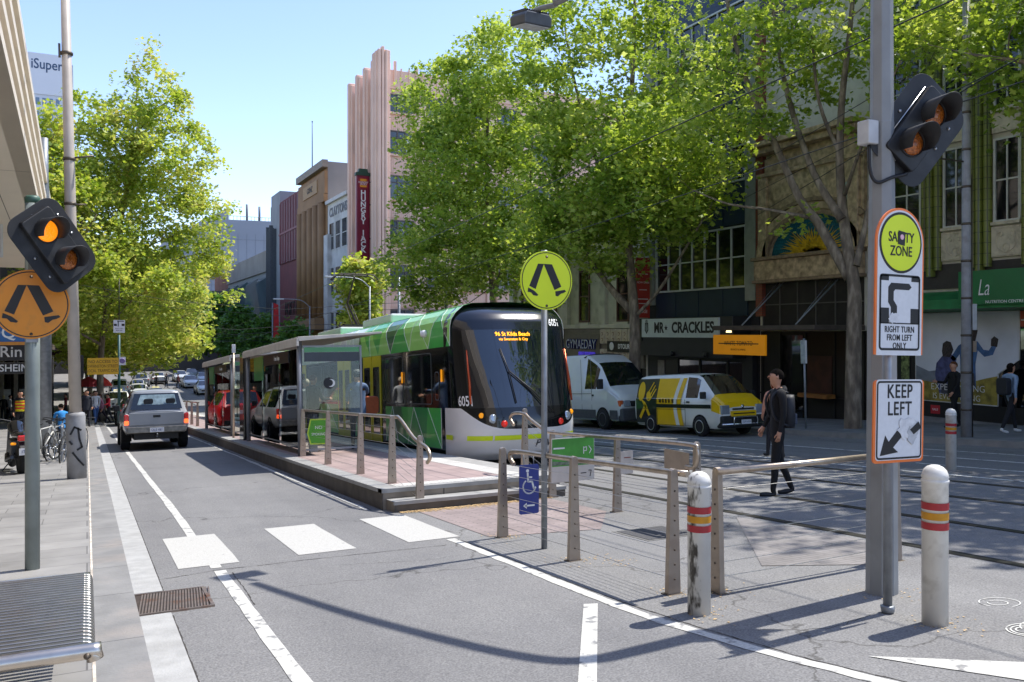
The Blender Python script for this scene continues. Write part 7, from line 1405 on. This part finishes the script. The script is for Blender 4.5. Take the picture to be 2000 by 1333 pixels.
for y in range(37, 66, 4): q.box(-5.09, -4.9, y-.15, y+.15, -4.5, .9)
q.build('shop_pier', mat('pier_cream', '#a39a8c', .7), lb2)
lb3 = thing('corner_shops', 'dark corner shops with maroon canopy beyond the crossing on the left', 'building', (0, 0, 0)); MB().box(-40, -2.2, 68, 149, -6, 12).build('wall', mat('corner_wall', '#5d554e', .7, nscale=.5, namt=.15), lb3); MB().box(-40, -1.2, 66.4, 68, .2, .5).build('canopy', mat('canopy_maroon', '#4a2a26', .6, nscale=1, namt=.2), lb3); MB().box(-2.19, -.8, 68, 149, .1, .4).build('canopy', mat('canopy_maroon', '#4a2a26'), lb3); MB().box(-39, -2.4, 67.9, 67.99, -4.2, .1).build('shopfront', M_shopglass, lb3); MB().box(-2.19, -2.1, 68.3, 149, -4.8, .05).build('shopfront', M_shopglass, lb3); q = MB()
for x in np.arange(-20, -2.5, 2.6): q.box(x-.12, x+.12, 67.75, 67.89, -4.3, .15)
q.build('shop_pier', mat('pier_cream', '#a39a8c', .7), lb3); q = MB()
for x in (-6.4, -4.2): q.box(x, x+1.7, 67.70, 67.88, -2.9, -2.2)
q.build('counter', mat('counter_white', '#c9c9c6', .6), lb3)
def hang(label, y, x0, x1, z0, z1, face, s, tc_, size, sx=1.0, ed=None):
    t = thing('hanging_sign', label, 'sign', (0, y, 0), 0, 'shop signs hung under the left canopies'); MB().box(x0, x1, -.10, .10, z0, z1).build('panel', face, t, .01); text(s, size, tc_, t, ((x0+x1)/2, -.103, (z0+z1)/2), sx=sx, bold=.004)
    if ed: MB().box(x0-.06, x1+.06, -.09, .09, z0-.08, z0-.002).build('edge', ed, t)
    q = MB(); q.tube([(x0+.3, 0, z1), (x0+.3, 0, z1+.5)], .02, 6); q.tube([(x1-.3, 0, z1), (x1-.3, 0, z1+.5)], .02, 6); q.build('hanger', M_blk, t); return t
X = lambda px, y: onY(px, 600, y).x
hang('blue bank sign with white letters and an orange lower edge under the left awning', 24.0, X(-70, 24), X(52, 24), onY(0, 668, 24).z, onY(0, 634, 24).z, mat('bank_blue', '#1d5e9a', .4, nscale=1, namt=.1), 'BOQ', M_wh, .40, 1.0, mat('bank_orange', '#d5892a', .4))
hang('black shop sign with pale rounded letters below the blue bank sign', 27.0, X(-60, 27), X(52, 27), onY(0, 705, 27).z, onY(0, 672, 27).z, mat('sign_black3', '#141012', .4), 'Da Rin', mat('letters_pale', '#cfcac2', .5), .42, 1.0)
hang('black shoe shop sign with thin white capitals lowest of the hanging signs', 29.5, X(-50, 29.5), X(54, 29.5), onY(0, 731, 29.5).z, onY(0, 709, 29.5).z, mat('sign_black3', '#141012', .4), 'FLORSHEIM', M_wh, .30, .95)
isu = thing('office_tower', 'distant white office tower with dark blue lettering at its top', 'building', (0, 262, 0)); MB().box(-32, -5.7, 0, 20, -5, 66).build('wall', mat('tower_white', '#c9d0d8', .6, nscale=.05, namt=.05), isu); MB().box(-32, -5.5, -.3, 20, 66, 77).build('crown', mat('tower_crown', '#d5d9de', .5, nscale=.05, namt=.03), isu); MB().box(-5.49, -3.5, 2, 18, -5, 75.5).build('side_wall', mat('tower_grey', '#8fa0b3', .6), isu); q = MB()
for z in np.arange(2, 65, 3.6): 
    for x in np.arange(-30, -6.5, 1.6): q.box(x, x+.9, -.06, -.002, z, z+1.9)
q.build('window_rows', mat('tower_window', '#6d8296', .2, nscale=.1, namt=.2), isu); text('iSuper', 3.8, mat('tower_letters', '#2f4a6b', .5), isu, (-9.75, -.35, 74.0), sx=.78, bold=.04)
gt2 = thing('grey_tower', 'slim grey tower in front of the lettered tower', 'building', (0, 205, 0)); MB().box(-26, -9.6, 0, 14, -5, 46).build('wall', mat('tower_dark', '#6f7378', .6, nscale=.1, namt=.1), gt2); q = MB()
for z in np.arange(0, 44, 3.2): q.box(-25.8, -9.8, -.05, -.002, z, z+1.5)
q.build('window_rows', M_win, gt2)
# overhead tram wires and their poles
ow = thing('overhead_wires', 'thin black overhead tram wires strung above the tracks', 'wires', (0, 0, 0)); q = MB()
for x in (7.87, 11.0):
    q.tube([(x, y, zg(y)+5.45) for y in (-12, 8, 25, 40, 55, 70, 100, 140)], .009, 4, False); 
for y, zl_, zr in ((46, 6.6, 6.2), (62, 6.4, 6.0), (88, 5.6, 5.2)):
    for dz in (0, .35): q.tube([(-.2, y, zg(y)+zl_+dz), (4, y, zg(y)+5.9+dz), (9.4, y, zg(y)+5.55+dz), (14, y, zg(y)+5.9+dz), (19, y, zg(y)+zr+dz)], .010 if y < 50 else .016, 4, False)
q.tube([onX(1960, 130, 12), onX(1480, 420, 22)], .012, 4, False); q.tube([onX(1990, 115, 12), onX(1420, 405, 22)], .010, 4, False); q.tube([onX(1280, 440, 22.3), onX(1720, 180, 14)], .010, 4, False); q.build('wire', M_blk, ow)
# ================================================================ PEOPLE (one continuous skinned body each; local frame faces -y)
M_skin = mat('skin', '#c08e72', .55, nscale=12, namt=.06); M_skin2 = mat('skin_tan', '#a8775b', .55, nscale=12, namt=.06)
def cloth(n, c): return mat('cloth_'+n, c, .85, nscale=14, namt=.14, bump=.25, bscale=25)
def person(label, x, y, rz, h=1.72, base=0.10, stride=0.0, arm=(0.2, -0.2), elbow=(.25, .25), top='#1b1b1e', legs='#1a1a1f', shoes='#16161a', skin=None, hair='#1d1712', hair_len=0.0, turn=0.0, skirt=False, slim=1.0, fine=False, group=None, lean=0.0, coat=False, tilt_head=0.0, knee=0.0, sleeve_skin=False, leg_skin=False, name='person'):
    """stride: swing of the legs in radians (left forward positive); arm: swing of left and right arm"""
    t = thing(name, label, 'person', (x, y, zg(y)+base), rz, group); s = h/1.75; V = []; E = []; RR = []; tagm = []
    def add(p, r, par, m):
        V.append((p[0]*s*slim if m != 'x' else p[0]*s, p[1]*s, p[2]*s)); RR.append(r*s); tagm.append(m)
        if par is not None: E.append((par, len(V)-1))
        return len(V)-1
    hz = .93; lk = -lean
    pel = add((0, 0, hz), .125, None, 'l'); wst = add((0, .0-lean*.1, 1.08), .12, pel, 't'); chest = add((0, .01-lean*.3, 1.28), .138, wst, 't'); up = add((0, .015-lean*.45, 1.42), .105, chest, 't'); nk = add((0, .004-lean*.5, 1.485), .050, up, 's'); 
    hd0 = add((0, -.026-lean*.55, 1.55), .076, nk, 's'); hd1 = add((0, -.016-lean*.6, 1.63), .110, hd0, 's'); hd2 = add((0, -.005-lean*.62, 1.70), .090, hd1, 's')
    for sd, sg in ((0, 1), (1, -1)):     # sd 0 = left of the person (+x because they face -y)
        sw = stride*sg; kn = knee if sg*stride < 0 else 0
        hip = add((.085*sg, 0, .88), .098, pel, 'l'); kx, ky, kz = .09*sg, -.42*math.sin(sw), .88-.42*math.cos(sw)
        k = add((kx, ky, kz), .062, hip, 'k' if leg_skin else 'l'); sh = sw*.55 if sw > 0 else sw*1.15-kn
        mid = add((.092*sg, ky-.18*math.sin(sh)+.012, kz-.18*math.cos(sh)), .054, k, 'k' if leg_skin else 'l'); ay, az = ky-.40*math.sin(sh), kz-.40*math.cos(sh)
        ank = add((.092*sg, ay, az), .040, mid, 'k' if leg_skin else 'l'); fd = .0 if sw >= 0 else -.35-kn*.5
        heel = add((.094*sg, ay+.035, az-.045), .040, ank, 'h'); ball = add((.10*sg, ay-.115, max(az-.052-.1*math.sin(-fd)*1.0, .025/s)), .038, heel, 'h'); add((.102*sg, ay-.185, max(az-.055-.14*math.sin(-fd), .022/s)), .030, ball, 'h')
        aw = arm[sd]; el = elbow[sd]
        shd = add((.185*sg, .015-lean*.45, 1.405), .062, up, 't'); ex, ey, ez = .225*sg, .015-lean*.4-.27*math.sin(aw), 1.40-.27*math.cos(aw); eb = add((ex, ey, ez), .046, shd, 'a' if sleeve_skin else 't')
        a2 = aw+el; wx, wy, wz = .215*sg, ey-.24*math.sin(a2), ez-.24*math.cos(a2); wr = add((wx, wy, wz), .031, eb, 'a' if sleeve_skin else 't')
        d = np.array([-.10*sg, -math.sin(a2), -math.cos(a2)]); d /= np.linalg.norm(d); pm = add(tuple(np.array((wx, wy, wz))+d*.055), .030, wr, 's'); pm2 = add(tuple(np.array((wx, wy, wz))+d*.085), .026, pm, 's')
        nfw = np.array([0, -math.cos(a2), math.sin(a2)]); inn = np.array([-sg*1.0, 0, 0])
        for f in range(4):
            o = nfw*(.024-.016*f); L = (.040, .045, .042, .033)[f]; p0 = np.array((wx, wy, wz))+d*.098+o; f1 = add(tuple(p0), .0085, pm2, 's'); f2 = add(tuple(p0+d*L*.8+inn*.012), .0078, f1, 's'); add(tuple(p0+d*L*1.15+inn*.034), .0068, f2, 's')
        th0 = add(tuple(np.array((wx, wy, wz))+d*.045+nfw*.032), .0105, pm, 's'); th1 = add(tuple(np.array((wx, wy, wz))+d*.075+nfw*.048+inn*.012), .009, th0, 's'); add(tuple(np.array((wx, wy, wz))+d*.10+nfw*.044+inn*.022), .0075, th1, 's')
    # turn the head
    pv = np.array(V[nk])
    for i in (hd0, hd1, hd2):
        v = np.array(V[i])-pv; c, sn = math.cos(turn), math.sin(turn); V[i] = tuple(pv+np.array([c*v[0]-sn*v[1], sn*v[0]+c*v[1], v[2]]))
    me = bpy.data.meshes.new('body'); me.from_pydata(V, E, []); ob = bpy.data.objects.new('body', me); COL.objects.link(ob); sk = ob.modifiers.new('skin', 'SKIN'); sk.use_smooth_shade = True
    for i, d in enumerate(me.skin_vertices[0].data): d.radius = (RR[i], RR[i]*(.78 if tagm[i] in 'tl' and i < 4 else 1.0)); d.use_root = (i == 0)
    sb_ = ob.modifiers.new('sub', 'SUBSURF'); sb_.levels = 1; sb_.render_levels = 1
    dg = bpy.context.evaluated_depsgraph_get(); m2 = bpy.data.meshes.new_from_object(ob.evaluated_get(dg)); bpy.data.objects.remove(ob); m2.name = 'body'
    sm = skin or M_skin; ms = {'s': sm, 't': cloth(top.strip('#'), top), 'l': cloth(legs.strip('#'), legs), 'h': mat('shoe_'+shoes.strip('#'), shoes, .6, nscale=20, namt=.1), 'a': sm, 'k': sm}; keys = list(ms); m2.materials.clear()
    for kx_ in keys: m2.materials.append(ms[kx_])
    A = np.array([V[a] for a, b in E]); Bv = np.array([V[b] for a, b in E]); tg_ = [tagm[b] for a, b in E]; AB = Bv-A; L2 = (AB**2).sum(1)+1e-9; Rr = np.array([RR[b] for a, b in E])
    for p in m2.polygons:
        c = np.array(p.center); u = np.clip(((c-A)*AB).sum(1)/L2, 0, 1); dd = np.linalg.norm(c-(A+AB*u[:, None]), axis=1)-Rr*.9; j = int(dd.argmin()); k = tg_[j]
        if k == 't' and E[j][0] == pel: k = 't'
        p.material_index = keys.index(k); p.use_smooth = True
    b = bpy.data.objects.new('body', m2); COL.objects.link(b); b.parent = t
    # face and hair
    H = np.array(V[hd1]); Rm = Matrix.Rotation(turn, 4, 'Z'); T = Matrix.Translation(Vector(H)) @ Rm
    hm = MB(); rings = []
    for i in range(9):
        ph = -.42+1.99*i/8-.0; ring = []
        for k in range(18):
            a = 2*PI*k/18; front = -math.sin(a) ; lim = -.50-hair_len*3 if False else None
            z = math.sin(ph); r = math.cos(ph); yb = r*math.sin(a); 
            zz = z*.104
            if yb < -.25: zz = max(zz, .050)                       # hairline above the forehead
            elif abs(math.cos(a)) > .6 and yb < .25: zz = max(zz, -.012)
            ring.append((r*.088*math.cos(a)*s, (r*(.104 if yb > -.2 else .092)*math.sin(a)+.008)*s, (zz+.012)*s))
        rings.append(ring)
    hm.loft(rings, True, 0, True, True, T)
    if hair_len > 0:
        q = [[(.078*s*math.cos(a)*w, (.03+.06*math.sin(a)*w)*s, (.06-hair_len*u)*s) for a in np.linspace(-.5, PI+.5, 10)] for u, w in ((0, 1), (.5, 1.05), (1, .75))]; hm.loft(q, False, 0, True, False, T)
    hm.build('hair', mat('hair_'+hair.strip('#'), hair, .95, nscale=30, namt=.25, spec=.1), t)
    fc = MB(); fc.loft([[(.011*s, -.088*s, .005*s), (-.011*s, -.088*s, .005*s), (0, -.086*s, .03*s)], [(.006*s, -.116*s, -.012*s), (-.006*s, -.116*s, -.012*s), (0, -.112*s, .0)], [(.010*s, -.088*s, -.022*s), (-.010*s, -.088*s, -.022*s), (0, -.088*s, -.018*s)]], True, 0, True, True, T)
    for sg in (-1, 1): fc.lathe([(.001, -.008), (.018, -.006), (.022, .004), (.001, .008)], (sg*.085*s, .012*s, -.002*s), 'x', 8, 0, True, T @ Matrix.Scale(1.0, 4))
    fc.build('nose_and_ears', sm, t)
    ey_ = MB()
    for sg in (-1, 1): ey_.lathe([(.0, -.003), (.006, -.001), (.007, .003)], (sg*.031*s, -.083*s, .018*s), 'y', 8, 0, True, T); ey_.box(sg*.031*s-.012, sg*.031*s+.012, -.084*s, -.078*s, .036*s, .039*s, 0, T)
    ey_.build('eyes_and_brows', M_blk, t); mt = MB(); mt.box(-.022*s, .022*s, -.088*s, -.078*s, -.043*s, -.037*s, 0, T); mt.build('mouth', mat('lip', '#9a5a50', .5), t)
    if skirt:
        k = MB(); k.loft([[(w*math.cos(a)*s, w*.75*math.sin(a)*s, z*s) for a in np.linspace(0, 2*PI, 17)[:-1]] for z, w in ((1.05, .15), (.85, .19), (.62, .23))], False); k.build('skirt', ms['l'], t)
    if coat:
        k = MB(); k.loft([[(w*math.cos(a)*s, (w*.72*math.sin(a)+.0)*s, z*s) for a in np.linspace(0, 2*PI, 17)[:-1]] for z, w in ((1.30, .185), (1.10, .175), (.95, .19), (.80, .195))], False); k.build('jacket', ms['t'], t)
    return t
def bag(par, c, sz, m, name='bag', strap=None):
    x, y, z = c; sx, sy, s2 = sz; o = MB().prism(rrect(-sx, sx, -s2, s2, min(sx, s2)*.45, 4), 'y', -sy, sy, 0, Matrix.Translation(c)).build(name, m, par, .02); return o
# man in black crossing the tracks, seen from his left side, looking away down the street
mp = person('man in black hoodie with a backpack walking across the tram tracks', 8.68, 9.02, R(-117), 1.78, 0.0, stride=.14, arm=(-.02, .12), elbow=(.22, .35), top='#0e0e12', legs='#0c0c0f', shoes='#101013', turn=R(-14), hair='#17120f', fine=True, knee=.25, slim=.98, skin=M_skin)
k = MB(); k.loft([[(.115*w*math.cos(a), .055+.075*w*math.sin(a), 1.425+dz+.03*math.sin(a)) for a in np.linspace(0, 2*PI, 17)[:-1]] for w, dz in ((.75, -.03), (1.0, .0), (1.02, .045), (.72, .085))], True); k.build('hood', cloth('15161b', '#15161b'), mp)
bp_ = MB(); bp_.loft([[(w*x, y, z) for x, y in rrect(-.14, .14, .065, .225, .07, 4)] for w, z in ((.75, .95), (1.0, .99), (1.0, 1.22), (.85, 1.36), (.55, 1.41))], True); bpo = bp_.build('backpack', mat('pack_black', '#1b1d24', .6, nscale=9, namt=.15), mp); q = MB(); q.box(-.09, .09, .215, .255, 1.0, 1.15); q.box(-.012, .012, .195, .235, 1.2, 1.36); q.build('pocket', mat('pack_blue_grey', '#3d4656', .6), bpo, .015)
q = MB()
for sg in (-1, 1): q.tube(bez([(sg*.11, .12, 1.44), (sg*.12, -.03, 1.47), (sg*.125, -.125, 1.32), (sg*.13, -.06, 1.08), (sg*.13, .12, .98)], 4), .017, 6)
q.build('strap', mat('pack_black', '#1b1d24', .6), bpo)
q = MB(); 
so = MB().box(-.01, .01, -.01, .01, 0, .01)
wm = person('woman with reddish brown hair half hidden behind the man in black', 12.63, 13.2, R(160), 1.62, 0.0, stride=.25, top='#c98f76', legs='#2c2a2e', hair='#7a3f26', hair_len=.22)
# people on the platform and at the tram
pm1 = person('man in a denim blue shirt and patterned cap boarding the tram', 5.45, 18.7, R(165), 1.78, PH, stride=.12, arm=(.5, .9), elbow=(.6, .6), top='#5f7596', legs='#22252e', shoes='#15161a', coat=True, hair='#1a1512')
hb = MB(); hb.loft([[(r*math.cos(a), .005+r*1.12*math.sin(a), z) for a in np.linspace(0, 2*PI, 17)[:-1]] for r, z in ((.094, 1.70), (.098, 1.735), (.09, 1.77), (.05, 1.80))], True); hb.build('cap', mat('cap_pattern', '#6d6a6a', .8, nscale=40, namt=.9), pm1)
ob_ = thing('shoulder_bag', 'orange brown shoulder bag carried by the man in denim blue', 'bag', (5.78, 18.75, zg(18.7)+PH)); bag(ob_, (0, 0, .98), (.17, .07, .20), mat('bag_orange', '#a8522a', .7, nscale=6, namt=.15), 'pouch'); MB().tube(bez([(-.15, 0, 1.15), (-.18, -.02, 1.35), (-.20, 0, 1.48)]), .012, 6).build('strap', mat('bag_orange', '#a8522a', .7), ob_)
pm2 = person('person in dark jacket and navy trousers waiting inside the nearer shelter', 4.9, 20.6, R(120), 1.74, PH, arm=(.3, .4), elbow=(1.1, 1.1), top='#16181d', legs='#2c3f63', hair='#5d2f22', coat=True)
pm3 = person('person in pale top waiting deeper inside the nearer shelter', 5.2, 22.6, R(200), 1.66, PH, arm=(.1, .2), top='#a7a9ab', legs='#2a2c33', hair='#b9ad9a', hair_len=.12)
# left pavement
person('blonde woman in a black jacket standing with her back turned at far left', -4.8, 63.5, R(180), 1.66, .1, top='#17171a', legs='#17171b', hair='#d8c48e', hair_len=.2, arm=(.05, -.05), elbow=(.6, .6), shoes='#101012')
hv = person('man in a yellow and red high visibility vest behind the motorbike', -2.35, 38.5, 0, 1.82, .1, top='#1a1a1c', legs='#1b1c22', hair='#14110f', arm=(.1, .15)); q = MB()
q.loft([[(w*math.cos(a), w*.74*math.sin(a)+.005, z) for a in np.linspace(0, 2*PI, 21)[:-1]] for z, w in ((1.00, .165), (1.15, .165), (1.30, .185), (1.42, .165))], False); vo_ = q.build('vest', mat('vest_yellow', '#e2d21c', .6, nscale=6, namt=.08), hv); q = MB()
for z in (1.12, 1.24, 1.36): q.loft([[(w*math.cos(a), w*.74*math.sin(a)+.005, z+d) for a in np.linspace(0, 2*PI, 21)[:-1]] for d, w in ((-.028, .186), (.028, .188))], False)
q.build('vest_band', mat('vest_red', '#d8382c', .5), vo_)
person('man in a dark suit and pale shirt walking towards the camera', -.02, 46.5, R(8), 1.80, .1, stride=.22, top='#2a2d36', legs='#20222b', coat=True, arm=(.25, -.2), hair='#2a1f18')
person('man in a white shirt and blue jeans walking behind the suited man', .42, 50.5, R(20), 1.76, .1, stride=-.3, top='#d3d2d0', legs='#3e5f92', arm=(-.3, .3))
person('woman in pink and dark striped top striding over the crossing', .70, 51.0, R(-80), 1.68, 0, stride=.55, top='#a8727f', legs='#2a2027', hair='#3a2218', hair_len=.15, arm=(-.4, .4), elbow=(.7, .7), lean=.12)
person('person in a bright red top walking over the crossing', 1.10, 53.5, R(-70), 1.70, 0, stride=.35, top='#c01c30', legs='#16161a', hair='#15110f', hair_len=.1, arm=(.4, -.2), elbow=(1.0, .6), lean=.08)
person('person in dark blue coat at the crossing behind the striding woman', .45, 56.5, R(-100), 1.72, 0, stride=-.3, top='#1d2338', legs='#17181d')
bj = person('cyclist in a bright blue jacket crouching behind the bicycles', -.62, 26.5, R(190), 1.35, .1, top='#2f86c9', legs='#1c2a3d', hair='#17130f', arm=(.5, .5), elbow=(.9, .9), lean=.3)
for i, (x, y, c, l) in enumerate(((.9, 60.5, '#202024', 'walker in black directly behind the person in red'), (.2, 58.5, '#58514f', 'walker in a brown coat between the suited man and the striding woman'), (-.2, 70, '#41454f', 'walker in dark grey under the red umbrellas'), (.5, 73, '#9a9590', 'walker in light grey farthest along the left pavement'), (7.0, 104, '#1c1c20', 'walker in black crossing the tracks far down the street'), (8.3, 107, '#33363f', 'walker in slate crossing the tracks far down the street'), (9.4, 105, '#5c2f33', 'walker in dark red crossing the tracks far down the street'), (-1.2, 60, '#7c2f35', 'walker in a maroon top far along the left pavement'), (-.4, 63, '#3c4454', 'walker in a slate jacket far along the left pavement'), (.4, 66, '#c9c4bd', 'walker in a pale top near the yellow sign pole'), (-2.6, 66, '#2b2b2f', 'walker in black far behind the tree trunk'), (-3.4, 58, '#b98a70', 'walker with bare arms by the left shopfronts'), (-4.2, 60, '#d3cfc8', 'person in white seated by the left shopfronts'))):
    person(l, x, y, R(40*i), 1.68, .1, stride=.25, top=c, legs='#1e2026', hair='#2a1d15', group='distant walkers')
# right pavement
person('man in a black suit walking past the trekking poster', 20.95, 15.2, R(-110), 1.78, .13, stride=.25, top='#0f0f12', legs='#0d0d10', arm=(.2, .5), elbow=(.4, 1.2), coat=True, hair='#5d3d28')
dw = person('woman in a pale denim jacket and white trainers at the right edge', 19.6, 12.75, R(80), 1.68, .13, stride=.42, top='#7d93ad', legs='#15161c', shoes='#dcdcda', hair='#1a1410', hair_len=.18, arm=(.25, -.3), elbow=(.4, .4)); bag(dw, (.0, .20, 1.12), (.15, .08, .20), mat('pack_black', '#1b1d24', .6), 'backpack')
person('passer-by in dark clothes in front of the black shopfront beyond the yellow van', 20.9, 31.6, R(0), 1.72, .13, top='#6d3340', legs='#1a1a1e', hair='#1a1512')
mn = thing('mannequin', 'shop mannequin in a striped pale top behind the right window', 'mannequin', (22.05, 13.35, -.35)); q = MB(); q.loft([[(w*math.cos(a), w*.7*math.sin(a), z) for a in np.linspace(0, 2*PI, 15)[:-1]] for z, w in ((.2, .15), (.5, .13), (.8, .18), (.98, .15), (1.05, .05), (1.15, .05))], True); q.build('torso', tiled('stripe_top', '#b9b4aa', '#6d756f', '#8d8d86', 5, .08, .01), mn); MB().lathe([(.001, 1.12), (.07, 1.17), (.09, 1.27), (.07, 1.36), (.001, 1.40)], seg=14).build('head', mat('mannequin_skin', '#a99482', .5), mn); MB().tube([(0, 0, -.6), (0, 0, .25)], .03, 8).build('stand', M_galv, mn)
# ================================================================ SIGNS AND SMALL THINGS DOWN THE LEFT SIDE
na = thing('street_sign', 'yellow three line traffic notice with a speed disc on a teal pole', 'sign', (1.33, 43.5, zg(43.5))); MB().tube([(0, 0, 0), (0, 0, 4.4)], .06, 10).build('pole', mat('pole_teal', '#1d4a4a', .5), na); o = MB().box(-1.32, -.02, -.12, -.09, 2.58, 3.34).build('panel', mat('notice_yellow', '#d6a81a', .45, nscale=3, namt=.06), na)
for i, s in enumerate(('NO ACCESS TO', 'SWANSTON STREET', 'LOCAL TRAFFIC ONLY')): text(s, .19, mat('notice_text', '#5a3f0a', .5, namt=0), o, (-.67, -.123, 3.17-i*.21), sx=.72 if i else .9)
o = MB().box(.0, .28, -.12, -.09, 3.0, 3.38).build('panel', M_wsign, na); rg_ = MB(); rg_.lathe([(.095, -.124), (.125, -.126), (.095, -.128)], (.14, 0, 3.2), 'y', 18); rg_.build('ring', mat('ring_violet', '#7a6a9a', .5), o); text('40', .13, M_blk, o, (.14, -.123, 3.2), sx=.8)
ht = thing('hook_turn_sign', 'white hook turn sign hanging over the lane in front of the left trees', 'sign', (1.32, 43.0, 0)); zc = onY(232, 638, 43).z; M_ = Matrix.Translation((0, 0, zc)); MB().box(-.24, .24, -.02, .02, zc-.29, zc+.29).build('panel', M_wsign, ht); q = MB()
for a, b, c, d in ((-.22, -.10, .02, .12), (.10, .22, .02, .12), (-.08, .2, .22, .26), (-.06, -.02, .0, .24)): q.box(a, b, -.024, -.021, zc+c, zc+d)
q.build('symbol', M_blk, ht); text('RIGHT TURN', .07, M_blk, ht, (0, -.023, zc-.10), sx=.8); text('FROM LEFT', .07, M_blk, ht, (0, -.023, zc-.19), sx=.8); MB().tube([(0, 0, zc+.29), (0, 0, zc+2.2)], .02, 6).build('hanger', M_blk, ht)
tl = thing('traffic_light', 'traffic light showing red beside the sleeved pole', 'traffic light', (-.38, 45, zg(45)+.1)); MB().tube([(0, 0, 0), (0, 0, 3.4)], .06, 10).build('post', M_galv, tl); MB().prism(rrect(-.24, .24, 2.35, 3.45, .08), 'y', -.12, -.10).build('target_board', M_black, tl)
for i, m in enumerate((mat('signal_red', '#ff2a20', .4, namt=0, emit=2.0), mat('signal_off_amber', '#4a3210', .3), mat('signal_off_green', '#123a24', .3))): MB().lathe([(.001, -.16), (.08, -.15), (.1, -.12)], (0, 0, 3.2-i*.3), 'y', 16).build('lamp', m, tl)
for i, (x, y) in enumerate(((.1, 60), (.95, 61))):
    u = thing('umbrella', ['dark red cafe umbrella under the yellow street sign', 'bright red cafe umbrella right of the dark red one'][i], 'umbrella', (x, y, zg(y)+.1)); q = MB(); q.lathe([(1.0 if i == 0 else .55, 2.1), (.55 if i == 0 else .3, 2.45), (.001, 2.7)], seg=8, caps=False, smooth=False); q.build('canopy', mat('umbrella_red_%d' % i, ('#8c1424', '#d23a36')[i], .7), u); MB().tube([(0, 0, 0), (0, 0, 2.65)], .025, 6).build('pole', M_galv, u)
rs = thing('parking_sign', 'leaning thin grey pole with a small parking sign by the right kerb', 'sign', (18.2, 17.8, zg(17.8)+.13), rot=(0, R(-1.6), 0)); MB().tube([(0, 0, -.1), (0, 0, 2.55)], .03, 10).build('pole', M_galv, rs); MB().box(-.015, .0, -.10, .10, 1.85, 2.5).build('panel', M_wsign, rs) ; MB().box(-.17, .03, -.045, -.03, 1.85, 2.5).build('panel', mat('sign_faded', '#a9b0ab', .5, nscale=9, namt=.2), rs)
ul = thing('utility_pole', 'slim pale concrete pole wrapped in bands and cables by the green awning', 'pole', (18.0, 12.75, zg(12.75)+.13)); MB().tube([(0, 0, -.1), (0, 0, 4), (0, 0, 11)], [.115, .10, .075], 14).build('pole', M_conc_p, ul); q = MB()
for z in np.arange(.6, 9, .85): q.lathe([(.11-.003*z, z), (.125-.003*z, z+.01), (.125-.003*z, z+.05), (.11-.003*z, z+.06)], seg=12)
q.tube([(.13, -.03, 0), (.12, -.03, 4)], .018, 6); q.tube([(.16, .02, 0), (.14, .02, 3.2)], .015, 6); q.tube([(.09, -.09, 0), (.08, -.08, 6)], .013, 6); q.tube([(0, 0, 6.3), (-1.3, .2, 6.35)], .02, 6); q.build('band', M_bolt, ul); MB().box(.08, .24, -.10, .04, 2.45, 3.05).build('junction_box', mat('box_pale', '#b9bbbd', .5), ul, .01); MB().box(.10, .2, -.12, -.02, 1.95, 2.2).build('junction_box', mat('box_tan', '#9a8a78', .5), ul, .01)
for x, y in ((10.2, 44), (13.6, 52)): 
    p = thing('wire_pole', ['grey tram wire pole rising behind the tram roof', 'grey tram wire pole farther back behind the tram'][0 if y == 44 else 1], 'pole', (17.9, y, zg(y)+.1)); MB().tube([(0, 0, 0), (0, 0, 8.5)], [.12, .08], 10).build('pole', M_galv, p)
bn2 = thing('street_banner', 'narrow red street banner on a pole in front of the maroon building', 'banner', (17.6, 92, zg(92)+.1)); MB().tube([(0, 0, 0), (0, 0, 9.6)], .07, 8).build('pole', M_galv, bn2); MB().prism([(.1, 4.2), (.75, 4.6), (.6, 9.4), (.1, 9.6)], 'y', -.02, .02).build('flag', mat('banner_scarlet', '#c8262c', .6, nscale=2, namt=.15), bn2)
for i, y in enumerate((58, 76)):
    p = thing('street_lamp', ['grey street lamp with a curved arm before the maroon building', 'grey street lamp farther down the right kerb'][i], 'street lamp', (17.8, y, zg(y)+.1)); MB().tube([(0, 0, 0), (0, 0, 8.6)], [.1, .06], 8).build('pole', M_galv, p); MB().tube(bez([(0, 0, 8.5), (-.8, 0, 9.1), (-2.4, 0, 9.2)]), .04, 6).build('arm', M_galv, p); MB().box(-3.2, -2.3, -.12, .12, 9.12, 9.24).build('lamp_head', mat('lamp_pale', '#c5c8ca', .4), p, .03)
